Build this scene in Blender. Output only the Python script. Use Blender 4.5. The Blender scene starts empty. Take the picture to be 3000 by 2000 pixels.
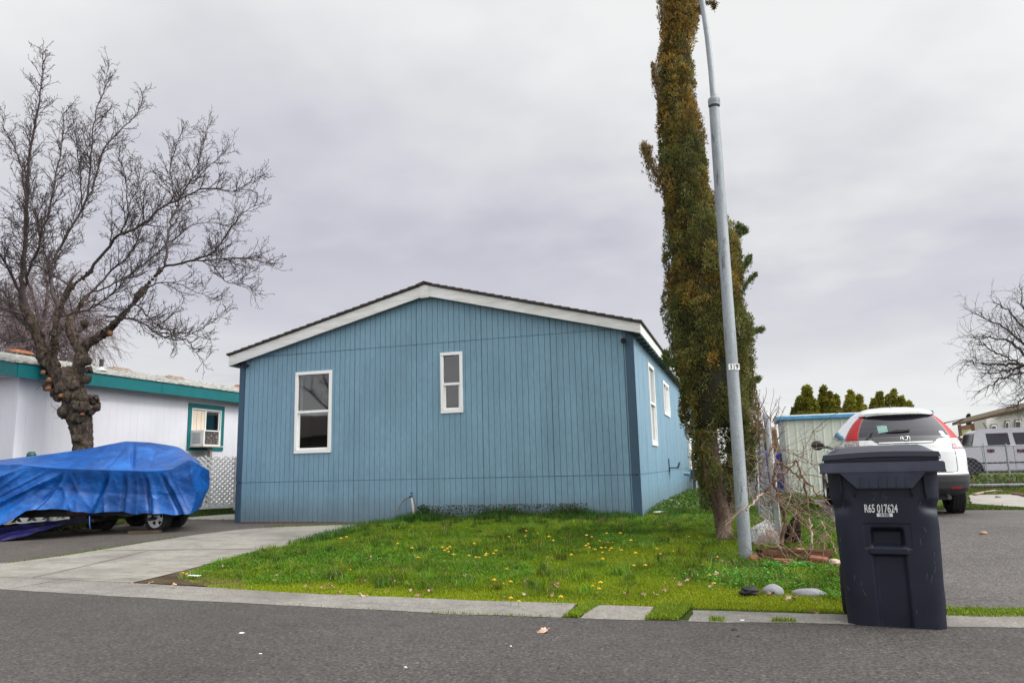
import bpy, bmesh, math, random
import numpy as np
from mathutils import Vector, Matrix, noise as mnoise
random.seed(7); RNG=np.random.default_rng(11)
PI=math.pi
S=bpy.context.scene; COL=S.collection

# ---------------- camera, world, sun, exposure ----------------
# the world frame is the lot's own frame: x along the road, y into the lot, z up, road at z=0
CH=1.05; FPX=2150.; ROLL=math.atan(0.025); YAW=math.radians(17.1)
_up=(-math.sin(ROLL),-math.cos(ROLL)); _rt=(math.cos(ROLL),-math.sin(ROLL))
PITCH=math.atan(-(367*_up[1])/FPX)
camd=bpy.data.cameras.new('camera'); cam_o=bpy.data.objects.new('camera',camd); COL.objects.link(cam_o)
camd.sensor_width=36; camd.sensor_fit='HORIZONTAL'; camd.lens=36*FPX/3000.; camd.clip_start=.05; camd.clip_end=2000
cam_o.matrix_world=Matrix.Translation((0,0,CH))@Matrix.Rotation(YAW,4,'Z')@Matrix.Rotation(PI/2+PITCH,4,'X')@Matrix.Rotation(-ROLL,4,'Z')
S.camera=cam_o
S.view_settings.view_transform='Standard'; S.view_settings.look='None'; S.view_settings.exposure=0; S.view_settings.gamma=1
S.render.engine='CYCLES'
try: S.cycles.max_bounces=6; S.cycles.transparent_max_bounces=16
except Exception: pass

SUN=Vector((0.78,-0.02,0.74)).normalized()
sd=bpy.data.lights.new('sun','SUN'); so=bpy.data.objects.new('sun',sd); COL.objects.link(so)
sd.energy=1.6; sd.angle=math.radians(12); sd.color=(1,.96,.9)
so.rotation_euler=SUN.to_track_quat('Z','Y').to_euler(); so.location=(20,-20,30)

W=bpy.data.worlds.new('World'); S.world=W; W.use_nodes=True
def world():
    nt=W.node_tree; N=nt.nodes; L=nt.links; N.clear()
    out=N.new('ShaderNodeOutputWorld'); bg=N.new('ShaderNodeBackground'); bg.inputs[1].default_value=0.1
    sky=N.new('ShaderNodeTexSky'); sky.sky_type='NISHITA'; sky.sun_disc=False
    sky.sun_elevation=math.asin(SUN.z); sky.sun_rotation=math.atan2(SUN.x,SUN.y)
    tc=N.new('ShaderNodeTexCoord'); sep=N.new('ShaderNodeSeparateXYZ'); L.new(tc.outputs['Generated'],sep.inputs[0])
    def M(op,a,b=None,c=None):
        m=N.new('ShaderNodeMath'); m.operation=op
        for i,q in enumerate((a,b,c)):
            if q is None: continue
            if isinstance(q,(int,float)): m.inputs[i].default_value=q
            else: L.new(q,m.inputs[i])
        return m.outputs[0]
    z=sep.outputs[2]
    zc=M('ADD',M('MAXIMUM',z,0.0),.16)
    cmb=N.new('ShaderNodeCombineXYZ'); L.new(M('DIVIDE',sep.outputs[0],zc),cmb.inputs[0]); L.new(M('DIVIDE',sep.outputs[1],zc),cmb.inputs[1])
    n1=N.new('ShaderNodeTexNoise'); n1.inputs['Scale'].default_value=.55; n1.inputs['Detail'].default_value=5; n1.inputs['Roughness'].default_value=.5; n1.inputs['Distortion'].default_value=.4
    L.new(cmb.outputs[0],n1.inputs['Vector'])
    n2=N.new('ShaderNodeTexNoise'); n2.inputs['Scale'].default_value=2.2; n2.inputs['Detail'].default_value=4; n2.inputs['Roughness'].default_value=.5
    L.new(cmb.outputs[0],n2.inputs['Vector'])
    k=M('ADD',M('MULTIPLY',M('SUBTRACT',n1.outputs[0],.5),1.05),M('MULTIPLY',M('SUBTRACT',n2.outputs[0],.5),.45))
    k=M('ADD',k,M('MULTIPLY',M('ADD',sep.outputs[0],.30),.16))
    # clouds are thicker low in the sky and thin out towards the zenith
    rp=N.new('ShaderNodeValToRGB'); el=rp.color_ramp.elements
    el[0].position=.0; el[0].color=(.74,.74,.74,1); el[1].position=.6; el[1].color=(1.0,1.0,1.0,1)
    for p,c in ((.06,.88),(.12,.80),(.185,.52),(.26,.46),(.38,.66),(.5,.84)):
        e=rp.color_ramp.elements.new(p); e.color=(c,c,c,1)
    L.new(M('ADD',z,M('MULTIPLY',k,.35)),rp.inputs[0])
    f=M('ADD',rp.outputs[0],k)
    cr=N.new('ShaderNodeValToRGB'); e=cr.color_ramp.elements
    e[0].position=.25; e[0].color=(.50,.50,.60,1); e[1].position=.95; e[1].color=(.90,.905,.905,1)
    q=cr.color_ramp.elements.new(.5); q.color=(.63,.63,.70,1)
    q=cr.color_ramp.elements.new(.70); q.color=(.745,.75,.78,1)
    L.new(f,cr.inputs[0])
    # the deck glows round the hidden sun and overhead
    vd=N.new('ShaderNodeVectorMath'); vd.operation='DOT_PRODUCT'; L.new(tc.outputs['Generated'],vd.inputs[0]); vd.inputs[1].default_value=SUN
    g=M('MULTIPLY',M('POWER',M('MAXIMUM',M('SUBTRACT',vd.outputs['Value'],.50),0.0),1.5),11.0)
    zz=M('MULTIPLY',M('POWER',M('MAXIMUM',M('SUBTRACT',z,.60),0.0),1.2),4.0)
    back=M('MULTIPLY',M('MAXIMUM',M('SUBTRACT',M('MULTIPLY',sep.outputs[1],-1.0),.15),0.0),.7)
    gain=M('MULTIPLY',M('ADD',M('ADD',M('ADD',g,zz),back),1.0),10.0)
    mul=N.new('ShaderNodeVectorMath'); mul.operation='SCALE'; L.new(cr.outputs[0],mul.inputs[0]); L.new(gain,mul.inputs['Scale'])
    mx=N.new('ShaderNodeMix'); mx.data_type='RGBA'; mx.inputs[0].default_value=.96
    L.new(sky.outputs[0],mx.inputs[6]); L.new(mul.outputs[0],mx.inputs[7])
    L.new(mx.outputs[2],bg.inputs[0]); L.new(bg.outputs[0],out.inputs[0])
world()

# ---------------- measuring helpers (real distances from the surveyed view) ----------------
def ray(u,v):
    qx,qy=u-1500.,v-1000.
    x=qx*_rt[0]+qy*_rt[1]; y=qx*_up[0]+qy*_up[1]
    c,s=math.cos(PITCH),math.sin(PITCH)
    X,Y,Z=x,FPX*c-y*s,y*c+FPX*s
    cy,sy=math.cos(YAW),math.sin(YAW)
    return (X*cy-Y*sy, X*sy+Y*cy, Z, Y)
def _p(r,t): return Vector((r[0]*t,r[1]*t,CH+r[2]*t))
def at(u,v,D): r=ray(u,v); return _p(r,D/r[3])
def onx(u,v,x): r=ray(u,v); return _p(r,x/r[0])
def ony(u,v,y): r=ray(u,v); return _p(r,y/r[1])
def ss(t): t=max(0.,min(1.,t)); return t*t*(3-2*t)
def terr(x,y):
    A=.15+.06*ss((x+9)/6.)
    return A*ss((y-5.9)/5.0)+.09*ss((-x-10.5)/2.)*ss((y-11.5)/3.)
def gr(u,v,dz=0.):
    r=ray(u,v); z=0.
    for i in range(30):
        t=(z+dz-CH)/r[2]; z=.5*z+.5*terr(r[0]*t,r[1]*t)
    return _p(r,(z+dz-CH)/r[2])
CX=Vector((math.cos(YAW),math.sin(YAW),0)); CY=Vector((-math.sin(YAW),math.cos(YAW),0))
def cpt(X,Y,z=0): return CX*X+CY*Y+Vector((0,0,z))
def dep(P): return P.dot(CY)

# ---------------- building helpers ----------------
def setp(o,label=None,cat=None,group=None,kind=None):
    if label: o['label']=label
    if cat: o['category']=cat
    if group: o['group']=group
    if kind: o['kind']=kind
    return o
def thing(name,label,cat,loc=(0,0,0),rz=0,group=None):
    o=bpy.data.objects.new(name,None); COL.objects.link(o); o.location=loc; o.rotation_euler=(0,0,rz); o.empty_display_size=.2
    return setp(o,label,cat,group)
def link(o,parent=None,local=False):
    COL.objects.link(o)
    if parent is not None:
        o.parent=parent
        if not local and parent.parent is None: o.matrix_parent_inverse=(Matrix.Translation(parent.location)@parent.rotation_euler.to_matrix().to_4x4()).inverted()
    return o
def dup(root,loc,rz=None,label=None,scale=None):
    r=root.copy(); COL.objects.link(r); r.location=loc
    if rz is not None: r.rotation_euler[2]=rz
    if scale: r.scale=(scale,)*3
    if label: r['label']=label
    for ch in list(root.children):
        c=ch.copy(); COL.objects.link(c); c.parent=r
        for g in list(ch.children):
            d=g.copy(); COL.objects.link(d); d.parent=c
    return r
class B:
    """collects shapes, then links them as one mesh"""
    def __init__(s): s.V=[]; s.F=[]
    def add(s,V,F):
        n=len(s.V); s.V+= [tuple(v) for v in V]; s.F+=[tuple(i+n for i in f) for f in F]; return s
    def quad(s,*p): return s.add(p,[tuple(range(len(p)))])
    def box(s,c,d,R=None):
        hx,hy,hz=d[0]/2,d[1]/2,d[2]/2; V=[]
        for z in (-hz,hz):
            for x,y in ((-hx,-hy),(hx,-hy),(hx,hy),(-hx,hy)):
                p=Vector((x,y,z)); p=(R@p) if R is not None else p; V.append(p+Vector(c))
        return s.add(V,[(3,2,1,0),(4,5,6,7),(0,1,5,4),(1,2,6,5),(2,3,7,6),(3,0,4,7)])
    def bx(s,x0,x1,y0,y1,z0,z1): return s.box(((x0+x1)/2,(y0+y1)/2,(z0+z1)/2),(abs(x1-x0),abs(y1-y0),abs(z1-z0)))
    def prism(s,P,ext):
        """P: 3D polygon, ext: extrusion vector"""
        n=len(P); P=[Vector(p) for p in P]; Q=[p+Vector(ext) for p in P]
        return s.add(P+Q,[tuple(reversed(range(n))),tuple(range(n,2*n))]+[(i,(i+1)%n,n+(i+1)%n,n+i) for i in range(n)])
    def tube(s,P,r,n=8,cap=True):
        P=[Vector(p) for p in P]; m=len(P); R=r if hasattr(r,'__len__') else [r]*m; V=[]
        ref=None
        for i,p in enumerate(P):
            t=(P[min(i+1,m-1)]-P[max(i-1,0)]); t=t.normalized() if t.length>1e-9 else Vector((0,0,1))
            if ref is None: ref=Vector((1,0,0)) if abs(t.x)<.8 else Vector((0,1,0))
            a=t.cross(ref); a=a.normalized() if a.length>1e-6 else Vector((0,1,0)); b=t.cross(a).normalized(); ref=b.cross(t) if False else -(a.cross(t)) if False else ref
            for k in range(n):
                q=2*PI*k/n; V.append(p+(a*math.cos(q)+b*math.sin(q))*R[i])
        F=[(i*n+k,i*n+(k+1)%n,(i+1)*n+(k+1)%n,(i+1)*n+k) for i in range(m-1) for k in range(n)]
        if cap: F+=[tuple(range(n))[::-1],tuple(range((m-1)*n,m*n))]
        return s.add(V,F)
    def lathe(s,prof,c=(0,0,0),n=24,axis='Z'):
        V=[]
        for r,z in prof:
            for k in range(n):
                q=2*PI*k/n; x,y=r*math.cos(q),r*math.sin(q)
                V.append(Vector((x,y,z) if axis=='Z' else (x,z,y) if axis=='Y' else (z,x,y))+Vector(c))
        m=len(prof)
        F=[(i*n+k,i*n+(k+1)%n,(i+1)*n+(k+1)%n,(i+1)*n+k) for i in range(m-1) for k in range(n)]
        return s.add(V,F)
    def grid(s,f,nu,nv):
        V=[f(i/nu,j/nv) for j in range(nv+1) for i in range(nu+1)]
        return s.add(V,[(j*(nu+1)+i,j*(nu+1)+i+1,(j+1)*(nu+1)+i+1,(j+1)*(nu+1)+i) for j in range(nv) for i in range(nu)])
    def build(s,name,mat,parent=None,smooth=False,bevel=0,local=False,auto=None,seg=2):
        me=bpy.data.meshes.new(name); me.from_pydata(s.V,[],s.F); me.materials.append(mat)
        bm=bmesh.new(); bm.from_mesh(me)
        if bevel:
            bmesh.ops.remove_doubles(bm,verts=bm.verts,dist=1e-5)
            es=[e for e in bm.edges if len(e.link_faces)==2 and e.calc_face_angle(0)>math.radians(30)]
            bmesh.ops.bevel(bm,geom=es,offset=bevel,segments=seg,affect='EDGES',clamp_overlap=True)
        bmesh.ops.recalc_face_normals(bm,faces=bm.faces); bm.to_mesh(me); bm.free()
        if smooth or auto: me.polygons.foreach_set('use_smooth',[True]*len(me.polygons))
        if auto:
            try: me.set_sharp_from_angle(angle=math.radians(auto))
            except Exception: pass
        o=bpy.data.objects.new(name,me); return link(o,parent,local)
def build_each(b,name,mat,parent=None,**k):
    """one object per loose piece"""
    par=list(range(len(b.V)))
    def fd(i):
        while par[i]!=i: par[i]=par[par[i]]; i=par[i]
        return i
    for f in b.F:
        for i in f[1:]: par[fd(f[0])]=fd(i)
    gs={}
    for f in b.F: gs.setdefault(fd(f[0]),[]).append(f)
    out=[]
    for fs in gs.values():
        q=B(); m={}
        for f in fs:
            t=[]
            for i in f:
                if i not in m: m[i]=len(q.V); q.V.append(b.V[i])
                t.append(m[i])
            q.F.append(tuple(t))
        out.append(q.build(name,mat,parent,**k))
    return out
class NB:
    """bulk builder for foliage, twigs and wires"""
    def __init__(s): s.V=[]; s.Q=[]; s.T=[]; s.C=[]; s.n=0
    def add(s,V,Q=None,T=None,C=None):
        V=np.asarray(V,dtype=np.float32)
        if Q is not None and len(Q): s.Q.append(np.asarray(Q)+s.n)
        if T is not None and len(T): s.T.append(np.asarray(T)+s.n)
        s.V.append(V); s.n+=len(V)
        if C is not None: s.C.append(np.broadcast_to(np.asarray(C,dtype=np.float32),(len(V),3)))
    def tube(s,P,R,n=3,C=None):
        P=np.asarray(P,dtype=float); m=len(P); R=np.broadcast_to(np.asarray(R,dtype=float),(m,))
        t=np.empty_like(P); t[1:-1]=P[2:]-P[:-2]; t[0]=P[1]-P[0]; t[-1]=P[-1]-P[-2]
        t/=np.linalg.norm(t,axis=1)[:,None]+1e-9
        ref=np.array([1,0,0.]) if abs(t[:,0]).mean()<.6 else np.array([0,1.,0])
        a=np.cross(t,ref); a/=np.linalg.norm(a,axis=1)[:,None]+1e-9; b=np.cross(t,a)
        q=2*PI*np.arange(n)/n
        V=P[:,None,:]+(a[:,None,:]*np.cos(q)[None,:,None]+b[:,None,:]*np.sin(q)[None,:,None])*R[:,None,None]
        i=np.arange(m-1)[:,None]; k=np.arange(n)[None,:]; k2=(k+1)%n
        Q=np.stack([i*n+k,i*n+k2,(i+1)*n+k2,(i+1)*n+k],-1).reshape(-1,4)
        s.add(V.reshape(-1,3),Q,None,C)
    def build(s,name,mat,parent=None,smooth=False):
        V=np.concatenate(s.V); Q=np.concatenate(s.Q) if s.Q else np.zeros((0,4),int); T=np.concatenate(s.T) if s.T else np.zeros((0,3),int)
        me=bpy.data.meshes.new(name); me.vertices.add(len(V)); me.vertices.foreach_set('co',V.astype(np.float32).ravel())
        li=np.concatenate([Q.ravel(),T.ravel()]).astype(np.int32); me.loops.add(len(li)); me.loops.foreach_set('vertex_index',li)
        ls=np.concatenate([np.arange(len(Q))*4,len(Q)*4+np.arange(len(T))*3]).astype(np.int32)
        me.polygons.add(len(ls)); me.polygons.foreach_set('loop_start',ls)
        if smooth: me.polygons.foreach_set('use_smooth',np.ones(len(ls),bool))
        if s.C:
            at_=me.color_attributes.new('Col','FLOAT_COLOR','POINT'); c=np.concatenate(s.C); c=np.concatenate([c,np.ones((len(c),1),np.float32)],1)
            at_.data.foreach_set('color',c.astype(np.float32).ravel())
        me.materials.append(mat); me.update(calc_edges=True); me.validate()
        o=bpy.data.objects.new(name,me); return link(o,parent)

# ---------------- materials ----------------
class MT:
    def __init__(s,name,rough=.6,spec=.5,metal=0,coat=0):
        s.m=bpy.data.materials.new(name); s.m.use_nodes=True; s.nt=s.m.node_tree; s.N=s.nt.nodes; s.L=s.nt.links
        s.b=s.N['Principled BSDF']; s.b.inputs['Roughness'].default_value=rough; s.b.inputs['Specular IOR Level'].default_value=spec; s.b.inputs['Metallic'].default_value=metal
        s.b.inputs['Coat Weight'].default_value=coat; s.b.inputs['Coat Roughness'].default_value=.05
        s.tc=s.N.new('ShaderNodeTexCoord')
    def co(s,scale=(1,1,1),rot=(0,0,0)):
        mp=s.N.new('ShaderNodeMapping'); mp.inputs['Scale'].default_value=scale; mp.inputs['Rotation'].default_value=rot; s.L.new(s.tc.outputs['Object'],mp.inputs[0]); return mp.outputs[0]
    def noise(s,scale,detail=3,rough=.55,sc=(1,1,1),rot=(0,0,0),dist=0):
        n=s.N.new('ShaderNodeTexNoise'); n.inputs['Scale'].default_value=scale; n.inputs['Detail'].default_value=detail; n.inputs['Roughness'].default_value=rough; n.inputs['Distortion'].default_value=dist
        s.L.new(s.co(sc,rot),n.inputs['Vector']); return n.outputs[0]
    def ramp(s,fac,stops):
        r=s.N.new('ShaderNodeValToRGB'); e=r.color_ramp.elements
        for i,(p,c) in enumerate(stops):
            c=c if hasattr(c,'__len__') else (c,c,c)
            if i<2: e[i].position=p; e[i].color=(*c,1)
            else: q=e.new(p); q.color=(*c,1)
        s.L.new(fac,r.inputs[0]); return r.outputs[0]
    def mix(s,fac,a,b,mode='MIX'):
        m=s.N.new('ShaderNodeMix'); m.data_type='RGBA'; m.blend_type=mode
        for i,q in ((0,fac),(6,a),(7,b)):
            if isinstance(q,(int,float)): m.inputs[i].default_value=q
            elif isinstance(q,tuple): m.inputs[i].default_value=(*q,1)
            else: s.L.new(q,m.inputs[i])
        return m.outputs[2]
    def math(s,op,a,b=0.):
        m=s.N.new('ShaderNodeMath'); m.operation=op
        for i,q in ((0,a),(1,b)):
            if isinstance(q,(int,float)): m.inputs[i].default_value=q
            else: s.L.new(q,m.inputs[i])
        return m.outputs[0]
    def color(s,c):
        if isinstance(c,tuple): s.b.inputs['Base Color'].default_value=(*c,1)
        else: s.L.new(c,s.b.inputs['Base Color'])
        return s
    def bump(s,h,strength=.3,dist=.01):
        b=s.N.new('ShaderNodeBump'); b.inputs['Strength'].default_value=strength; b.inputs['Distance'].default_value=dist; s.L.new(h,b.inputs['Height'])
        if s.b.inputs['Normal'].is_linked: s.L.new(s.b.inputs['Normal'].links[0].from_socket,b.inputs['Normal'])
        s.L.new(b.outputs[0],s.b.inputs['Normal']); return s
def simple(name,c,rough=.6,var=.12,scale=6,bump=.1,bs=60,metal=0,spec=.5,coat=0,sc=(1,1,1)):
    t=MT(name,rough,spec,metal,coat); n=t.noise(scale,4,.6,sc)
    lo=tuple(x*(1-var) for x in c); hi=tuple(min(1,x*(1+var)) for x in c)
    t.color(t.ramp(n,[(.3,lo),(.7,hi)]))
    if bump: t.bump(t.noise(bs,3,.6,sc),bump,.004)
    return t.m
def leafmat(name,rough=.65,sss=.25,spec=.25):
    t=MT(name,rough,spec); a=t.N.new('ShaderNodeAttribute'); a.attribute_name='Col'; t.L.new(a.outputs['Color'],t.b.inputs['Base Color'])
    if sss:
        tr=t.N.new('ShaderNodeBsdfTranslucent'); t.L.new(a.outputs['Color'],tr.inputs[0]); mx=t.N.new('ShaderNodeMixShader'); mx.inputs[0].default_value=sss
        t.L.new(t.b.outputs[0],mx.inputs[1]); t.L.new(tr.outputs[0],mx.inputs[2]); t.L.new(mx.outputs[0],t.N['Material Output'].inputs[0])
    return t.m
def glassmat(name,tint=(.75,.8,.8),rough=.03,ior=1.5):
    t=MT(name); N=t.N; tr=N.new('ShaderNodeBsdfTransparent'); tr.inputs[0].default_value=(*tint,1); g=N.new('ShaderNodeBsdfGlossy'); g.inputs['Roughness'].default_value=rough
    fr=N.new('ShaderNodeFresnel'); fr.inputs[0].default_value=ior
    m=N.new('ShaderNodeMath'); m.operation='MULTIPLY_ADD'; m.inputs[1].default_value=3.0; m.inputs[2].default_value=.02; t.L.new(fr.outputs[0],m.inputs[0]); m.use_clamp=True
    nb=N.new('ShaderNodeBump'); nb.inputs['Strength'].default_value=.05; nb.inputs['Distance'].default_value=.02; t.L.new(t.noise(1.5,1),nb.inputs['Height']); t.L.new(nb.outputs[0],g.inputs['Normal'])
    mx=N.new('ShaderNodeMixShader'); t.L.new(m.outputs[0],mx.inputs[0]); t.L.new(tr.outputs[0],mx.inputs[1]); t.L.new(g.outputs[0],mx.inputs[2]); t.L.new(mx.outputs[0],N['Material Output'].inputs[0])
    return t.m
def text_mesh(name,txt,size,mat,M4,parent=None,bold=0.,ext=.0008,sx=1.,local=False,shear=0):
    c=bpy.data.curves.new(name,'FONT'); c.body=txt; c.size=size; c.align_x='CENTER'; c.align_y='CENTER'; c.offset=bold; c.extrude=ext; c.shear=shear
    o=bpy.data.objects.new(name,c); COL.objects.link(o); bpy.context.view_layer.update()
    me=bpy.data.meshes.new_from_object(o.evaluated_get(bpy.context.evaluated_depsgraph_get())); bpy.data.objects.remove(o)
    me.transform(M4@Matrix.Diagonal((sx,1,1,1))); me.materials.clear(); me.materials.append(mat); me.name=name
    return link(bpy.data.objects.new(name,me),parent,local)
# ================= GROUND =================
def sheet(name,poly,dz,mat,step=.3,kind='structure',label=None,cat=None,zf=terr,wob=0,edge=0):
    P=[]
    for i,p in enumerate(poly):           # subdivide and roughen the outline
        q=poly[(i+1)%len(poly)]; L=math.hypot(q[0]-p[0],q[1]-p[1]); n=max(1,int(L/(wob and .12 or 1.5)))
        if wob and L>40: n=1
        for k in range(n):
            t=k/n; x=p[0]+(q[0]-p[0])*t; y=p[1]+(q[1]-p[1])*t
            if wob: x+=wob*(mnoise.noise((x*2.1,y*2.1,3))+.6*mnoise.noise((x*9,y*9,7))); y+=wob*(mnoise.noise((x*2.1,y*2.1,13))+.6*mnoise.noise((x*9,y*9,17)))
            P.append((x,y))
    bm=bmesh.new(); bm.faces.new([bm.verts.new((x,y,0)) for x,y in P])
    x0,x1=min(p[0] for p in P),max(p[0] for p in P); y0,y1=min(p[1] for p in P),max(p[1] for p in P)
    def cuts(a,b): return [a+step*k for k in range(1,int((b-a)/step)+1) if a+step*k<b-1e-3]
    for x in cuts(x0,x1): bmesh.ops.bisect_plane(bm,geom=bm.verts[:]+bm.edges[:]+bm.faces[:],plane_co=(x,0,0),plane_no=(1,0,0))
    for y in cuts(y0,y1): bmesh.ops.bisect_plane(bm,geom=bm.verts[:]+bm.edges[:]+bm.faces[:],plane_co=(0,y,0),plane_no=(0,1,0))
    for v in bm.verts: v.co.z=zf(v.co.x,v.co.y)+dz
    for f in bm.faces:
        if f.normal.z<0: f.normal_flip()
    bmesh.ops.triangulate(bm,faces=bm.faces[:])
    bmesh.ops.recalc_face_normals(bm,faces=bm.faces[:])
    if sum(f.normal.z for f in bm.faces)<0: bmesh.ops.reverse_faces(bm,faces=bm.faces[:])
    me=bpy.data.meshes.new(name); bm.to_mesh(me); bm.free(); me.materials.append(mat); me.polygons.foreach_set('use_smooth',[True]*len(me.polygons))
    o=bpy.data.objects.new(name,me); COL.objects.link(o); setp(o,label,cat,None,kind); return o

def asphalt(name,base,light=1.,warm=0.):
    t=MT(name,.85,.35)
    big=t.noise(.6,4,.6); mid=t.noise(7,4,.6); fine=t.noise(46,3,.85); grit=t.noise(105,2,.8)
    c0=tuple(base*light*f for f in (1.06+warm,.97,.93-warm)); 
    a=t.ramp(big,[(.3,tuple(x*.80 for x in c0)),(.7,tuple(x*1.20 for x in c0))])
    b=t.ramp(mid,[(.3,.84),(.7,1.12)]); a=t.mix(1.,a,b,'MULTIPLY')
    g=t.ramp(fine,[(.32,.10),(.44,.72),(.54,1.05),(.63,1.6),(.72,3.0)]); a=t.mix(1.,a,g,'MULTIPLY')
    sp=t.ramp(grit,[(.66,0.),(.74,1.)]); a=t.mix(t.math('MULTIPLY',sp,.55),a,(.27,.25,.23)); dk=t.ramp(grit,[(.28,1.),(.36,0.)]); a=t.mix(t.math('MULTIPLY',dk,.6),a,(.02,.018,.018))
    st=t.ramp(t.noise(1.3,5,.7,dist=1.),[(.52,0.),(.75,1.)]); a=t.mix(t.math('MULTIPLY',st,.42),a,(.06,.055,.052))
    t.color(a); t.bump(fine,.9,.006); t.bump(grit,.35,.002); return t.m
def concrete(name,base,tint=(1,.985,.95),agg=.0,stain=.35):
    t=MT(name,.85,.3); big=t.noise(.9,5,.65,dist=.6); mid=t.noise(9,5,.7); fine=t.noise(65,3,.8)
    c=tuple(base*k for k in tint)
    a=t.ramp(big,[(.28,tuple(x*.66 for x in c)),(.5,c),(.75,tuple(x*1.16 for x in c))])
    a=t.mix(1.,a,t.ramp(mid,[(.25,.80),(.75,1.12)]),'MULTIPLY'); a=t.mix(1.,a,t.ramp(fine,[(.3,.72),(.5,1.),(.7,1.22+agg)]),'MULTIPLY')
    s1=t.ramp(t.noise(2.,4,.75,sc=(.35,1.3,1),rot=(0,0,.25),dist=1.4),[(.52,0.),(.72,1.)]); a=t.mix(t.math('MULTIPLY',s1,stain),a,tuple(x*.36 for x in c)); s3=t.ramp(t.noise(.8,5,.75,sc=(.5,1.2,1),dist=2.),[(.5,0.),(.62,1.)]); a=t.mix(t.math('MULTIPLY',s3,stain*.6),a,tuple(x*.5 for x in c))
    s2=t.ramp(t.noise(38,2,.6),[(.74,0.),(.79,1.)]); a=t.mix(t.math('MULTIPLY',s2,.6),a,(.07,.06,.05))
    t.color(a); t.bump(fine,.5,.004); t.bump(mid,.25,.01); return t.m
M_road=asphalt('road_asphalt',.052,1.,.04); M_asph=asphalt('drive_asphalt',.066,1.,.08); M_asph2=asphalt('side_drive_asphalt',.078,1.,.03)
M_conc=concrete('driveway_concrete',.25,(1,.93,.81),0,.75); M_kerb=concrete('kerb_concrete',.19,(1,.93,.83),.6,.35); M_pad=concrete('pad_concrete',.27,(1,.94,.86),.2,.4)
t=MT('soil',.95,.1); n1=t.noise(3,5,.7); n2=t.noise(60,3,.7)
a=t.ramp(n1,[(.3,(.028,.05,.008)),(.5,(.055,.085,.012)),(.72,(.10,.085,.04))]); a=t.mix(1.,a,t.ramp(n2,[(.3,.5),(.7,1.35)]),'MULTIPLY'); t.color(a); t.bump(n2,1.,.02); M_soil=t.m
t=MT('bare_soil',.95,.1); n1=t.noise(5,5,.7); n2=t.noise(90,3,.7)
a=t.ramp(n1,[(.3,(.05,.035,.02)),(.7,(.13,.095,.06))]); a=t.mix(1.,a,t.ramp(n2,[(.3,.5),(.7,1.4)]),'MULTIPLY'); t.color(a); t.bump(n2,1.,.02); M_bare=t.m

def far_grid():
    b=B(); xs=[-400,-150,-60,-34]+[-26+.5*i for i in range(93)]+[24,34,60,150,400]; ys=[-120,-40,-12,-4,0,3,4.5]+[5.+.35*i for i in range(60)]+[27,30,34,40,60,100,200,500]
    V=[(x,y,terr(x,y)-(.012 if y>5.2 else .02)) for y in ys for x in xs]; n=len(xs)
    b.add(V,[(j*n+i,j*n+i+1,(j+1)*n+i+1,(j+1)*n+i) for j in range(len(ys)-1) for i in range(n-1)])
    o=b.build('ground',M_soil,smooth=True); setp(o,kind='structure')
far_grid()
KF=[(-60,9.5),(-12,6.05),(-7.01,5.6),(-5.39,5.44),(-3.54,5.31),(-2.04,5.22),(-.69,5.24),(.39,5.34),(1.57,5.42),(4,5.5),(60,5.9)]
KB=[(-60,10.2),(-12,6.7),(-7.84,6.27),(-5.84,6.12),(-3.91,5.86),(-2.26,5.76),(-.54,5.76),(.53,5.77),(1.74,5.98),(4,6.1),(60,6.6)]
def kfy(x,T=KF):
    for p,q in zip(T,T[1:]):
        if p[0]<=x<=q[0]: return p[1]+(q[1]-p[1])*(x-p[0])/(q[0]-p[0])
sheet('road',[(-60,-30),(60,-30)]+[(x,y+.05) for x,y in KF[::-1]],0.004,M_road,2.0)
def kseg(x0,x1,wob=.022,dz=.0066,yb=None):
    N=max(2,int((x1-x0)/.4)); f=[(x0+(x1-x0)*i/N,kfy(x0+(x1-x0)*i/N)-.006) for i in range(N+1)]; k=[(x0+(x1-x0)*i/N,kfy(x0+(x1-x0)*i/N,KB)-(yb or 0)) for i in range(N+1)][::-1]
    return sheet('kerb',f+k,dz,M_kerb,.5,wob=wob)
kseg(-59,-6.89,0); kseg(-6.88,-1.30); kseg(-1.17,-.72,.02,.0066,.03); kseg(-.44,59,.03,.0062,.12)
sheet('concrete_driveway',[(-30,6.35),(-12,6.69),(-7.84,6.26),(-5.9,6.12),(-5.95,7.45),(-5.72,8.6),(-5.68,9.8),(-5.5,10.95),(-7.17,10.95),(-7.93,10.36),(-8.22,9.5),(-8.42,8.54),(-8.62,7.6),(-8.95,6.95),(-12,7.3),(-30,8)],.009,M_conc,.45,wob=.012)
sheet('asphalt_driveway',[(-30,8.02),(-12,7.32),(-8.95,6.97),(-8.62,7.62),(-8.42,8.56),(-8.22,9.52),(-7.93,10.38),(-7.17,10.97),(-5.6,10.97),(-5.9,11.9),(-9.1,12.35),(-11.3,12.65),(-11.45,10.3),(-12.3,9.0),(-30,12)],.005,M_asph,.5,wob=.03)
sheet('concrete_path',[(-11.3,12.6),(-9.0,12.3),(-9.0,15.6),(-10.7,14.5),(-11.0,13.9)],.012,M_pad,.5,wob=.015)
sheet('side_driveway',[(.95,5.68),(1.4,5.72),(1.74,5.86),(4,6.2),(30,6.9),(30,13.2),(4.0,13.2),(1.15,13.4),(1.05,9)],.006,M_asph2,.5,wob=.04)
sheet('car_pad',[(1.25,13.25),(3.0,13.2),(3.0,17),(1.3,17)],.004,M_asph2,.5,wob=.04)
sheet('concrete_pad',[(3.75,14.95),(4.25,13.6),(20,13.4),(20,18.1),(4.55,18.25)],.010,M_pad,.5,wob=.03)
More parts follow.
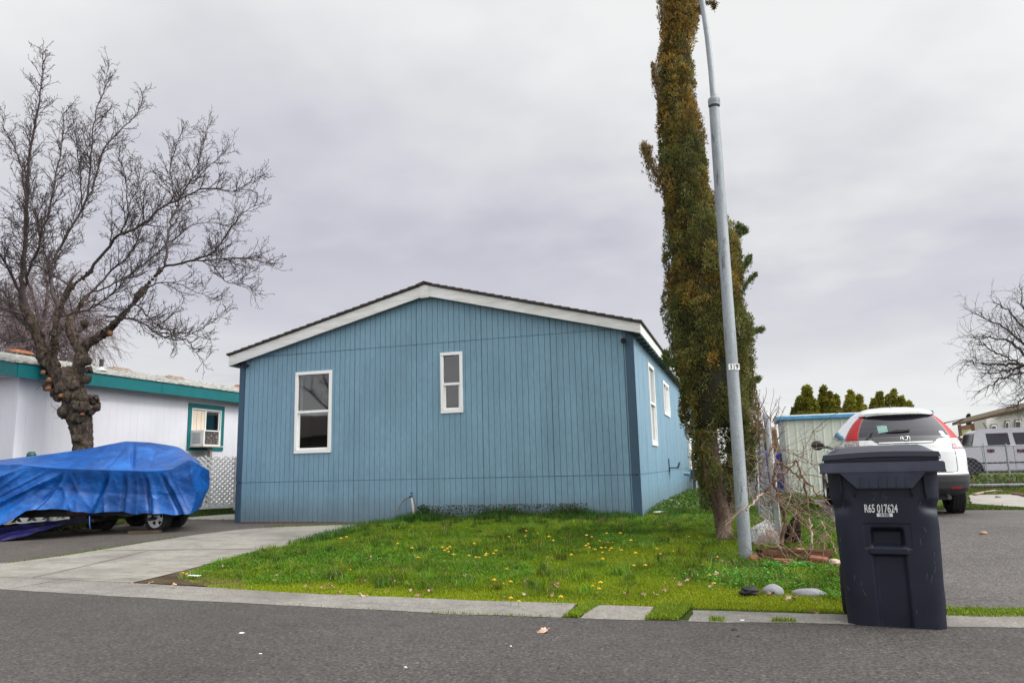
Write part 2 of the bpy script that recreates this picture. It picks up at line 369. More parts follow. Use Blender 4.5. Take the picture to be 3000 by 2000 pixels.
sheet('bare_soil_patch',[(-6.0,6.18),(-4.4,6.0),(-4.9,6.5),(-5.3,7.0),(-5.92,7.5)],.003,M_bare,.3,wob=.05)
sheet('dirt_strip',[(-12.6,8.9),(-11.4,10.3),(-11.25,12.6),(-12.4,12.6),(-14,9)],.009,M_bare,.4,wob=.08)
sheet('soil_under_vine',[(-.55,7.55),(.95,7.4),(.98,8.9),(-.4,9.0)],.010,M_bare,.3,wob=.1)
t=simple('gravel_road',(.32,.31,.30),.9,.2,4,.6,120); 
sheet('far_road',[(5,27.6),(90,27.6),(90,34),(5,34)],.006,t,4)
# joints of the concrete driveway: narrow strips of dark soil in the seam
M_joint=simple('joint_dirt',(.05,.045,.035),.95,.3,30,.3)
for nm,pl in (('driveway_joint',[(-8.35,8.12),(-5.85,8.3),(-5.85,8.318),(-8.35,8.138)]),('driveway_joint',[(-7.35,6.25),(-7.335,6.25),(-7.6,8.15),(-7.615,8.15)])):
    sheet(nm,pl,.0155,M_joint,.4,wob=.004)

# ================= BLUE HOUSE =================
def paint(name,c,rough=.62,streak=.10,dirt=0.,zlow=.2,fs=1.):
    t=MT(name,rough,.3); n=t.noise(3,4,.6,sc=(1,1,.25)); f=t.noise(60,3,.6,sc=(1,1,.12)); g=t.noise(1.1,3,.5)
    a=t.ramp(n,[(.3,tuple(x*(1-streak) for x in c)),(.7,tuple(x*(1+streak) for x in c))])
    a=t.mix(1.,a,t.ramp(f,[(.35,1-.10*fs),(.65,1+.06*fs)]),'MULTIPLY'); a=t.mix(1.,a,t.ramp(g,[(.3,.95),(.7,1.05)]),'MULTIPLY')
    if dirt:
        sp=t.N.new('ShaderNodeSeparateXYZ'); t.L.new(t.tc.outputs['Object'],sp.inputs[0])
        lo=t.ramp(t.math('ADD',sp.outputs[2],t.math('MULTIPLY',t.noise(9,3,.7,sc=(1,1,.25)),-.25)),[(zlow-.06,1.),(zlow+.34,0.)])
        a=t.mix(t.math('MULTIPLY',lo,dirt),a,(.10,.085,.06))
        wn=t.ramp(t.noise(14,4,.7,sc=(1,1,.3)),[(.66,0.),(.74,1.)]); a=t.mix(t.math('MULTIPLY',wn,.22),a,tuple(min(1,x*1.5+.06) for x in c))
    t.color(a); t.bump(t.noise(45,4,.65,sc=(1,1,.35),dist=1.2),.55,.004); return t.m
M_blue=paint('blue_siding',(.178,.302,.388),.5,.09,.42); M_groove=simple('blue_groove',(.075,.135,.18),.8,.15,20,0)
M_dkblue=paint('dark_blue_trim',(.045,.085,.13),.5,.08)
M_white=paint('white_trim',(.66,.66,.63),.45,.05); M_vinyl=simple('white_vinyl',(.80,.80,.78),.35,.03,5,.02)
t=MT('fascia_paint',.55,.3); a=t.ramp(t.noise(5,5,.7,sc=(.4,1,3)),[(.35,(.56,.55,.52)),(.6,(.72,.72,.70)),(.8,(.80,.80,.78))])
w=t.ramp(t.noise(18,4,.7),[(.66,0.),(.74,1.)]); a=t.mix(t.math('MULTIPLY',w,.5),a,(.25,.23,.2)); t.color(a); t.bump(t.noise(40,3,.6),.3,.003); M_fascia=t.m
t=MT('asphalt_shingle',.95,.15); a=t.ramp(t.noise(14,4,.7),[(.3,(.035,.03,.027)),(.7,(.09,.08,.072))]); a=t.mix(1.,a,t.ramp(t.noise(220,2,.7),[(.3,.5),(.7,1.5)]),'MULTIPLY'); t.color(a); t.bump(t.noise(200,2,.7),.7,.004); M_shingle=t.m
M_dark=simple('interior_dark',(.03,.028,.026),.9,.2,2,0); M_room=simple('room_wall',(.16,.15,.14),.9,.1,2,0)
M_curtain=simple('curtain_cloth',(.62,.60,.56),.9,.08,8,.1); M_glass=glassmat('window_glass',(.55,.58,.62)); M_screen=simple('insect_screen',(.05,.05,.05),.8,.1,20,0)
M_blackpl=simple('black_plastic',(.012,.012,.013),.4,.2,10,.05); M_galv=None
def siding(bd,bk,o,d,n,s0,s1,zb,zt,holes=(),pitch=.1016,gap=.008,dp=.008,jit=True,brk=(),off=0.):
    o=Vector(o);d=Vector(d);n=Vector(n); zt=zt if callable(zt) else (lambda s,_z=zt:_z); zb=zb if callable(zb) else (lambda s,_z=zb:_z)
    bnds=[]; k=0; s=s0
    while s<s1-1e-4:
        e=min(s+pitch,s1); g=gap*1.9 if k%12==11 else gap
        bnds.append((s,max(s+.005,e-g) if e<s1-1e-4 else e)); s=e; k+=1
    hs=sorted({h for H in holes for h in H[:2]}|set(brk))
    def P(s,z,f): return o+d*s+n*(f+off)+Vector((0,0,z))
    def cells(a,b):
        c=[a]+[h for h in hs if a+1e-4<h<b-1e-4]+[b]
        for u,w in zip(c,c[1:]):
            m=(u+w)/2; iv=[(None,None)]; bl=sorted([(H[2],H[3]) for H in holes if H[0]<m<H[1]]); cur='b'; out=[]
            lo='zb'
            for (h0,h1) in bl: out.append((lo,h0)); lo=h1
            out.append((lo,'zt'))
            for l,h in out: yield u,w,l,h
    def zz(q,s): return zb(s) if q=='zb' else zt(s) if q=='zt' else q
    for a,b in bnds:
        f=dp+(random.uniform(-.0008,.0008) if jit else 0)
        for u,w,l,h in cells(a,b):
            l0,l1,h0,h1=zz(l,u),zz(l,w),zz(h,u),zz(h,w)
            if h0-l0<.003 and h1-l1<.003: continue
            V=[P(u,l0,0),P(w,l1,0),P(w,h1,0),P(u,h0,0),P(u,l0,f),P(w,l1,f),P(w,h1,f),P(u,h0,f)]
            bd.add(V,[(4,5,6,7),(0,1,5,4),(1,2,6,5),(2,3,7,6),(3,0,4,7)])
    for u,w,l,h in cells(s0,s1):
        bk.quad(P(u,zz(l,u),.001),P(w,zz(l,w),.001),P(w,zz(h,w),.001),P(u,zz(h,u),.001))
def window(parent,o,d,n,s0,s1,z0,z1,split='h',fw=.055,pos=None,room=M_dark,glassm=None,fm=None,curt=None,proud=.03,deep=.10,screen=False,label=None,sash2=True):
    """frame + sashes + glass + what is seen behind, set into an opening"""
    o=Vector(o);d=Vector(d);n=Vector(n); fm=fm or M_vinyl
    def P(s,z,f): return o+d*s+n*f+Vector((0,0,z))
    def bar(b,a0,a1,b0,b1,f0,f1): b.prism([P(a0,b0,f0),P(a1,b0,f0),P(a1,b1,f0),P(a0,b1,f0)],n*(f1-f0))
    f=B(); bar(f,s0,s1,z0,z0+fw,-.04,proud); bar(f,s0,s1,z1-fw,z1,-.04,proud); bar(f,s0,s0+fw,z0+fw,z1-fw,-.04,proud); bar(f,s1-fw,s1,z0+fw,z1-fw,-.04,proud)
    fr=f.build('window',fm,parent,bevel=.003); 
    if label: fr['label']=label
    i0,i1,j0,j1=s0+fw,s1-fw,z0+fw,z1-fw; g=B(); sb=B(); t=.032
    if split=='h':
        m=pos; bar(sb,i0,i1,m-.022,m+.022,-.012,proud-.006)
        g.quad(P(i0,m+.02,-.004),P(i1,m+.02,-.004),P(i1,j1,-.004),P(i0,j1,-.004))
        bar(sb,i0,i0+t,j0,m-.022,-.03,-.008); bar(sb,i1-t,i1,j0,m-.022,-.03,-.008); bar(sb,i0+t,i1-t,j0,j0+t*1.2,-.03,-.008)
        g.quad(P(i0+t,j0+t,-.02),P(i1-t,j0+t,-.02),P(i1-t,m-.02,-.02),P(i0+t,m-.02,-.02))
    elif split=='v':
        m=pos; bar(sb,m-.022,m+.022,j0,j1,-.012,proud-.006)
        g.quad(P(i0,j0,-.004),P(m-.02,j0,-.004),P(m-.02,j1,-.004),P(i0,j1,-.004))
        bar(sb,m+.022,i1,j0,j0+t,-.03,-.008); bar(sb,m+.022,i1,j1-t,j1,-.03,-.008); bar(sb,i1-t,i1,j0+t,j1-t,-.03,-.008); bar(sb,m+.022,m+.05,j0+t,j1-t,-.03,-.008)
        g.quad(P(m+.04,j0+t,-.02),P(i1-t,j0+t,-.02),P(i1-t,j1-t,-.02),P(m+.04,j1-t,-.02))
    sb.build('sash',fm,fr,bevel=.002); g.build('pane',glassm or M_glass,fr)
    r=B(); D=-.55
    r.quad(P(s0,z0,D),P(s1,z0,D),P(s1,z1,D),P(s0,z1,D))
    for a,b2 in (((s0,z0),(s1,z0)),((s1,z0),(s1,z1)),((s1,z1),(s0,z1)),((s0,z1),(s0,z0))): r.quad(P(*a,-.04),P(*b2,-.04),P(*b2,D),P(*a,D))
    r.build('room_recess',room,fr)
    if curt:
        for (a0,a1,b0,b1,df,cm) in curt:
            c=B(); nn=max(6,int((a1-a0)/.012)); c.grid(lambda u,v:P(a0+(a1-a0)*u,b0+(b1-b0)*v,df+.012*math.sin(u*(a1-a0)/.035*PI)),nn,2); c.build('curtain_or_reflection',cm,fr,smooth=True)
    return fr
HX0,HX1,HY=-9.035,-1.585,11.755; HZ=.18; ZS=.885; ZG=3.225; RX,RZ=-5.17,4.30
EZ=3.20
def rooftop(x):   # underside of the roof deck along the gable
    return EZ+(RZ-EZ-.22)*(1-abs(x-RX)/(RX-HX0 if x<RX else HX1-RX))
HL=17.
house=thing('blue_house','long blue manufactured house with vertical grooved siding, white gable trim and dark shingle roof','house',((HX0+HX1)/2,HY,.18))
O=(HX0,HY,0); FD=(1,0,0); FN=(0,-1,0)
W1=(-7.825-HX0,-7.062-HX0,1.385,2.875); W2=(-4.925-HX0,-4.515-HX0,1.985,3.04)
def inset(W,m=.02): return (W[0]+m,W[1]-m,W[2]+m,W[3]-m)
wl=B(); gv=B(); WW=HX1-HX0
siding(wl,gv,O,FD,FN,0,WW,ZS+.004,ZG-.008,[inset(W1),inset(W2)])
siding(wl,gv,O,FD,FN,0,WW,ZG,lambda s:rooftop(HX0+s),(),brk=(RX-HX0,),off=.004)
SO=(HX1,HY,0); SD=(0,1,0); SN=(1,0,0)
S1=(1.815,2.735,1.37,2.90); S2=(4.43,5.73,2.085,2.84); S3=(8.62,9.98,2.07,2.80)
siding(wl,gv,SO,SD,SN,0,HL,ZS+.004,EZ,[inset(S1),inset(S2),inset(S3)])
wl.build('wall',M_blue,house); 
sk=B(); siding(sk,gv,O,FD,FN,0,WW,lambda s:HZ-.02+.02*s/WW,ZS-.006,(),off=-.003); siding(sk,gv,SO,SD,SN,0,HL,HZ-.02,ZS-.006,(),off=-.003)
sk.build('skirting',M_blue,house)
gv.quad((HX0,HY,ZS-.02),(HX1,HY,ZS-.02),(HX1,HY,ZS+.02),(HX0,HY,ZS+.02)); gv.quad((HX1,HY,ZS-.02),(HX1,HY+HL,ZS-.02),(HX1,HY+HL,ZS+.02),(HX1,HY,ZS+.02))
gv.quad((HX0,HY,ZG-.02),(HX1,HY,ZG-.02),(HX1,HY,ZG+.02),(HX0,HY,ZG+.02))
# back and left wall closed plainly
gv.quad((HX0,HY,.1),(HX0,HY+HL,.1),(HX0,HY+HL,EZ),(HX0,HY,EZ)); gv.quad((HX0,HY+HL,.1),(HX1,HY+HL,.1),(HX1,HY+HL,EZ),(RX,HY+HL,RZ-.2),(HX0,HY+HL,EZ))
gv.build('sheathing',M_groove,house)
cb=B()
for z0,z1,px in ((HZ-.03,ZS-.006,.018),(ZS+.002,3.19,.024)):
    cb.bx(HX0-.02,HX0+.095,HY-px,HY+.05,z0,z1); cb.bx(HX1-.115,HX1+.022,HY-px,HY-.0005,z0,z1)
build_each(cb,'corner_board',M_dkblue,house,bevel=.003)
bt=B(); bt.bx(HX0+.1,HX1-.12,HY-.035,HY-.012,HZ-.05,HZ-.005); bt.build('base_board',simple('faded_red_board',(.13,.035,.03),.8,.3,8,.2),house)
window(house,O,FD,FN,*W1,'h',.058,2.135,curt=[(W1[0]+.06,W1[0]+.115,2.16,2.83,-.05,M_curtain)],label='tall white single-hung window with two panes')
window(house,O,FD,FN,*W2,'h',.055,2.485,screen=True,label='narrow white window with rippled upper pane')
M_blind_sky=simple('blind_sky_white',(.80,.80,.78),.6,.05,6,.1)  # white blinds; behind the tall side window's upper pane it paints the sky's reflection
window(house,SO,SD,SN,*S1,'h',.07,2.16,label='tall white window with white reflection painted in its upper pane',curt=[(S1[0]+.05,S1[1]-.05,2.2,2.85,-.03,M_blind_sky)])
window(house,SO,SD,SN,*S2,'v',.07,S2[0]+.62,curt=[(S2[0]+.66,S2[1]-.08,S2[2]+.07,S2[3]-.07,-.05,M_blind_sky)])
window(house,SO,SD,SN,*S3,'v',.07,S3[0]+.62,curt=[(S3[0]+.66,S3[1]-.08,S3[2]+.07,S3[3]-.07,-.05,M_blind_sky)])
# roof deck, shingle courses, fascia
OV=.13; OVL=.20; OVR=.16; y0=HY-OV; y1=HY+HL+.2
def rz(x): return RZ-(RZ-3.30)*(abs(x-RX)/((RX-(HX0-OVL)) if x<RX else (HX1+OVR-RX)))
XL,XR=HX0-OVL,HX1+OVR
ft=B(); ft.prism([(XL,y0,rz(XL)-.03),(RX-.07,y0,rz(RX-.07)-.03),(RX-.07,y0,rz(RX-.07)-.24),(XL,y0,rz(XL)-.235)],(0,.028,0))
ft.prism([(RX+.07,y0,rz(RX+.07)-.03),(XR,y0,rz(XR)-.03),(XR,y0,rz(XR)-.20),(RX+.07,y0,rz(RX+.07)-.235)],(0,.028,0)); build_each(ft,'rake_board',M_fascia,house,bevel=.003)
kk=B(); kk.prism([(RX-.085,y0-.012,rz(RX-.085)-.03),(RX,y0-.012,RZ-.03),(RX+.085,y0-.012,rz(RX+.085)-.03),(RX+.085,y0-.012,rz(RX)-.275),(RX-.085,y0-.012,rz(RX)-.275)],(0,.045,0)); kk.build('peak_board',M_fascia,house,bevel=.003)
fs=B()
for i in range(5):
    a=y0+.03+i*3.4; fs.bx(XR-.025,XR+.003*(i%2),a,min(a+3.394,y1),rz(XR)-.20,rz(XR)-.03)
fs.bx(XL,XL+.025,y0+.03,y1,rz(XL)-.235,rz(XL)-.03); fs.build('fascia',M_fascia,house,bevel=.003)
sf=B(); sf.quad((XR-.02,y0+.02,3.115),(XR-.02,y1,3.115),(HX1-.02,y1,3.115),(HX1-.02,y0+.02,3.115)); sf.quad((XL+.02,y0+.02,3.08),(XL+.02,y1,3.08),(HX0+.02,y1,3.08),(HX0+.02,y0+.02,3.08))
for j in range(40): sf.bx(HX1+.02,XR-.03,HY+.1+j*.41,HY+.13+j*.41,3.07,3.113)
for a,b_ in ((XL,RX),(RX,XR)):
    sf.quad((a,y0+.03,rz(a)-.045),(b_,y0+.03,rz(b_)-.045),(b_,HY+.02,rz(b_)-.045),(a,HY+.02,rz(a)-.045))
sf.build('soffit',simple('weathered_soffit',(.10,.13,.14),.8,.3,8,.2),house)
rf=B(); RM=random.Random(3)
for sgn,xe in ((-1,XL-.03),(1,XR+.03)):
    n=26
    for i in range(n):   # overlapping shingle courses, each butt standing proud of the next
        a=xe+(RX-xe)*i/n; c=xe+(RX-xe)*(i+1.12)/n
        if abs(c-xe)>abs(RX-xe): c=RX
        yo=y0-.035+RM.uniform(-.008,.008)
        rf.prism([(a,yo,rz(a)+.012-.03),(a,yo,rz(a)+.012+.006),(c,yo,rz(c)+.002),(c,yo,rz(c)-.028)],(0,y1-yo,0))
for i in range(60):
    a=y0-.045+i*.29; rf.prism([(RX-.15,a,rz(RX-.15)+.012),(RX,a,RZ+.024),(RX+.15,a,rz(RX+.15)+.012),(RX+.15,a,rz(RX+.15)+.0),(RX,a,RZ+.006),(RX-.15,a,rz(RX-.15)+.0)],(0,.31,0))
rf.build('roof',M_shingle,house)
de=B(); de.prism([(XL-.012,y0-.012,rz(XL)-.042),(RX,y0-.012,RZ-.042),(XR+.012,y0-.012,rz(XR)-.042),(XR+.012,y0-.012,rz(XR)-.012),(RX,y0-.012,RZ-.012),(XL-.012,y0-.012,rz(XL)-.012)],(0,.02,0)); de.build('drip_edge',simple('brown_drip_edge',(.06,.045,.035),.5,.1,5,0),house)
for x,z in ((-8.88,3.07),(-1.71,3.02)):
    c=B(); c.tube([(x,HY,z),(x,HY-.05,z),(x,HY-.09,z-.01)],[.02,.03,.035],12); c.tube([(x,HY-.085,z-.01),(x,HY-.12,z-.02)],[.042,.045],14); c.build('flood_lamp',M_blackpl,house,smooth=True,auto=40)
# foot scraper like bracket on the side wall, pipe stub, downspout, steps
bk=B(); q=HY+4.75
bk.bx(HX1+.01,HX1+.03,q-.02,q+.02,.86,1.14); bk.bx(HX1+.03,HX1+.20,q-.05,q+.30,.93,.955); bk.prism([(HX1+.2,q-.05,.93),(HX1+.24,q-.05,1.06),(HX1+.23,q-.05,1.06),(HX1+.19,q-.05,.955)],(0,.35,0)); bk.build('wall_bracket',simple('dark_metal',(.03,.035,.05),.5,.2,10,.05),house)
pp=B(); pp.tube([(HX1,HY+8.9,.76),(HX1+.16,HY+8.9,.74)],.05,14); pp.build('vent_stub',M_blue,house)
dsp=B(); dsp.bx(HX1+.012,HX1+.075,HY+10.75,HY+10.87,.85,3.05); dsp.bx(HX1+.012,HX1+.05,HY+11.05,HY+12.0,.85,2.95); build_each(dsp,'door_trim',M_white,house,bevel=.004)
dr=B(); dr.bx(HX1+.02,HX1+.06,HY+11.1,HY+11.95,.9,2.9); dr.build('door',M_vinyl,house)
st=thing('porch_steps','small blue wooden steps with side rail against the far end of the blue house wall','steps',(HX1+.6,HY+11.2,.2))
s_=B()
for i in range(4): s_.bx(HX1+.1+.28*i,HX1+.40+.28*i,HY+10.9,HY+12.1,.80-.17*i,.84-.17*i)
build_each(s_,'tread',M_blue,st)
s_=B(); 
for y in (HY+10.88,HY+12.1): s_.prism([(HX1+.05,y,.84),(HX1+1.25,y,.26),(HX1+1.25,y,.14),(HX1+.05,y,.58)],(0,.04,0))
build_each(s_,'stringer',simple('teal_board',(.07,.17,.20),.7,.2,8,.2),st)
s_=B(); s_.bx(HX1+.1,HX1+.18,HY+10.82,HY+10.88,.1,1.3); s_.bx(HX1+1.1,HX1+1.18,HY+10.82,HY+10.88,.1,.9); build_each(s_,'post',simple('old_post',(.12,.10,.08),.9,.3,8,.3),st)
# ================= WHITE HOUSE ON THE LEFT =================
M_wwall=paint('white_siding',(.60,.60,.64),.6,.012,.3,.25,.15); M_wgr=simple('white_groove',(.62,.62,.65),.8,.1,20,0)
M_teal=paint('teal_trim',(.005,.125,.135),.45,.10)
NX=-13.35; NY=10.72; NL=16.
nh=thing('white_house','white manufactured house with teal fascia and teal framed window behind the tarp-covered boat','house',(NX-3.5,NY,.15))
w=B(); g=B(); NO=(NX,NY,0)
NW=(4.62+.0,5.97,1.67,2.85)
siding(w,g,NO,(0,1,0),(1,0,0),0,NL,.45,3.06,[(NW[0]+.1,NW[1]-.1,NW[2]+.1,NW[3]-.1)],pitch=.2,gap=.002,dp=.003)
siding(w,g,(NX-8,NY,0),(1,0,0),(0,-1,0),0,8,.45,lambda s:3.06+.8*(1-abs(s-4)/4),(),brk=(4,),pitch=.2,gap=.002,dp=.003)
siding(w,g,NO,(0,1,0),(1,0,0),0,NL,.1,.44,(),pitch=.2,gap=.004,dp=.001)
w.build('wall',M_wwall,nh); g.build('sheathing',M_wgr,nh)
c=B(); c.bx(NX-.06,NX+.016,NY-.012,NY+.07,.1,3.05); c.build('corner_board',M_wwall,nh)
ex=NX+.30; ez0,ez1=2.965,3.225
rg=NX-3.9; rgz=4.12
def nroof(x): return 3.235+(rgz-3.235)*(ex-x)/(ex-rg) if x>rg else rgz-(rgz-3.235)*(rg-x)/(ex-rg)
f=B()
for i in range(5): a=NY-.28+i*3.66; f.bx(ex-.02,ex+.0015*(i%2),a,a+3.652,ez0,ez1)
f.prism([(ex-.021,NY-.30,3.225),(rg,NY-.30,rgz-.02),(rg,NY-.30,rgz-.28),(ex-.021,NY-.30,2.965)],(0,.022,0)); f.prism([(rg,NY-.30,rgz-.02),(NX-8.3,NY-.30,3.2),(NX-8.3,NY-.30,2.96),(rg,NY-.30,rgz-.28)],(0,.022,0))
f.build('fascia',M_teal,nh)
f=B(); f.quad((ex-.02,NY-.28,3.0),(ex-.02,NY+NL,3.0),(NX-.01,NY+NL,3.03),(NX-.01,NY-.28,3.03)); f.quad((ex-.02,NY-.28,3.0),(NX-8.3,NY-.28,3.0),(NX-8.3,NY+.01,3.03),(ex-.02,NY+.01,3.03)); f.build('soffit',M_wwall,nh)
t=MT('pale_shingle',.9,.2); n=t.noise(5,4,.7); a=t.ramp(n,[(.3,(.27,.27,.25)),(.7,(.50,.50,.47))]); a=t.mix(1.,a,t.ramp(t.noise(30,3,.7,sc=(1,.25,1)),[(.35,.35),(.6,1.25)]),'MULTIPLY')
d=t.ramp(t.noise(7,5,.75,sc=(1.6,.5,1)),[(.60,0.),(.66,1.)]); a=t.mix(t.math('MULTIPLY',d,.75),a,(.08,.06,.045)); t.color(a); t.bump(t.noise(120,2,.6),.5,.004); M_pale=t.m
r=B(); RM=random.Random(5); n=28
for sgn in (0,1):
    for i in range(n):
        u0=i/n; u1=min(1,(i+1.15)/n); xa=ex+.03+(rg-ex)*u0 if sgn==0 else (2*rg-ex)+(ex-rg)*u0; xb=ex+.03+(rg-ex)*u1 if sgn==0 else (2*rg-ex)+(ex-rg)*u1
        za,zb_=nroof(min(xa,ex))+.03,nroof(min(xb,ex))+.004
        r.prism([(xa,NY-.33,za-.03),(xa,NY-.33,za),(xb,NY-.33,zb_),(xb,NY-.33,zb_-.02)],(0,NL+.6,0))
r.build('roof',M_pale,nh)
def on_nroof(u,v):
    R=ray(u,v); k=(rgz-3.235)/(ex-rg)   # z=3.26+k*(ex-x)
    t=(3.262+k*ex-CH)/(R[2]+k*R[0]); return _p(R,t)
M_block=simple('weathered_orange_plank',(.36,.15,.07),.85,.35,12,.4)
M_block2=simple('grey_orange_plank',(.36,.27,.22),.85,.4,14,.4)
for i,(u,v,L,lab) in enumerate(((60,1036,.60,'orange brown plank lying on the white shingle roof near its left end'),(352,1087,.62,'grey and orange plank lying on the white roof beside the vent pipe'),(513,1111,.66,'pale plank with orange end lying on the middle of the white roof'),(703,1136,.45,'short orange brown plank on the white roof next to the blue house corner'))):
    P=on_nroof(u,v); th=math.atan((rgz-3.235)/(ex-rg))
    b=B(); R=Matrix.Rotation(th,3,'Y')@Matrix.Rotation(.05*(i-1),3,'Z'); b.box(P+Vector((0,0,.05)),(.16,L,.045),R)
    b.box(P+Vector((-.02,.05,.09)),(.13,L*.8,.03),R@Matrix.Rotation(.08,3,'Z')); o=b.build('roof_plank',M_block if i in(0,3) else M_block2,None,bevel=.006); setp(o,lab,'plank','planks lying on the white roof')
P=on_nroof(296,1086); vp=thing('vent_pipe','short dark vent pipe standing on the white shingle roof right of the bare tree trunk','pipe',P)
b=B(); b.tube([P-Vector((0,0,.02)),P+Vector((0,0,.27))],.045,12); b.build('pipe',simple('rusty_pipe',(.05,.04,.035),.8,.3,20,.2),vp,smooth=True,auto=40)
b=B(); b.lathe([(.13,0),(.12,.02),(.06,.05),(.05,.09)],P-Vector((0,0,.0)),14); b.build('flashing',simple('white_flashing',(.5,.5,.52),.5,.1,10,.05),vp,smooth=True)
# window with teal surround
o,d,n=NO,(0,1,0),(1,0,0)
b=B(); s0,s1,z0,z1=NW; tw=.115
b.bx(NX+.006,NX+.032,NY+s0,NY+s1,z1-tw,z1); b.bx(NX+.006,NX+.032,NY+s0,NY+s1,z0,z0+tw); b.bx(NX+.006,NX+.031,NY+s0,NY+s0+tw,z0+tw,z1-tw); b.bx(NX+.006,NX+.031,NY+s1-tw,NY+s1,z0+tw,z1-tw)
b.build('window_surround',M_teal,nh,bevel=.003)
M_tealc=simple('teal_curtain',(.05,.28,.30),.8,.2,5,.1); M_beige=simple('beige_panel',(.56,.47,.38),.7,.06,6,.05)
fr=window(nh,o,d,n,s0+tw+.002,s1-tw-.002,z0+tw+.002,z1-tw-.002,'v',.032,s0+tw+.52,fm=simple('aluminium_frame',(.62,.62,.60),.4,.06,8,.02),curt=[(s0+.66,s1-.15,z0+.15,z1-.15,-.16,M_tealc)])
b=B()
for i in range(3): b.bx(NX+.0,NX+.006,NY+s0+.165+i*.165,NY+s0+.165+i*.165+.155,z0+.16,z1-.165)
b.build('panel',M_beige,fr)
# air conditioner
A=Vector((NX+.2,NY+s0+.46,z0+.22)); ac=thing('air_conditioner','white window air conditioner with dark peeling grille in the teal window','air conditioner',A)
y0a,y1a=NY+s0+.10,NY+s0+.72; zb,zt=z0+.10,z0+.49
b=B(); b.bx(NX-.02,NX+.42,y0a,y1a,zb,zb+.03); b.bx(NX-.02,NX+.42,y0a,y1a,zt-.03,zt); b.bx(NX-.02,NX+.42,y0a,y0a+.02,zb+.03,zt-.03); b.bx(NX-.02,NX+.42,y1a-.02,y1a,zb+.03,zt-.03)
b.bx(NX+.38,NX+.425,y0a,y0a+.05,zb,zt); b.bx(NX+.38,NX+.425,y1a-.05,y1a,zb,zt)
b.build('housing',simple('enamel',(.66,.66,.64),.4,.06,6,.03),ac,bevel=.004)
t=MT('peeling_grille',.7,.3); t.color(t.ramp(t.noise(22,4,.7,dist=1),[(.58,(.06,.05,.045)),(.63,(.55,.54,.5))])); t.bump(t.noise(150,1,.5),.6,.004)
b=B(); b.bx(NX+.37,NX+.40,y0a+.05,y1a-.05,zb+.03,zt-.03); b.build('grille',t.m,ac)
b=B()
for k in range(9): b.bx(NX+.10,NX+.34,y0a-.012,y0a+.002,zb+.06+k*.032,zb+.075+k*.032)
b.build('louvre',simple('louvre_grey',(.30,.30,.30),.5,.1,6,0),ac)
b=B(); b.bx(NX+.01,NX+.46,y0a-.03,y1a+.16,zb-.03,zb-.003); b.build('shelf',simple('pale_shelf',(.50,.46,.40),.8,.15,9,.2),ac)
b=B(); b.bx(NX+.28,NX+.36,y0a+.34,y0a+.42,.3,zb-.03); b.build('support_post',simple('grey_post',(.20,.19,.18),.9,.2,14,.3),ac)

# ================= LATTICE FENCES =================
M_latt=simple('weathered_white_lattice',(.50,.50,.50),.8,.22,16,.3); M_lattb=simple('brown_lattice',(.10,.065,.05),.9,.3,16,.3)
def lattice(b,p0,p1,zb,zt,sp=.115,sw=.038,top=.04,fill=None):
    p0=Vector(p0);p1=Vector(p1); d=(p1-p0); L=d.length; d.normalize(); n=Vector((d.y,-d.x,0)); H=zt-zb; RM=random.Random(9)
    for lay,sg in ((0,1),(1,-1)):
        k=-H
        while k<L+H:
            # line s=k+ t*sg, z=t   for t in 0..H
            a,c=(k,k+H) if sg>0 else (k+H,k); t0,t1=0.,H+RM.uniform(-.02,top)
            # clip to 0<=s<=L
            f=lambda t:(k+t) if sg>0 else (k+H-t)
            if sg>0: lo=max(t0,-k); hi=min(t1,L-k)
            else: lo=max(t0,k+H-L); hi=min(t1,k+H)
            if hi-lo>.03:
                q=sw*.7071; A=[]
                for t in (lo,hi):
                    s=f(t); 
                    A.append((s-q*1.0,t)); A.append((s+q*1.0,t))
                pts=[A[0],A[1],A[3],A[2]]; off=n*(.008*(1 if lay else -1))
                b.prism([p0+d*s+Vector((0,0,zb+t))+off for s,t in pts],n*.007)
            k+=sp*1.0
    return d,n,L
A=cpt(-7.25,16.95); Bq=cpt(-5.0,18.7)
lf=thing('lattice_fence','weathered white lattice fence between the boat and the blue house','fence',A.lerp(Bq,.5)+Vector((0,0,.25)))
ld=(Bq-A).normalized(); A0=A-ld*1.0; L=(Bq-A0).length
b=B(); q0=A0; 
lattice(b,q0,Bq,.34,1.44); b.build('lattice_panel',M_latt,lf)
b=B(); n=Vector((ld.y,-ld.x,0)); ang=math.atan2(ld.y,ld.x); R=Matrix.Rotation(ang,3,'Z')
b.box(q0.lerp(Bq,.5)+Vector((0,0,.31))+n*.02,(L,.03,.07),R); b.build('rail',M_latt,lf,bevel=.004)
for s in (.3,1.72,2.9):
    P=q0+ld*(s+.16)+n*.03; b=B(); b.box(P+Vector((0,0,.80)),(.085,.085,1.28),R); b.build('post',M_latt,lf,bevel=.006)
A2=Vector((-12.35,7.5,0)); B2=Vector((-12.45,13.2,0))
lf2=thing('lattice_fence','brown and white lattice fence end poking up behind the left half of the blue tarp','fence',(-12.4,10,.2))
b=B(); lattice(b,A2,B2,.3,1.33,sp=.3,sw=.05,top=.09); b.build('lattice_panel',simple('grey_brown_lattice',(.26,.24,.23),.85,.35,10,.3),lf2)
for y in (8.2,10.75,12.9):
    b=B(); b.bx(-12.44,-12.35,y,y+.09,.15,1.3); b.build('post',M_latt,lf2,bevel=.005)
P=onx(92*1.0,1340,-12.35); gp=gr(265*.34,1340) if False else None
b=B(); b.lathe([(.0,.075),(.05,.07),(.075,.03),(.078,-.02),(.06,-.05)],(0,0,0),16); cap=None
P=onx(92,1331,-12.40)
for v in range(len(b.V)): b.V[v]=tuple(Vector(b.V[v])+Vector((P.x,P.y,P.z-.02)))
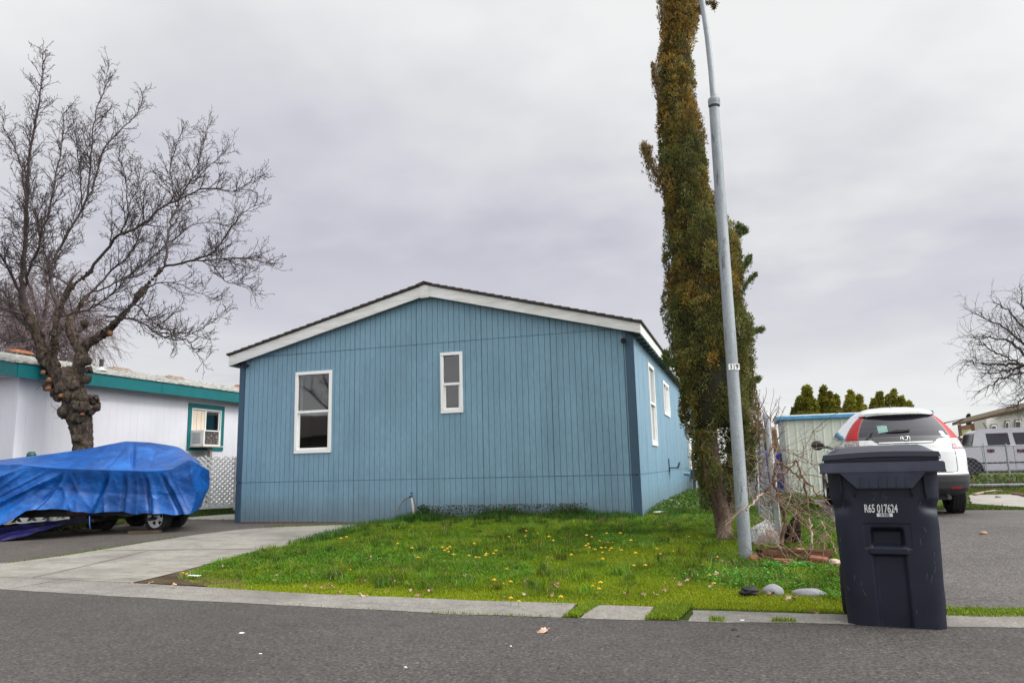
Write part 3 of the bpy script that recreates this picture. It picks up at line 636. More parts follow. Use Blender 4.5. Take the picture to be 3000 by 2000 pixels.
b.build('green_post_cap',simple('dark_green_cap',(.01,.06,.045),.5,.2,9,.05),lf2,smooth=True)

# ================= BOAT, TRAILER, TARP =================
M_tyre=simple('tyre_rubber',(.018,.018,.018),.8,.25,14,.3,90); M_rim=simple('white_rim',(.74,.74,.80),.35,.05,8,.03); M_dkmetal=simple('dark_trailer_metal',(.02,.02,.022),.6,.3,10,.1)
M_hole=simple('rim_hole_dark',(.012,.012,.012),.9,.1,5,0)
WR=.225
trl=thing('boat_trailer','low boat trailer with small white spoked wheels under the blue tarp','trailer',gr(375,1556),YAW)
def wheel(root,P,ang,R_=WR,wd=.15,rimm=M_rim,face=1,rr=.70,hole=True,spokes=5):
    """P hub centre (world), axle direction from ang (rotation about z), face = side that shows"""
    M4=Matrix.Translation(P)@Matrix.Rotation(ang,4,'Z')
    b=B(); h=wd/2; r=R_
    b.lathe([(r*rr,-h*.9),(r*.70,-h),(r*.9,-h),(r*.975,-h*.8),(r,-h*.45),(r,h*.45),(r*.975,h*.8),(r*.9,h),(r*.70,h),(r*rr,h*.9)],(0,0,0),40,'Y')
    for k in range(48):
        q=2*PI*k/48
        for s in (-1,1):
            R=Matrix.Rotation(-q,3,'Y'); c=R@Vector((r+.0,s*h*.5,0)); b.box(c,(.012,h*.7,r*.07),R)
    b.V=[tuple(M4@Vector(v)) for v in b.V]; wo=b.build('wheel',M_tyre,root,smooth=True,auto=35)
    b=B(); f=-face
    b.lathe([(r*rr*1.02,f*h*.92),(r*rr*.93,f*h*.95),(r*rr*.88,f*h*.55),(r*rr*.80,f*h*.32),(r*.20,f*h*.50),(r*.17,f*h*.62),(0.001,f*h*.62)],(0,0,0),40,'Y')
    b.V=[tuple(M4@Vector(v)) for v in b.V]; b.build('rim',rimm,wo,smooth=True,auto=50)
    if hole:
        b=B()
        for k in range(spokes):
            q=2*PI*(k+.3)/spokes; R=Matrix.Rotation(-q,3,'Y'); rad=r*rr*.60; w_=r*rr*.20
            P4=[R@Vector((rad-w_*.8,0,-w_*.6)),R@Vector((rad+w_*.7,0,-w_*1.1)),R@Vector((rad+w_*.7,0,w_*1.1)),R@Vector((rad-w_*.8,0,w_*.6))]
            b.prism([p+Vector((0,f*h*.46,0)) for p in P4],(0,-f*.02,0))
        b.lathe([(r*.07,f*h*.60),(r*.07,f*h*.75),(.001,f*h*.78)],(0,0,0),12,'Y')
        b.V=[tuple(M4@Vector(v)) for v in b.V]; build_each(b,'rim_hole',M_hole,wo)
    return wo
def gpt(u,v,up): P=gr(u,v); return P+Vector((0,0,up))
w1=gpt(462,1557,WR); w0=gpt(289,1554,WR+.01)
wheel(trl,w1,YAW-.30); wheel(trl,w0+CY*.06,YAW+.05,.25,.17,M_dkmetal); 
wheel(trl,gpt(402,1540,WR),YAW-.1,WR,.15,M_dkmetal); wheel(trl,gpt(512,1543,WR),YAW-.2,WR,.15,M_dkmetal)
b=B()
for X0,X1,Y,Z in ((-9.5,-5.55,12.35,.47),(-9.5,-5.55,13.1,.47)): b.box(cpt((X0+X1)/2,Y,Z),(X1-X0,.06,.09),Matrix.Rotation(YAW,3,'Z'))
for X in (-6.75,-5.95,-5.6): b.box(cpt(X,12.72,.44),(.06,.8,.07),Matrix.Rotation(YAW,3,'Z'))
for X in (-6.85,-5.95): b.tube([cpt(X,12.15,.36),cpt(X,13.4,.36)],.028,10)
b.build('frame',M_dkmetal,trl)
# hull
boat=thing('boat','white hulled boat with faded red registration lettering, mostly hidden under the blue tarp','boat',cpt(-7.6,12.7,.5))
def hull(u,v):
    X=-10.6+5.05*u; t=max(0,1-(X+10.6)/1.9); hw=.50*(1-t**2.2)+.02; zk=.50+.35*t**2; zg=1.08+.10*t
    pr=[(0,zk),(.55,zk+.10),(.86,zk+.22),(.96,zk+.34),(1,zg)]
    f=v*8-4; s=-1 if f<0 else 1; a=abs(f); i=min(3,int(a)); q=a-i; x=pr[i][0]+(pr[i+1][0]-pr[i][0])*q; z=pr[i][1]+(pr[i+1][1]-pr[i][1])*q
    return cpt(X,12.82+s*hw*x,z)
b=B(); b.grid(hull,40,16); hl=b.build('hull',simple('white_gelcoat',(.50,.50,.47),.35,.15,3,.05),boat,smooth=True)
b=B(); b.quad(*[hull(1,k/16) for k in range(17)]); b.build('transom',M_dkmetal,boat)
M_redtxt=simple('faded_red_paint',(.16,.03,.02),.6,.3,30,0)
Pn=at(228,1501,12.10); M4=Matrix.Translation(Pn)@Matrix.Rotation(YAW,4,'Z')@Matrix.Rotation(PI/2,4,'X')
text_mesh('lettering','OR 154 KE',.075,M_redtxt,M4,hl,bold=.002)
for i,(u,v,L,lab) in enumerate(((253,1557,.48,'weathered plank chocked under the left black trailer wheel'),(425,1561,.52,'weathered plank under the white rimmed trailer wheel'))):
    P=gr(u,v); b=B(); b.box(P+Vector((0,0,.022)),(L,.10,.04),Matrix.Rotation(YAW-.03+.02*i,3,'Z')); o=b.build('wood_plank',simple('old_plank',(.13,.085,.05),.9,.35,18,.5,sc=(.3,1,1)) ,None,bevel=.005); setp(o,lab,'plank','planks under the trailer wheels')
# tarp
t=MT('blue_tarp',.33,.40); n=t.noise(2.2,5,.65,dist=.8); a=t.ramp(n,[(.3,(.001,.032,.15)),(.55,(.002,.070,.29)),(.75,(.006,.125,.44))])
sc=t.ramp(t.noise(6,5,.8,sc=(.5,1,1.5),dist=.6),[(.55,0.),(.75,1.)]); a=t.mix(t.math('MULTIPLY',sc,.35),a,(.05,.22,.52)); t.color(a)
t.bump(t.noise(7,6,.66,sc=(.7,1,1.2),rot=(0,.5,0),dist=1.0),.35,.035); t.bump(t.noise(22,4,.7,sc=(1,1,.6),dist=.8),.35,.010); t.bump(t.noise(160,2,.5),.15,.002); M_tarp=t.m
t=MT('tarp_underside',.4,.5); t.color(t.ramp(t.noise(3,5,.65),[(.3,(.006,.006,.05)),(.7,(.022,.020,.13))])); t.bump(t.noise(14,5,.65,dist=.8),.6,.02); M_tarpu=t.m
cols=[ # ridge(u,v,D)  gunwale  mid   bottom (near side)
 ((-230,1392,12.7),(-230,1400,12.1),(-235,1520,11.7),(-240,1640,11.4)),
 ((-110,1362,12.8),(-110,1374,12.1),(-115,1480,11.75),(-120,1590,11.5)),
 ((0,1347,12.85),(0,1360,12.05),(-4,1452,11.8),(0,1536,11.65)),
 ((70,1338,12.85),(60,1359,12.05),(58,1435,11.85),(58,1498,11.75)),
 ((155,1328,12.85),(143,1369,12.05),(150,1435,11.9),(156,1491,11.85)),
 ((250,1315,12.85),(250,1374,12.03),(250,1445,11.95),(252,1505,11.9)),
 ((325,1300,12.85),(325,1376,12.03),(318,1445,11.95),(312,1500,11.93)),
 ((370,1292,12.85),(390,1378,12.03),(383,1448,11.95),(380,1503,11.93)),
 ((438,1295,12.85),(446,1379,12.03),(443,1450,11.93),(440,1505,11.9)),
 ((520,1308,12.9),(503,1374,12.05),(506,1450,11.95),(504,1510,11.93)),
 ((553,1328,12.95),(556,1346,12.15),(562,1440,12.1),(548,1506,12.05)),
 ((575,1352,13.0),(613,1377,12.45),(600,1430,12.4),(571,1495,12.35)),
]
def cr(p0,p1,p2,p3,t,k=.3): return p1.lerp(p2,t).lerp(cr_(p0,p1,p2,p3,t),k)
def cr_(p0,p1,p2,p3,t): return .5*((2*p1)+(-p0+p2)*t+(2*p0-5*p1+4*p2-p3)*t*t+(-p0+3*p1-3*p2+p3)*t**3)
def tarp_pts(c): return [at(*q) for q in c]
TC=[tarp_pts(c) for c in cols]
rows=[]
for c in TC:   # far side mirrored about the ridge, drawn in towards the narrow stern
    r,gq,m,bt_=c; Dr=dep(r); m=m+CY*.16; bt_=bt_+CY*.12
    def far(p):
        q=p+CY*(2*max(.25,Dr-dep(p))); X=q.dot(CX); lim=(588-1500)/2150*dep(q)
        if X>lim: q=q-CX*(X-lim)
        return q
    rows.append([far(m),far(gq),r,gq,m,bt_])
L_=rows[-1]; c3=L_[3].lerp(L_[1],.5)+CX*.03; c4=L_[4].lerp(L_[0],.5)+CX*.03; c5=L_[5].lerp(L_[0],.5)+CX*.02-Vector((0,0,.15))
rows.append([c4,c3,L_[2].lerp(c3,.6),c3,c4,c5]); rows.append([L_[0],L_[1],L_[2].lerp(L_[1],.5),L_[1],L_[0],L_[0]-Vector((0,0,.3))])
def tarp(u,v):
    nc=len(rows)-1; x=u*nc; i=min(nc-1,int(x)); fx=x-i; j_=v*5; j=min(4,int(j_)); fy=j_-j
    def col(k): k=max(0,min(nc,k)); return rows[k]
    pts=[]
    for jj in (j,j+1): pts.append(cr(col(i-1)[jj],col(i)[jj],col(i+1)[jj],col(i+2)[jj],fx))
    if j>=3:
        q0=cr(col(i-1)[max(0,j-1)],col(i)[max(0,j-1)],col(i+1)[max(0,j-1)],col(i+2)[max(0,j-1)],fx) if j!=3 else pts[0]*2-pts[1]
        q3=cr(col(i-1)[min(5,j+2)],col(i)[min(5,j+2)],col(i+1)[min(5,j+2)],col(i+2)[min(5,j+2)],fx) if j+2<=5 else pts[1]*2-pts[0]
        P=cr(q0,pts[0],pts[1],q3,fy)
    else: P=pts[0].lerp(pts[1],fy)
    X=P.dot(CX); Z=P.z
    def rdg(q): return 1-abs(mnoise.noise(q))*2.2
    if v>.6:
        k=ss((v-.6)/.14); 
        left=ss((-6.9-X)/.8)
        # long diagonal pulls at the bow, near vertical pleats towards the stern
        a1=rdg(Vector((X*1.25-Z*2.3,Z*.35,3)))*left+rdg(Vector((X*2.0+Z*.7,Z*.6,9)))*(1-left)
        a2=rdg(Vector((X*3.1-Z*4.6,Z*.9,5)))*left+rdg(Vector((X*4.4+Z*1.2,Z*1.3,6)))*(1-left)
        big=mnoise.noise(Vector((X*1.3,Z*2.2,1)))
        w=(.11*max(0,a1)**3+.045*max(0,a2)**3)*(.45+.55*left)+.04*big+.006*mnoise.noise(Vector((X*9+Z*6,Z*9,2)))
        for xc,sl,am in ((-6.60,-.32,.075),(-6.33,-.02,.05),(-6.02,.25,.06),(-5.75,.5,.06),(-7.35,-.55,.06)):
            w+=-am*math.exp(-((X-(xc+sl*(1.1-Z)))/.035)**2)+am*.6*math.exp(-((X-.07-(xc+sl*(1.1-Z)))/.05)**2)
        P=P-CY*((w-.03)*k)+Vector((0,0,.035*mnoise.noise(Vector((X*4,1,1)))*ss((v-.9)/.1)))
    elif .4<v<=.6:
        e=math.sin((v-.4)/.2*PI); f=(v-.4)/.2
        P=P+Vector((0,0,-.022*e+.020*mnoise.noise(Vector((X*2.2,v*9,2)))*e+.006*mnoise.noise(Vector((X*6+v*22,v*14,5)))*e))
        for xc,sl,am in ((-6.70,.02,.022),(-6.62,.42,.06),(-6.2,.25,.02)):
            P=P-Vector((0,0,am))*math.exp(-((X-(xc+sl*f))/.035)**2)*e
    return P
b=B(); b.grid(tarp,330,150); tp=b.build('tarpaulin',M_tarp,None,smooth=True); setp(tp,'large wrinkled blue tarp draped over the boat on its trailer','tarp')
# lower flap hanging in a curve from the bow, underside showing
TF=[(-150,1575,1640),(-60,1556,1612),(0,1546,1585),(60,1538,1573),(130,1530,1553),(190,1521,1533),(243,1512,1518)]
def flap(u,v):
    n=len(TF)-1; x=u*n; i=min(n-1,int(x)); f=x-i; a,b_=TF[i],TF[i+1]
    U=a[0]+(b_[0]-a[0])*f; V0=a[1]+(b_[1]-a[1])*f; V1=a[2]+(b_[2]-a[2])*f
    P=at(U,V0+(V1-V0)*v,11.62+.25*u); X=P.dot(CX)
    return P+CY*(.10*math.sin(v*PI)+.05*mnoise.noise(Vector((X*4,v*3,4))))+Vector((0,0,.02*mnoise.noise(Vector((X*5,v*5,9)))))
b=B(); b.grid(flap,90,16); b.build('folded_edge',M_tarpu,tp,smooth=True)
def flap2(u,v):   # slack dark cloth between flap and hull
    a=flap(u,0); X=a.dot(CX); c=cpt(X+.05,12.55,.30+.12*u); return a.lerp(c,v)+Vector((0,0,-.10*math.sin(v*PI)+.02*mnoise.noise(Vector((X*6,v*8,2)))))
b=B(); b.grid(flap2,60,14); b.build('slack_cloth',simple('grey_cloth_inside',(.06,.06,.07),.7,.3,6,.3),tp,smooth=True)
# drawn cord at the left wheel
b=B(); a=at(262,1512,11.85); b.tube([a,a+Vector((0,0,-.12))+CX*.01,a+Vector((0,0,-.2))+CX*.03],.008,6); b.build('cord',simple('blue_cord',(.03,.10,.35),.6,.1,20,0),tp,smooth=True)
# ================= TREES =================
def barkmat(name,dark,light,moss=None,orange=None,scale=1.):
    t=MT(name,.95,.15); n=t.noise(7*scale,6,.75,sc=(1,1,.35),dist=1.2); f=t.noise(38*scale,5,.75,sc=(1,1,.5),dist=.6)
    a=t.ramp(n,[(.30,dark),(.5,tuple((x+y)/2 for x,y in zip(dark,light))),(.72,light)]); a=t.mix(1.,a,t.ramp(f,[(.3,.35),(.5,.9),(.7,1.5)]),'MULTIPLY')
    if moss: m=t.ramp(t.noise(4.5,5,.7),[(.52,0.),(.64,1.)]); a=t.mix(t.math('MULTIPLY',m,.7),a,moss)
    if orange: m=t.ramp(t.noise(6,3,.6),[(.68,0.),(.72,1.)]); a=t.mix(t.math('MULTIPLY',m,.6),a,orange)
    t.color(a); t.bump(n,.9,.03); t.bump(f,.9,.012); return t.m
M_bark=barkmat('gnarled_bark',(.010,.007,.006),(.165,.125,.10),(.035,.04,.012),(.22,.10,.05))
M_twig=simple('twig_bark',(.055,.040,.038),.9,.35,5,0); M_twig2=simple('grey_twig',(.11,.09,.085),.9,.3,3,0); M_twig3=simple('dark_far_twig',(.045,.036,.034),.9,.3,3,0)
def V3(p): return np.array([p[0],p[1],p[2]],float)
def spline(P,m):
    P=np.array(P,float); n=len(P); out=[]
    for i in range(n-1):
        p0,p1,p2,p3=P[max(0,i-1)],P[i],P[i+1],P[min(n-1,i+2)]
        for k in range(m):
            t=k/m; out.append(.5*((2*p1)+(-p0+p2)*t+(2*p0-5*p1+4*p2-p3)*t*t+(-p0+3*p1-3*p2+p3)*t**3))
    out.append(P[-1]); return np.array(out)
def grow(rg,p,d,L,n,up=0.,wig=.25,target=None):
    P=[p]; d=d/np.linalg.norm(d)
    for i in range(n):
        d=d+rg.normal(0,wig,3)+np.array([0,0,up]); d/=np.linalg.norm(d); p=p+d*L/n; P.append(p)
    return np.array(P)
def side_dir(rg,t,spread,up=0.,flat=None):
    r=rg.normal(0,1,3); r-=t*r.dot(t); r/=np.linalg.norm(r)+1e-9
    d=t*math.cos(spread)+r*math.sin(spread)+np.array([0,0,up]); return d/np.linalg.norm(d)
def twigtree(rg,nb,limb,rad,sp1,l1,up1,l2,sp2,spur,r1=.011,r2=.005,start=.25,rmin=.0025,wig=.22,l3=.06,bud=True,droop=0.,taper=.6):
    """laterals, twigs and spurs along one traced limb"""
    seg=np.linalg.norm(np.diff(limb,axis=0),axis=1); cum=np.concatenate([[0],np.cumsum(seg)]); T=cum[-1]
    s=start*T
    while s<=T:
        i=min(len(seg)-1,np.searchsorted(cum,s)-1 if s>0 else 0); i=max(i,0); f=(s-cum[i])/max(seg[i],1e-6); p=limb[i]+(limb[i+1]-limb[i])*f; t=(limb[i+1]-limb[i])/max(seg[i],1e-6)
        fr=s/T; L=l1*(1-.80*fr**1.1)*rg.uniform(.4,1.15); rr=min(r1,rad[min(i,len(rad)-1)]*.8)*rg.uniform(.7,1.1)
        A=grow(rg,p,side_dir(rg,t,rg.uniform(.5,1.1),up1),L,7,up1*.28-droop*.10,wig*.5)
        nb.tube(A,np.linspace(rr,r2*.8,len(A)),4)
        k=max(2,int(L/sp2)); 
        for j in range(k):
            a=(j+rg.uniform(.2,1))/k*(len(A)-1.01); ia=int(a); pp=A[ia]+(A[ia+1]-A[ia])*(a-ia); tt=A[ia+1]-A[ia]; tt/=np.linalg.norm(tt)+1e-9
            L2=l2*rg.uniform(.35,1.2)*(1-.4*j/k)
            C=grow(rg,pp,side_dir(rg,tt,rg.uniform(.5,1.0),up1*.6-droop),L2,5,up1*.25-droop*.35,wig)
            nb.tube(C,np.linspace(r2,rmin,len(C)),3)
            m=int(L2/spur) if spur else 0
            for q in range(m):
                a2=rg.uniform(.15,1)*(len(C)-1.01); ic=int(a2); p3=C[ic]+(C[ic+1]-C[ic])*(a2-ic); t3=C[ic+1]-C[ic]; t3/=np.linalg.norm(t3)+1e-9
                D=grow(rg,p3,side_dir(rg,t3,rg.uniform(.6,1.2),up1*.5-droop*.7),l3*rg.uniform(.5,1.4),2,0,.15)
                if bud: D=np.vstack([D,D[-1]+(D[-1]-D[-2])*.28,D[-1]+(D[-1]-D[-2])*.55]); nb.tube(D,[rmin,rmin*.9,rmin*1.1,rmin*2.3,rmin*.4],3)
                else: nb.tube(D,[rmin,rmin*.8,rmin*.5],3)
        s+=sp1*rg.uniform(.6,1.4)*(1-.35*fr)
def limbpx(pts,m=5,kd=1.): return spline([V3(at(p[0],p[1],p[2]*kd)) for p in pts],m)

# --- gnarled bare street tree on the left
D0=14.3; KD=14.3/12.7
bt=thing('bare_tree','gnarled leafless tree with a thick burled trunk and budding twigs behind the blue tarp','tree',Vector((at(244,1500,D0).x,at(244,1500,D0).y,.15)))
def trunkmesh(name,paths,mat,parent,res=.035,disp=.03):
    mb=bpy.data.metaballs.new(name); mb.resolution=res; mb.render_resolution=res; mb.threshold=.05
    ob=bpy.data.objects.new(name,mb); COL.objects.link(ob)
    for path,rads in paths:
        P=spline(path,8); R=np.interp(np.linspace(0,1,len(P)),np.linspace(0,1,len(rads)),rads)
        for p,r in zip(P,R):
            e=mb.elements.new(); e.co=p; e.radius=r*1.32; e.stiffness=2.
    bpy.context.view_layer.update(); me=bpy.data.meshes.new_from_object(ob.evaluated_get(bpy.context.evaluated_depsgraph_get())); bpy.data.objects.remove(ob); me.name=name
    for v in me.vertices:
        c=v.co; n=v.normal; k=.6*mnoise.noise(Vector((c.x*5,c.y*5,c.z*2.2)))-.75*abs(mnoise.noise(Vector((c.x*11,c.y*11,c.z*4))))+.45*mnoise.noise(Vector((c.x*22,c.y*22,c.z*9)))-.3*abs(mnoise.noise(c*34))+.35
        v.co=c+n*disp*k
    me.materials.clear(); me.materials.append(mat); me.polygons.foreach_set('use_smooth',[True]*len(me.polygons))
    return link(bpy.data.objects.new(name,me),parent)
T0=[at(u,v,D0) for u,v in ((246,1510),(244,1400),(242,1310),(238,1250),(226,1190),(216,1150),(206,1110))]
tp_=[(T0,[.235,.20,.175,.19,.25,.24,.25])]
LA=[at(*p) for p in ((196,1130,D0),(160,1090,D0),(132,1050,D0-.05),(118,1000,D0-.1),(94,945,D0-.2),(72,900,D0-.2),(62,860,D0-.2))]
LB=[at(*p) for p in ((215,1120,D0),(226,1085,D0),(240,1040,D0+.1),(256,1008,D0+.1),(300,978,D0+.1),(338,945,D0),(376,905,D0),(421,845,D0),(484,779,D0+.1))]
LC=[at(*p) for p in ((170,1095,D0-.1),(160,1050,D0-.15),(166,960,D0-.3),(172,915,D0-.3),(210,842,D0-.4),(267,793,D0-.4))]
LD=[at(*p) for p in ((240,1030,D0+.1),(215,985,D0+.3),(205,940,D0+.4),(230,900,D0+.5),(262,860,D0+.6))]
tp_+=[(LA,[.19,.15,.12,.10,.085,.07,.055]),(LB,[.17,.12,.105,.10,.082,.065,.055,.045,.03]),(LC,[.08,.07,.06,.055,.045,.032]),(LD,[.1,.085,.07,.05,.035])]
tp_=[(p,[q*KD*.70 for q in r]) for p,r in tp_]
for u,v,r,dd in ((268,1185,.15,-.02),(262,1200,.12,-.1),(180,1140,.13,-.15),(150,1118,.10,-.05),(138,1085,.09,0),(142,1132,.10,-.05),(190,1205,.13,-.1),(205,1165,.14,-.16),(240,1170,.13,-.15),(230,1225,.14,-.12),(225,1285,.09,-.14),(276,1170,.10,-.1),(282,1195,.09,-.08),(258,1170,.11,-.16),(248,1195,.12,-.2),(215,1130,.10,-.2),(172,1165,.08,-.12),(160,1150,.07,-.1),(130,1070,.06,-.1),(225,1190,.12,-.2),(252,1112,.08,-.1),(262,1085,.07,0),(252,1060,.08,-.08),(245,950,.07,.1),(122,1045,.09,.0),(318,978,.06,-.05),(185,1095,.11,-.12)):
    c=at(u,v,D0+dd); tp_.append(([c,c+Vector((.02,0,.02))],[r*.74,r*.74]))
trunkmesh('trunk',tp_,M_bark,bt,.022,.075)
b=B()
for u,v,r,dd,tx,ty in ((323,975,.042,-.13,.5,-.8),(122,1090,.04,-.15,-.6,-.8),(140,1112,.045,-.17,-.4,-.9),(138,1137,.045,-.16,-.3,-.9),(178,1158,.04,-.26,.1,-1),(240,1212,.03,-.27,.2,-1)):
    P=at(u,v,D0+dd); q=(CX*tx+CY*ty).normalized(); b.tube([P-q*.05,P,P+q*.012],[r*1.1,r,r*.8],12)
build_each(b,'pruning_scar',simple('cut_wood_orange',(.26,.11,.045),.85,.3,20,.3),bt,smooth=True,auto=40)
rg=np.random.default_rng(21); nb=NB()
limbs=[ # (points, r0, r1, lateral spacing, lateral length)
 (((72,900,12.5),(66,820,12.4),(74,701,12.3),(80,560,12.2),(86,460,12.2),(112,316,12.1),(124,215,12.1),(128,150,12.1)),.055,.006),
 (((70,850,12.5),(91,772,12.2),(140,640,12.0),(165,520,11.9),(178,430,11.8),(190,330,11.8)),.03,.005),
 (((66,880,12.5),(30,800,12.3),(-20,700,12.0),(-60,560,12)),.035,.006),
 (((62,860,12.5),(75,600,12.9),(60,480,13),(20,390,13),(5,340,13)),.028,.005),
 (((80,930,12.5),(20,905,12.2),(-60,890,12)),.03,.008),
 (((110,990,12.6),(40,995,12.3),(-40,975,12)),.025,.008),
 (((172,915,12.4),(151,830,12.8),(170,740,13.1),(231,631,13.3),(275,540,13.4),(310,430,13.4),(372,365,13.4),(412,320,13.4),(421,275,13.4)),.035,.005),
 (((255,580,13.3),(268,460,13.4),(275,350,13.5),(309,240,13.6),(322,185,13.6)),.022,.004),
 (((240,640,13.3),(235,520,13.4),(225,420,13.5),(212,330,13.5)),.016,.004),
 (((267,793,12.3),(337,701,12.1),(405,665,11.9),(470,610,11.8),(526,582,11.8),(596,554,11.8),(680,560,11.8),(740,530,11.8),(776,512,11.8)),.03,.004),
 (((337,701,12.1),(372,640,12.0),(372,560,11.9),(352,470,11.8),(345,430,11.8)),.018,.004),
 (((484,779,12.8),(491,701,12.9),(505,640,13),(519,600,13.1),(560,520,13.3),(590,440,13.4),(612,360,13.4)),.03,.004),
 (((519,610,13.1),(500,500,13.3),(520,420,13.4),(555,365,13.4)),.014,.004),
 (((560,540,13.3),(620,480,13.4),(675,425,13.4)),.014,.004),
 (((484,779,12.8),(561,765,12.6),(631,730,12.5),(687,652,12.4),(712,622,12.4),(770,592,12.4)),.026,.004),
 (((561,765,12.6),(666,757,12.3),(772,765,12.2),(812,788,12.2)),.016,.004),
 (((600,745,12.5),(660,820,12.4),(720,835,12.3),(750,850,12.3)),.012,.004),
 (((421,845,12.7),(491,828,12.9),(561,849,13.1),(640,882,13.2)),.016,.004),
 (((350,925,12.7),(395,890,12.4),(450,945,12.2),(520,975,12.1),(582,968,12.1),(630,935,12.1),(668,912,12.1)),.018,.004),
 (((309,925,12.5),(393,935,12.3),(477,982,12.2),(547,996,12.2),(570,1030,12.2),(600,1058,12.2)),.02,.004),
 (((262,860,13.3),(330,790,13.5),(390,730,13.6),(420,640,13.6),(405,540,13.6),(400,470,13.6)),.026,.004),
 (((205,940,13.1),(160,860,13.3),(135,760,13.5),(110,640,13.6),(150,560,13.6)),.03,.005),
 (((210,842,12.3),(130,790,12.1),(50,760,12),(-30,745,12)),.018,.005),
 (((170,930,12.3),(260,905,12.0),(330,860,11.8),(420,770,11.7),(470,700,11.7)),.02,.004),
 (((262,860,13.3),(340,830,13.4),(440,760,13.5),(520,690,13.6),(600,650,13.6),(690,670,13.6)),.02,.004),
 (((120,1000,12.6),(60,930,12.8),(10,860,13),(-30,800,13)),.03,.006),
]
for pts,r0,r1 in limbs:
    P=limbpx(pts,5,KD); P[1:-1]+=rg.normal(0,.014,(len(P)-2,3)); R=np.linspace(r0**.7,r1**.7,len(P))**(1/.7); nb.tube(P,R,7)
    twigtree(rg,nb,P,R,.105,.95,.20,.33,.070,.06,start=.14,rmin=.0033,r1=.011,r2=.0050,l3=.06,wig=.17)
for k in range(70):  # sprouts on the burls
    u,v=rg.choice([(268,1185),(180,1150),(145,1130),(150,1110),(240,1080),(190,1210),(130,1060),(260,1100)]); p=V3(at(u+rg.uniform(-14,14),v+rg.uniform(-14,14),D0-.1)); nb.tube(grow(rg,p,np.array([rg.normal(0,.8)-.3,-.5,rg.uniform(-.2,.8)]),rg.uniform(.08,.35),4,.05,.3),np.linspace(.005,.002,5),3)
nb.build('crown',M_twig,bt)
# --- weeping tree far behind the white house
rg=np.random.default_rng(5); nb=NB(); D1=33
wt=thing('weeping_tree','distant leafless weeping tree with hanging purple brown twigs behind the white house roof','tree',Vector((*at(120,1380,D1)[:2],.1)))
b=B(); b.tube([at(120,1390,D1),at(118,1200,D1),at(124,1080,D1),at(120,1000,D1)],[.38,.30,.26,.2],12); b.build('trunk',M_bark,wt,smooth=True)
for pts in (((120,1080),(60,1060),(-30,1030)),((120,1060),(90,1000),(50,950)),((120,1060),(160,1010),(190,960),(230,930)),((122,1070),(220,1040),(290,1000)),((110,1020),(60,900),(60,830)),((120,1050),(70,960),(10,880),(-60,840)),((120,1030),(110,920),(80,820),(50,770)),((120,1010),(170,900),(210,820),(240,790)),((122,1040),(190,950),(250,890),(285,880)),((120,1060),(40,1010),(-40,960)),((120,1050),(200,1000),(260,950),(296,950)),((120,980),(140,860),(130,780)),((122,1040),(60,940),(30,870)),((122,1040),(150,960),(190,900))):
    P=limbpx([(u,v,D1+rg.uniform(-1.5,1.5)) for u,v in pts],6); R=np.linspace(.12,.02,len(P)); nb.tube(P,R,5)
    twigtree(rg,nb,P,R,.17,2.3,.10,1.9,.22,.30,start=.1,rmin=.006,r1=.022,r2=.009,l3=.35,bud=False,droop=.55,wig=.14)
nb.build('crown',simple('purple_twig',(.13,.09,.095),.9,.3,2,0),wt)
# --- bare tree at the right edge
rg=np.random.default_rng(8); nb=NB(); D2=26
rt=thing('bare_tree','dark leafless tree with fine drooping twigs reaching in from the right edge','tree',Vector((*at(3190,1395,D2)[:2],.2)))
b=B(); b.tube([at(3190,1405,D2),at(3180,1300,D2),at(3150,1220,D2),at(3110,1150,D2)],[.32,.26,.22,.17],12); b.build('trunk',M_bark,rt,smooth=True)
for pts in (((3110,1150),(3040,1090),(2985,1060),(2930,1040),(2880,1010),(2840,975)),((3110,1150),(3060,1110),(3000,1088),(2950,1095),(2895,1120),(2860,1140)),((3110,1150),(3040,1000),(2990,900),(2985,830)),((3060,1050),(3000,970),(2945,905),(2900,880)),((3090,1120),(3030,1130),(2990,1160),(2960,1190)),((3080,1100),(3010,1020),(2940,960),(2880,930),(2830,905)),((3110,1150),(3100,1000),(3060,880),(3010,800)),((2985,1060),(2930,1065),(2880,1060),(2820,1050)),((3040,1090),(2970,1010),(2900,985),(2850,985)),((3000,1060),(2960,1080),(2920,1085),(2870,1090))):
    P=limbpx([(u+8,v+4,D2+rg.uniform(-1.2,1.2)) for u,v in pts],6); P[1:-1]+=rg.normal(0,.03,(len(P)-2,3)); R=np.linspace(.06,.010,len(P)); nb.tube(P,R,5)
    twigtree(rg,nb,P,R,.26,1.5,.04,.95,.20,.22,start=.2,rmin=.0042,r1=.016,r2=.007,l3=.22,bud=False,droop=.16,wig=.2)
nb.build('crown',M_twig3,rt)

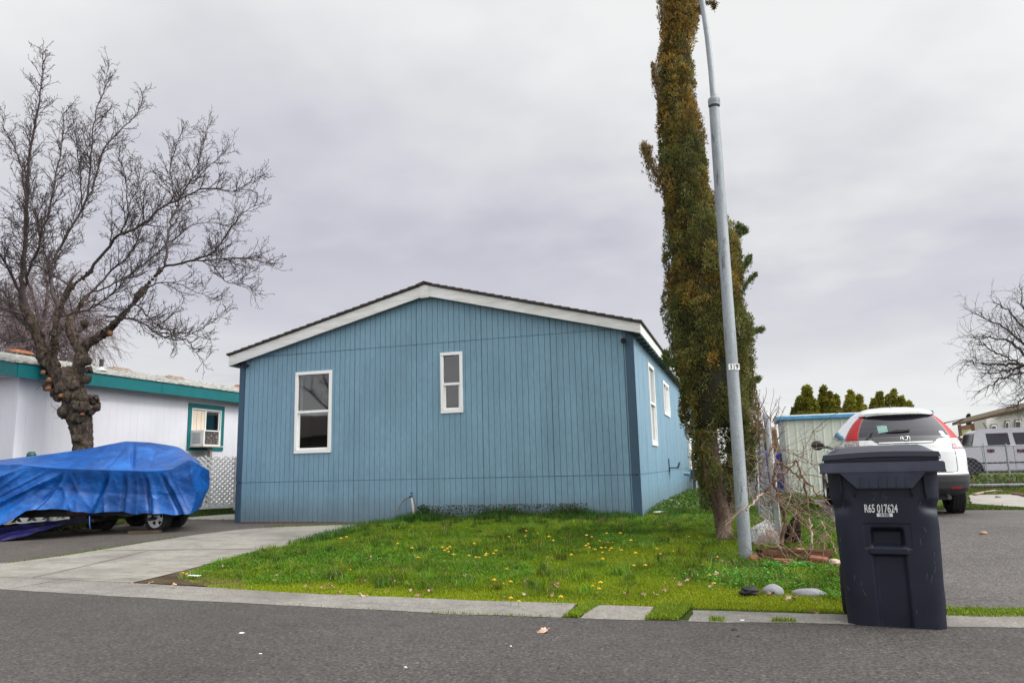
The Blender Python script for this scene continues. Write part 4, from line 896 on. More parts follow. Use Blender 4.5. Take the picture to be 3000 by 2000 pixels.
# --- foliage clumps
M_leaf=leafmat('conifer_scale_leaf',.75,.18,.15)
def sumnoise(P,f,seed):
    r=np.random.default_rng(seed); out=np.zeros(len(P))
    for k in range(6):
        d=r.normal(0,1,3); d/=np.linalg.norm(d); out+=np.sin(P@d*f*(.6+.25*k)+r.uniform(0,6.28))
    return out/6
def sprays(nb,C,N,size,k,cols,up=.9,out=.6,width=.2,spread=.5,rg=RNG,cn=None,flatq=True):
    """C clump centres, N outward normals -> k narrow leaf sprays each"""
    m=len(C); C=np.repeat(C,k,0); N=np.repeat(N,k,0); sz=np.repeat(size,k) if hasattr(size,'__len__') else np.full(m*k,size)
    D=N*out+np.array([0,0,up])+rg.normal(0,spread,(m*k,3)); D/=np.linalg.norm(D,axis=1)[:,None]
    L=sz*rg.uniform(.6,1.3,m*k); p0=C+rg.normal(0,.28,(m*k,3))*sz[:,None]; p1=p0+D*L[:,None]
    A=np.cross(D,rg.normal(0,1,(m*k,3))); A/=np.linalg.norm(A,axis=1)[:,None]; w=(L*width)[:,None]; pm=p0+D*(L*.55)[:,None]
    V=np.stack([p0,pm+A*w,p1,pm-A*w],1).reshape(-1,3); Q=np.arange(m*k*4).reshape(-1,4)
    col=np.repeat(cols,k,0)*rg.uniform(.7,1.35,(m*k,1)); nb.add(V,Q,None,np.repeat(col,4,0))
# --- cypress: outline surveyed as (v, left u, right u)
DC=dep(gr(2120,1575)); 
cyt=thing('italian_cypress','tall narrow cypress with rusty brown green foliage and bare lower trunks beside the lamp pole','tree',gr(2120,1575))
prof=[(-520,1990,2010),(-380,1968,2030),(-200,1955,2045),(-60,1948,2050),(0,1942,2048),(60,1938,2042),(150,1928,2026),(300,1918,2036),(350,1922,2052),(450,1930,2066),(560,1934,2088),(640,1938,2112),(700,1942,2144),(800,1948,2174),(900,1952,2186),(1000,1962,2190),(1060,1966,2198),(1100,1980,2204),(1200,2008,2212),(1300,2036,2206),(1380,2042,2200),(1430,2048,2170),(1475,2066,2100)]
def cyp_at(v):
    for a,b_ in zip(prof,prof[1:]):
        if a[0]<=v<=b_[0]:
            f=(v-a[0])/(b_[0]-a[0]); return a[1]+(b_[1]-a[1])*f,a[2]+(b_[2]-a[2])*f
rg=np.random.default_rng(4); nb=NB(); Cs=[];Ns=[]
v=-519.
while v<1470:   # plumes packed over the column, dark hollows between them
    l,r=cyp_at(v); c=V3(at((l+r)/2,v,DC+.15)); R=(r-l)/2/2150*(DC+.15); m=max(3,int(2*PI*R/.112)); ph=rg.uniform(0,6)
    for k in range(m):
        th=ph+2*PI*(k+rg.uniform(-.35,.35))/m; n=np.array([math.cos(th),math.sin(th),0.]); p=c+n*R
        if v>1215 and (n@np.array([CY[0],CY[1],0]))<.15 and rg.uniform()<(.92 if abs((p-c)@np.array([CX[0],CX[1],0]))<R*.42 and v>1250 else .12): continue
        lump=mnoise.noise(Vector((p[0]*4+3,p[1]*4,p[2]*1.8)))
        Cs.append(c+n*(R-.045)*(.90+.42*lump)*rg.uniform(.93,1.04)+np.array([0,0,rg.uniform(-.04,.04)])); Ns.append(n)
    v+=.082*2150/(DC+.15)*rg.uniform(.9,1.1)
Cs=np.array(Cs);Ns=np.array(Ns); K=len(Cs)
hz=np.clip((Cs[:,2]-1.4)/4.0,0,1); n1=sumnoise(Cs,3.2,1); n2=sumnoise(Cs,9.,2)
bro=np.clip(.0+.62*hz+.6*n1+.5*n2+.22*rg.normal(0,1,K),0,1)[:,None]
col=(np.array([.140,.148,.046])*(1-bro)+np.array([.29,.175,.036])*bro)*rg.uniform(.45,1.45,(K,1))
J=150; C2=np.repeat(Cs,J,0); N2=np.repeat(Ns,J,0); d=rg.normal(0,1,(K*J,3)); d/=np.linalg.norm(d,axis=1)[:,None]; d+=N2*.55+np.array([0,0,.35]); d/=np.linalg.norm(d,axis=1)[:,None]
rad=np.repeat(rg.uniform(.046,.078,K),J)[:,None]*rg.uniform(.75,1.1,(K*J,1)); pos=C2+d*rad*np.array([1,1,1.6])
tone=np.clip(.55+.6*(d@np.array([0,0,1.])),.5,1.2)[:,None]*0+1
sprays(nb,pos,d,.031,1,np.repeat(col,J,0)*tone,up=.8,out=.8,width=.20,spread=.35,rg=rg)
# tufts that break the outline
def tuft(path,n,size,col,R=.07):
    n=int(n*2.2); size*=.62
    P=spline([V3(at(*p)) for p in path],8); 
    idx=rg.integers(0,len(P),n); f=1-idx/len(P)*.7; C=P[idx]+rg.normal(0,1,(n,3))*R*f[:,None]*.5
    t=np.gradient(P,axis=0); t/=np.linalg.norm(t,axis=1)[:,None]; sprays(nb,C,t[idx],size,7,np.tile(np.array(col),(n,1)),up=.35,out=1.,width=.13,spread=.4,rg=rg)
    nb.tube(P,np.linspace(.012,.003,len(P)),4,(.06,.045,.03))
g1=(.09,.12,.035); br1=(.17,.12,.05)
for path,n,R in ((((1950,560,DC),(1915,500,DC),(1896,450,DC-.05),(1888,428,DC)),230,.11),(((1935,300,DC),(1916,225,DC)),60,.06),(((1930,250,DC),(1912,190,DC)),50,.05),(((1940,60,DC),(1938,10,DC),(1945,-40,DC)),80,.08),(((2030,40,DC),(2060,15,DC),(2088,8,DC),(2092,20,DC)),60,.04),(((2150,700,DC+.2),(2160,665,DC+.2),(2175,668,DC+.2)),60,.07),(((2140,740,DC+.2),(2165,690,DC+.2),(2185,678,DC+.2)),60,.06),(((2130,830,DC+.2),(2175,790,DC+.2),(2196,755,DC+.2)),110,.08),(((2160,880,DC+.2),(2190,830,DC+.2),(2212,805,DC+.2)),70,.05),(((2170,1010,DC+.2),(2205,975,DC+.2),(2232,965,DC+.2)),80,.07),(((2175,1180,DC+.2),(2205,1120,DC+.2),(2222,1110,DC+.2)),60,.06),(((1985,1080,DC),(1958,1060,DC),(1950,1035,DC)),120,.09),(((2060,1440,DC),(2065,1480,DC)),60,.08)):
    tuft(path,n,.06,g1 if path[0][1]>600 else br1,R)
nb.build('crown',M_leaf,cyt)
core=B()
for k in range(40): pass
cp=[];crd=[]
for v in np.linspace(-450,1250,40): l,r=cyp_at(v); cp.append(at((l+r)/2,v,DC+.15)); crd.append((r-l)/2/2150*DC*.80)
core.tube(cp,crd,14); core.build('dark_core',simple('core_shade',(.022,.022,.010),.95,.4,14,.6,30),cyt,smooth=True)  # solid dark column, its colour stands in for shade between the plumes
M_cbark=barkmat('cypress_bark',(.05,.035,.025),(.22,.16,.12),None,None,1.6)
trunkmesh('trunk',[([gr(2126,1582),at(2122,1540,DC),at(2108,1420,DC),at(2092,1300,DC),at(2086,1200,DC)],[.095,.07,.055,.045,.04]),([at(2128,1560,DC+.05),at(2140,1470,DC+.1),at(2150,1380,DC+.15)],[.06,.045,.03])],M_cbark,cyt,.02,.02)
trunkmesh('trunk',[([at(2118,1570,DC+.05),at(2095,1480,DC+.05),at(2072,1390,DC+.05),at(2064,1290,DC+.05)],[.06,.042,.035,.03])],M_cbark,cyt,.02,.014)
# --- conifers behind the shed
def conifer(label,cx,base,top,hw,D,seed,spikes,col=(.105,.102,.016)):
    r=np.random.default_rng(seed); t=thing('conifer_tree',label,'tree',Vector((*at(cx,1345,D)[:2],.2)),group='golden green conifers behind the shed')
    nb=NB(); C=[];N=[]
    for (u,v,w) in spikes:
        H=base-v; n=int(3.0*H*w/10)+260
        for k in range(n):
            f=r.uniform(0,1)**.8; vv=v+f*(base+30-v); rad=w*(.12+.80*f**.75)*(1+.25*math.sin(vv*.16+seed)+.2*math.sin(vv*.43+u)); th=r.uniform(0,2*PI); 
            c=V3(at(u,vv,D)); R=rad/2150*D*r.uniform(.55,1.05); nn=np.array([math.cos(th),math.sin(th),0]); C.append(c+nn*R); N.append(nn)
    C=np.array(C);N=np.array(N); n1=sumnoise(C,2.2,seed); n2=sumnoise(C,6.,seed+1)
    k=np.clip(.5+.5*n1+.4*n2,0,1)[:,None]; cc=np.array(col)*(2.3*k+.7)*(1-k*0)+np.array([.035,.01,0])*np.clip(n2[:,None],0,1)
    sprays(nb,C,N,.13,12,cc,up=.8,out=.5,width=.30,spread=.6,rg=r); nb.build('crown',M_leaf,t)
    b=B(); b.tube([at(cx,1350,D),at(cx,base-20,D),at(cx,top+25,D)],[.16,.12,.03],8); b.build('trunk',M_bark,t,smooth=True)
conifer('tallest round topped golden conifer at the left behind the shed',2360,1232,1132,34,40,1,[(2364,1132,30),(2345,1165,26),(2328,1195,14),(2385,1175,20)])
conifer('golden conifer directly right of the tallest one behind the shed',2425,1232,1134,34,41,2,[(2412,1134,20),(2430,1152,28),(2448,1160,20)])
conifer('small rounded golden conifer standing alone in the middle of the row',2500,1230,1146,26,42,3,[(2492,1147,22),(2516,1160,18),(2478,1185,14),(2532,1190,12)])
conifer('many spiked golden conifer just left of the white car roof antenna',2585,1232,1150,30,40,4,[(2578,1152,16),(2560,1170,14),(2602,1160,12)])
conifer('spiked golden conifer rising above the roof of the white car',2640,1232,1143,30,40,5,[(2618,1144,11),(2640,1165,22),(2662,1178,18)])
conifer('low scrap of dark conifer between the two golden groups',2462,1236,1200,16,44,6,[(2462,1200,14),(2470,1212,16)],(.05,.06,.012))
conifer('tiny dark tree top peeking over the beige carport roof',2838,1240,1213,14,70,7,[(2838,1214,8)],(.03,.05,.02))
# ================= LAMP POLE =================
t=MT('galvanised_steel',.55,.5,.25); n=t.noise(3,5,.7,sc=(1,1,.35),dist=.5); s_=t.noise(18,4,.75,sc=(1,1,.12)); f=t.noise(70,3,.7)
a=t.ramp(n,[(.3,(.20,.225,.24)),(.7,(.36,.39,.41))]); a=t.mix(1.,a,t.ramp(f,[(.3,.8),(.7,1.15)]),'MULTIPLY'); a=t.mix(t.math('MULTIPLY',t.ramp(s_,[(.56,0.),(.66,1.)]),.75),a,(.05,.05,.055)); t.color(a); t.bump(n,.2,.01); M_galv=t.m
P0=gr(2185,1638); DP=dep(P0)
pole=thing('lamp_pole','tall grey galvanised lamp pole carrying a small white number plate','pole',P0)
b=B(); pts=[P0-Vector((0,0,.1)),P0+Vector((0,0,.05)),at(2092,318,DP)]; b.tube(pts,[.066,.066,.0545],28); b.build('shaft',M_galv,pole,smooth=True,auto=50)
b=B(); c=at(2092,300,DP); ax=(at(2092,270,DP)-at(2093,320,DP)).normalized()
b.tube([c-ax*.05,c-ax*.045,c-ax*.02,c-ax*.019,c+ax*.0,c+ax*.035,c+ax*.05,c+ax*.052,c+ax*.085,c+ax*.09],[.052,.064,.066,.062,.067,.065,.05,.038,.037,.032],28); b.build('collar',M_galv,pole,smooth=True,auto=35)
b=B(); b.tube([at(*p,DP) for p in ((2090,285),(2083,200),(2073,110),(2060,20),(2045,-70),(2020,-170),(1970,-270))],[.0325,.032,.0315,.031,.031,.03,.03],20); b.build('arm',M_galv,pole,smooth=True,auto=50)
hd=at(1940,-300,DP); b=B(); b.box(hd,(.6,.22,.10),Matrix.Rotation(.4,3,'Z')); b.box(hd-Vector((0,0,.06)),(.4,.18,.03),Matrix.Rotation(.4,3,'Z')); b.build('lamp_head',M_galv,pole,bevel=.03)
# number plates 1 and 9
face=-(CY); 
def platemat(): return M_vinyl
ctr=at(2152,1074,DP-.062); 
for i,(du,ch) in enumerate(((-10,'1'),(7.5,'9'))):
    P=at(2152+du,1074,DP-.0625); b=B(); b.box(P,(.052,.003,.062),Matrix.Rotation(YAW+(.12 if i else -.12),3,'Z')); pl=b.build('number_plate',M_vinyl,pole)
    M4=Matrix.Translation(P-CY*.003)@Matrix.Rotation(YAW+(.12 if i else -.12),4,'Z')@Matrix.Rotation(PI/2,4,'X')
    text_mesh('digit',ch,.066,M_blackpl,M4,pl,bold=.0016)
# ================= METAL FENCE POST, CHAIN LINK, VINE =================
t=MT('shiny_galvanised',.38,.5,.6); t.color(t.ramp(t.noise(8,4,.6,sc=(1,1,.2)),[(.3,(.30,.32,.34)),(.7,(.55,.57,.59))])); M_post=t.m
Q0=gr(2286,1598); DQ=dep(Q0); Q1=at(2246,1222,DQ)
fence=thing('chain_link_fence','chain link fence with a bright round steel end post, smothered in dry vines','fence',Q0)
b=B(); b.tube([Q0-Vector((0,0,.05)),Q1],.0365,22); b.build('post',M_post,fence,smooth=True,auto=50)
b=B(); ax=(Q1-Q0).normalized(); b.tube([Q1-ax*.01,Q1+ax*.035,Q1+ax*.045,Q1+ax*.055],[.041,.041,.036,.012],20); b.build('post_cap',M_post,fence,smooth=True,auto=40)
bz=Q0.lerp(Q1,.62); b=B(); b.tube([bz-ax*.012,bz+ax*.012],.041,20); bz=Q0.lerp(Q1,.3); b.tube([bz-ax*.012,bz+ax*.012],.041,20); build_each(b,'tension_band',M_post,fence,smooth=True,auto=40)
rgf=np.random.default_rng(2)
for y in (11.6,14.4,17.2,20):
    b=B(); b.tube([(.22-.02*(y-9),y,.1),(.22-.02*(y-9),y,1.42)],.024,12); b.build('post',M_post,fence,smooth=True,auto=50)
def mesh_wires(nb,p0,p1,zb,zt,cell,r,wave=.0):
    p0=np.array(p0,float);p1=np.array(p1,float); L=np.linalg.norm((p1-p0)[:2]); d=(p1-p0)/L; n=int(L/cell)+1; m=int((zt-zb)/(cell/2))
    zz=zb+np.arange(m+1)*(cell/2); alt=np.where(np.arange(m+1)%2==0,0,cell/2)
    nrm=np.array([d[1],-d[0],0])
    for i in range(n):
        for sgn in (1,):
            s=i*cell+alt; P=p0[None,:]+d[None,:]*s[:,None]; P[:,2]=zz; P+=nrm[None,:]*(wave*np.sin(s*1.7+zz*3)[:,None]); nb.tube(P,r,3)
            s=i*cell+cell-alt; P=p0[None,:]+d[None,:]*s[:,None]; P[:,2]=zz; P+=nrm[None,:]*(wave*np.sin(s*1.7+zz*3)[:,None]+r); nb.tube(P,r,3)
nb=NB(); mesh_wires(nb,(.24,9.0,0),(.02,20,0),.12,1.36,.075,.0017,.02); nb.build('wire_mesh',simple('dull_wire',(.30,.31,.32),.5,.2,10,0,metal=.4),fence)
b=B(); b.tube([(.24,8.9,1.41),(.13,14,1.41),(.0,20,1.41)],.016,8); b.build('top_rail',M_post,fence,smooth=True)
# vine
vine=thing('dry_vine','tangled leafless brown grapevine sprawling over the chain link fence post','vine',gr(2300,1585))
rg=np.random.default_rng(17)
M_vine=simple('vine_bark_brown',(.15,.085,.055),.9,.4,14,.4,60); M_vinep=simple('vine_bark_pale',(.27,.195,.145),.85,.3,14,.3,60)
def vinepath(px,r0,r1,nb,jit=.008,n=7,knots=True):
    r0*=.66; r1*=.66
    P=spline([V3(at(*p)) for p in px],7); P[1:-1]+=rg.normal(0,jit,(len(P)-2,3)); R=np.linspace(r0,r1,len(P))
    if knots: R=R*np.where(rg.uniform(0,1,len(P))<.18,1.35,1.)
    nb.tube(P,R,n); return P
A_=NB();C_=NB(); E7=8.0; mains=[]
for px,r0,r1,dst in (
 (((2236,1446,7.85),(2270,1410,7.8),(2305,1378,7.8),(2333,1348,7.8)),.017,.013,A_),
 (((2128,1540,7.35),(2160,1505,7.35),(2195,1482,7.4),(2222,1456,7.6),(2238,1444,7.8)),.010,.014,C_),
 (((2333,1348,7.8),(2352,1395,7.8),(2364,1450,7.8),(2370,1520,7.75)),.013,.014,A_),
 (((2370,1520,7.75),(2378,1570,7.6),(2374,1612,7.5),(2352,1640,7.4),(2330,1655,7.3),(2322,1672,7.25)),.015,.014,C_),
 (((2444,1543,7.3),(2412,1568,7.3),(2380,1598,7.3),(2350,1640,7.3),(2318,1688,7.2)),.007,.011,A_),
 (((2272,1356,8.1),(2298,1362,8.0),(2330,1388,7.9),(2365,1412,7.8),(2400,1452,7.7),(2432,1478,7.6)),.02,.009,A_),
 (((2214,1445,7.9),(2222,1392,7.8),(2248,1335,7.8),(2272,1292,7.8),(2300,1262,7.8)),.012,.008,A_),
 (((2400,1520,7.5),(2422,1562,7.4),(2436,1590,7.4),(2452,1622,7.3)),.009,.007,C_),
 (((2244,1440,7.9),(2290,1468,7.8),(2335,1500,7.7),(2372,1545,7.6)),.009,.006,C_),
 (((2248,1500,7.7),(2256,1545,7.6),(2268,1578,7.5),(2290,1608,7.4)),.007,.006,C_),
 (((2300,1362,7.9),(2350,1350,7.9),(2400,1360,7.9),(2442,1380,7.9)),.006,.004,A_),
 (((2230,1450,7.9),(2245,1480,7.9),(2260,1462,7.8),(2285,1440,7.8),(2320,1430,7.8)),.010,.008,C_),
 (((2285,1598,8.2),(2298,1540,8.2),(2288,1480,8.2),(2268,1420,8.2),(2272,1356,8.1)),.035,.022,A_),
 (((2310,1590,8.3),(2322,1545,8.2),(2345,1510,8.1),(2358,1480,8.0)),.03,.012,A_),
 (((2300,1440,8.0),(2330,1480,7.9),(2348,1530,7.8),(2350,1590,7.7)),.006,.004,A_),
 (((2310,1500,8.0),(2360,1470,8.0),(2420,1480,8.0),(2440,1500,7.9)),.005,.004,C_),
 (((2280,1320,8.1),(2310,1318,8.0),(2345,1330,7.9),(2380,1270,7.9),(2378,1268,7.9)),.005,.003,A_),
 (((2258,1300,8.0),(2272,1340,7.9),(2300,1400,7.8),(2320,1450,7.7)),.007,.005,C_),
 (((2322,1672,7.25),(2335,1700,7.2),(2360,1720,7.2)),.007,.003,C_),(((2322,1670,7.25),(2300,1690,7.2),(2270,1705,7.2)),.005,.002,C_)):
    mains.append((vinepath(px,r0,r1,dst),dst))
def ingnd(p): p[2]=max(p[2],terr(p[0],p[1])+.02); return p
for k in range(175):
    P,dst=mains[rg.integers(0,len(mains))]; p=P[rg.integers(0,len(P))]; d=rg.normal(0,1,3)*np.array([1,.5,.9]); L=rg.uniform(.12,.75)
    G=grow(rg,p,d,L,8,-.03,.17); G=np.array([ingnd(q) for q in G]); r=rg.uniform(.0018,.0042); nb_=A_ if rg.uniform()<.5 else C_; nb_.tube(G,np.linspace(r,r*.5,len(G)),4)
    for j in range(rg.integers(1,5)):
        q=G[rg.integers(1,len(G))]; nb_.tube(grow(rg,q,rg.normal(0,1,3),rg.uniform(.03,.2),4,0,.4),np.linspace(r*.7,.0014,5),3)
for k in range(60):   # upper thicket on the mesh and above the post
    u=rg.uniform(2195,2285); v=rg.uniform(1250,1560); p=V3(at(u,v,rg.uniform(8.1,9.6))); G=grow(rg,p,np.array([rg.normal(0,.5),rg.normal(0,.5),rg.normal(.2,.7)]),rg.uniform(.15,.5),7,.02,.2); r=rg.uniform(.0016,.004)
    (A_ if rg.uniform()<.4 else C_).tube(G,np.linspace(r,r*.4,len(G)),4)
for k in range(22):
    u=rg.uniform(2195,2270); p=V3(at(u,rg.uniform(1230,1290),rg.uniform(7.9,9))); G=grow(rg,p,np.array([rg.normal(0,.45),rg.normal(0,.3),1.]),rg.uniform(.18,.42),7,.06,.22); A_.tube(G,np.linspace(.005,.0018,len(G)),4)
    for j in range(4): q=G[rg.integers(2,8)]; A_.tube(grow(rg,q,rg.normal(0,1,3)+np.array([0,0,.6]),.09,3,0,.3),[.0025,.002,.0016,.0012],3)
A_.build('brown_stems',M_vine,vine,smooth=True); C_.build('pale_stems',M_vinep,vine,smooth=True)
stump=thing('vine_stump','dark rotten stump behind the wooden tie under the vine','stump',gr(2325,1588))
trunkmesh('stump_body',[([gr(2322,1590),at(2328,1545,8.35),at(2334,1512,8.35)],[.085,.05,.022]),([gr(2330,1590),at(2318,1560,8.3),at(2303,1540,8.3)],[.06,.03,.015]),([gr(2300,1590),gr(2300,1590)+Vector((0,0,.06))],[.05,.04])],barkmat('rotten_bark',(.012,.009,.008),(.055,.035,.025)),stump,.016,.03)

# ================= STONES, TIE, BRICKS =================
def rock(name,label,P,dims,mat,seed,rot=0,flat=0.,rough=.16,cat='rock',group=None,sub=4,facet=.0):
    bm=bmesh.new(); bmesh.ops.create_icosphere(bm,subdivisions=sub,radius=1)
    pl=[(Vector((random.Random(seed+i).uniform(-1,1),random.Random(seed+i+50).uniform(-1,1),random.Random(seed+i+90).uniform(-.3,1))).normalized(),random.Random(seed+i+7).uniform(.62,.85)) for i in range(7)]
    for v in bm.verts:
        c=v.co.copy()
        if facet:
            for n_,dd in pl:
                e=c.dot(n_)-dd
                if e>0: c=c-n_*e*facet
        c=c*(1+rough*mnoise.noise(c*1.4+Vector((seed,0,0)))+rough*.35*mnoise.noise(c*4+Vector((seed,0,0)))+rough*.12*mnoise.noise(c*11)); v.co=Vector((c.x*dims[0]/2,c.y*dims[1]/2,c.z*dims[2]/2))
    me=bpy.data.meshes.new(name); bm.to_mesh(me); bm.free(); me.materials.append(mat); me.polygons.foreach_set('use_smooth',[True]*len(me.polygons))
    o=bpy.data.objects.new(name,me); COL.objects.link(o); o.location=P; o.rotation_euler=(0,0,rot); return setp(o,label,cat,group)
t=MT('granite',.8,.3); a=t.ramp(t.noise(55,3,.7),[(.36,(.10,.10,.105)),(.46,(.42,.42,.42)),(.6,(.66,.66,.65))]); a=t.mix(t.math('MULTIPLY',t.ramp(t.noise(3,3,.6),[(.55,0.),(.6,1.)]),.7),a,(.30,.19,.15)); t.color(a); t.bump(t.noise(40,3,.7),.5,.008); M_gran=t.m
M_stone=simple('grey_stone',(.22,.22,.235),.85,.15,10,.3,90); M_red=simple('red_brick',(.23,.085,.05),.9,.3,12,.5,80)
P=gr(2242,1603); rock('granite_boulder','speckled white granite boulder leaning between the lamp pole and the steel fence post','rock' and P+Vector((0,.1,.125)),(.34,.30,.34),M_gran,3,.3,facet=.9,rough=.12) if False else setp(rock('granite_boulder','speckled white granite boulder between the lamp pole and the steel fence post',P+Vector((0,.12,.12)),(.33,.28,.33),M_gran,3,.3,facet=.9,rough=.14),cat='boulder')
# railway tie
t=MT('rotten_timber',.95,.1); n=t.noise(9,6,.75,sc=(.12,1,1),dist=.4); a=t.ramp(n,[(.35,(.02,.011,.008)),(.5,(.095,.045,.028)),(.7,(.20,.10,.065))]); t.color(a); t.bump(n,1.,.035); t.bump(t.noise(50,3,.7,sc=(.2,1,1)),.6,.008); M_tie=t.m
TA=gr(2226,1648); TB=gr(2436,1645); dT=TB-TA; LT=dT.length; b=B()
def tie(u,v):
    q=2*PI*v; x=(u-.5)*LT; r=1+.10*mnoise.noise(Vector((x*3,math.cos(q)*1.5,math.sin(q)*1.5)))+.05*mnoise.noise(Vector((x*12,math.cos(q)*6,math.sin(q)*6)))
    e=max(abs(math.cos(q)),abs(math.sin(q)))**.75; return Vector((x+.01*mnoise.noise(Vector((v*9,0,u*3)))*6*(abs(u-.5)>.45),math.cos(q)/e*.068*r,math.sin(q)/e*.062*r+.012*mnoise.noise(Vector((x*1.5,1,1)))*3))
b.grid(tie,70,36); b.add([tie(0,k/36) for k in range(36)],[tuple(range(36))]); b.add([tie(1,k/36) for k in range(36)],[tuple(range(36))]); o=b.build('timber_tie',M_tie,None,smooth=True,auto=60)
o.location=TA.lerp(TB,.5)+Vector((0,.06,.055)); o.rotation_euler=(0,0,math.atan2(dT.y,dT.x)); setp(o,'rotten brown timber tie lying on the ground under the vine','timber')
for i,(u,v,sx,sy,sz,rz_,rx,lab,nm) in enumerate(((2212,1645,.10,.10,.07,.2,0,'rounded reddish stone wedged between the lamp pole foot and the timber tie','stone'),(2297,1652,.19,.09,.05,.1,.1,'reddish brick lying in front of the middle of the timber tie','brick'),(2348,1640,.10,.10,.11,.4,.25,'orange brick standing tilted against the timber tie','brick'),(2400,1655,.16,.10,.08,-.3,.15,'dark red broken brick at the right end of the timber tie','brick'),(2446,1658,.10,.07,.07,.2,0,'pale pinkish stone beside the wheeled bin and the timber tie','stone'),(2302,1662,.06,.08,.06,.8,.2,'orange brick fragment half hidden in grass in front of the timber tie','brick'))):
    P=gr(u,v)
    if nm=='stone': o=rock(nm,lab,P+Vector((0,0,sz*.35)),(sx*1.2,sy*1.2,sz*1.3),M_red if i==0 else simple('pink_stone',(.42,.30,.25),.85,.15,10,.3),i+20,rz_,cat='stone')
    else:
        b=B(); b.box((0,0,0),(sx,sy,sz)); o=b.build('brick',M_red if i!=2 else simple('orange_brick',(.33,.14,.08),.9,.25,12,.5),None,bevel=.008); o.location=P+Vector((0,0,sz*.45)); o.rotation_euler=(rx,rx*.6,rz_); setp(o,lab,'brick')
rock('stone','smooth round grey stone in the grass between the black rag and the flat stone',gr(2266,1742)+Vector((0,.05,.012)),(.165,.14,.125),M_stone,31,.1,cat='stone',rough=.08)
rock('stone','long flat grey stone in the grass beside the wheeled bin',gr(2372,1744)+Vector((0,.04,.005)),(.25,.14,.09),M_stone,33,-.1,cat='stone',rough=.08)
P=gr(2197,1745); o=rock('rag','crumpled black rag lying in the grass near the kerb',P+Vector((0,.03,.035)),(.15,.10,.075),simple('black_cloth',(.018,.018,.02),.85,.3,20,.5),41,.5,cat='rag',rough=.7)

# ================= WHEELED BIN =================
t=MT('bin_plastic',.42,.4); n=t.noise(2.5,5,.6); a=t.ramp(n,[(.3,(.010,.012,.021)),(.7,(.019,.022,.039))])
sc=t.ramp(t.noise(11,5,.8,sc=(1,1,.5),dist=.8),[(.64,0.),(.76,1.)]); a=t.mix(t.math('MULTIPLY',sc,.22),a,(.12,.12,.14)); t.color(a); t.L.new(t.ramp(n,[(.3,.36),(.7,.52)]),t.b.inputs['Roughness']); t.bump(t.noise(90,2,.6),.12,.002); M_bin=t.m
t=MT('bin_plastic_pale',.45,.4); a=t.ramp(t.noise(4,5,.6),[(.3,(.032,.036,.056)),(.7,(.062,.068,.10))]); t.color(a); t.bump(t.noise(90,2,.6),.12,.002); M_binpale=t.m  # paler plastic for the rim, apron and ribs
M_scuff=simple('bin_scratch',(.16,.16,.17),.7,.3,50,0); M_sticker=simple('silver_sticker',(.62,.62,.62),.5,.06,9,0)
BR=math.radians(-7); BP=gr(2628,1839); BP.z=.006
bn=thing('wheeled_bin','dark navy wheeled rubbish bin with white serial number standing at the kerb','bin',BP,BR)
bn.scale=(.875,.86,1.05); BH=.965
def lerp(a,b,t): return a+(b-a)*t
def front_y(x,z):
    """depth of the front skin (local, y grows to the back)"""
    f=z/BH; y=lerp(.0,-.11,f); hw=halfw(z)
    y+=.055*(abs(x)/hw)**7            # round corners
    # shoulder: below it the flanks step back
    sh=ss((.70-z)/.05); fl=ss((abs(x)-.20)/.10); 
    y+=.0*sh
    # centre channel between the two lower columns
    ch=ss((.118-abs(x))/.035)*ss((.425-z)/.02); y+=.032*ch
    # grip pocket
    pk=ss((.115-abs(x))/.030)*ss((z-.462)/.02)*ss((.585-z)/.035); y+=.065*pk
    lip=ss((.132-abs(x))/.012)*ss((z-.418)/.008)*ss((.460-z)/.008); y-=.013*lip
    rim=(ss((.155-abs(x))/.004)*ss((.605-z)/.004)*ss((z-.45)/.01)); y+=.004*rim
    hol=ss((abs(x)-.20)/.09)*math.exp(-((z-.69-.12*(.35-abs(x)))/.03)**2); y+=.028*hol
    return y
def halfw(z): f=z/BH; w=lerp(.318,.352,f); w+=.012*ss((z-.715)/.04)-.006*math.exp(-((z-.66)/.05)**2); return w
b=B()
def fr_(u,v):
    z=BH*v; q=(u*2-1); hw=halfw(z); x=hw*(q*1.0); return Vector((x,front_y(x,z),z))
b.grid(fr_,150,190)
NS=30
def side(s):
    def f(u,v):
        z=BH*v; hw=halfw(z); y0=front_y(hw,z); y1=lerp(.48,.66,z/BH); y=lerp(y0,y1,u); x=hw-.012*math.sin(PI*u)*0
        if u>.93: x-= .05*((u-.93)/.07)**2
        return Vector((s*x,y,z))
    return f
b.grid(side(-1),NS,60); b.grid(side(1),NS,60)
b.grid(lambda u,v:Vector(((u*2-1)*(halfw(BH*v)-.05),lerp(.48,.66,v),BH*v)),20,20)
b.grid(lambda u,v:Vector(((u*2-1)*.28,lerp(.0,.48,v)+.0,0.0)),8,8)
b.build('body',M_bin,bn,smooth=True,auto=50,local=True)
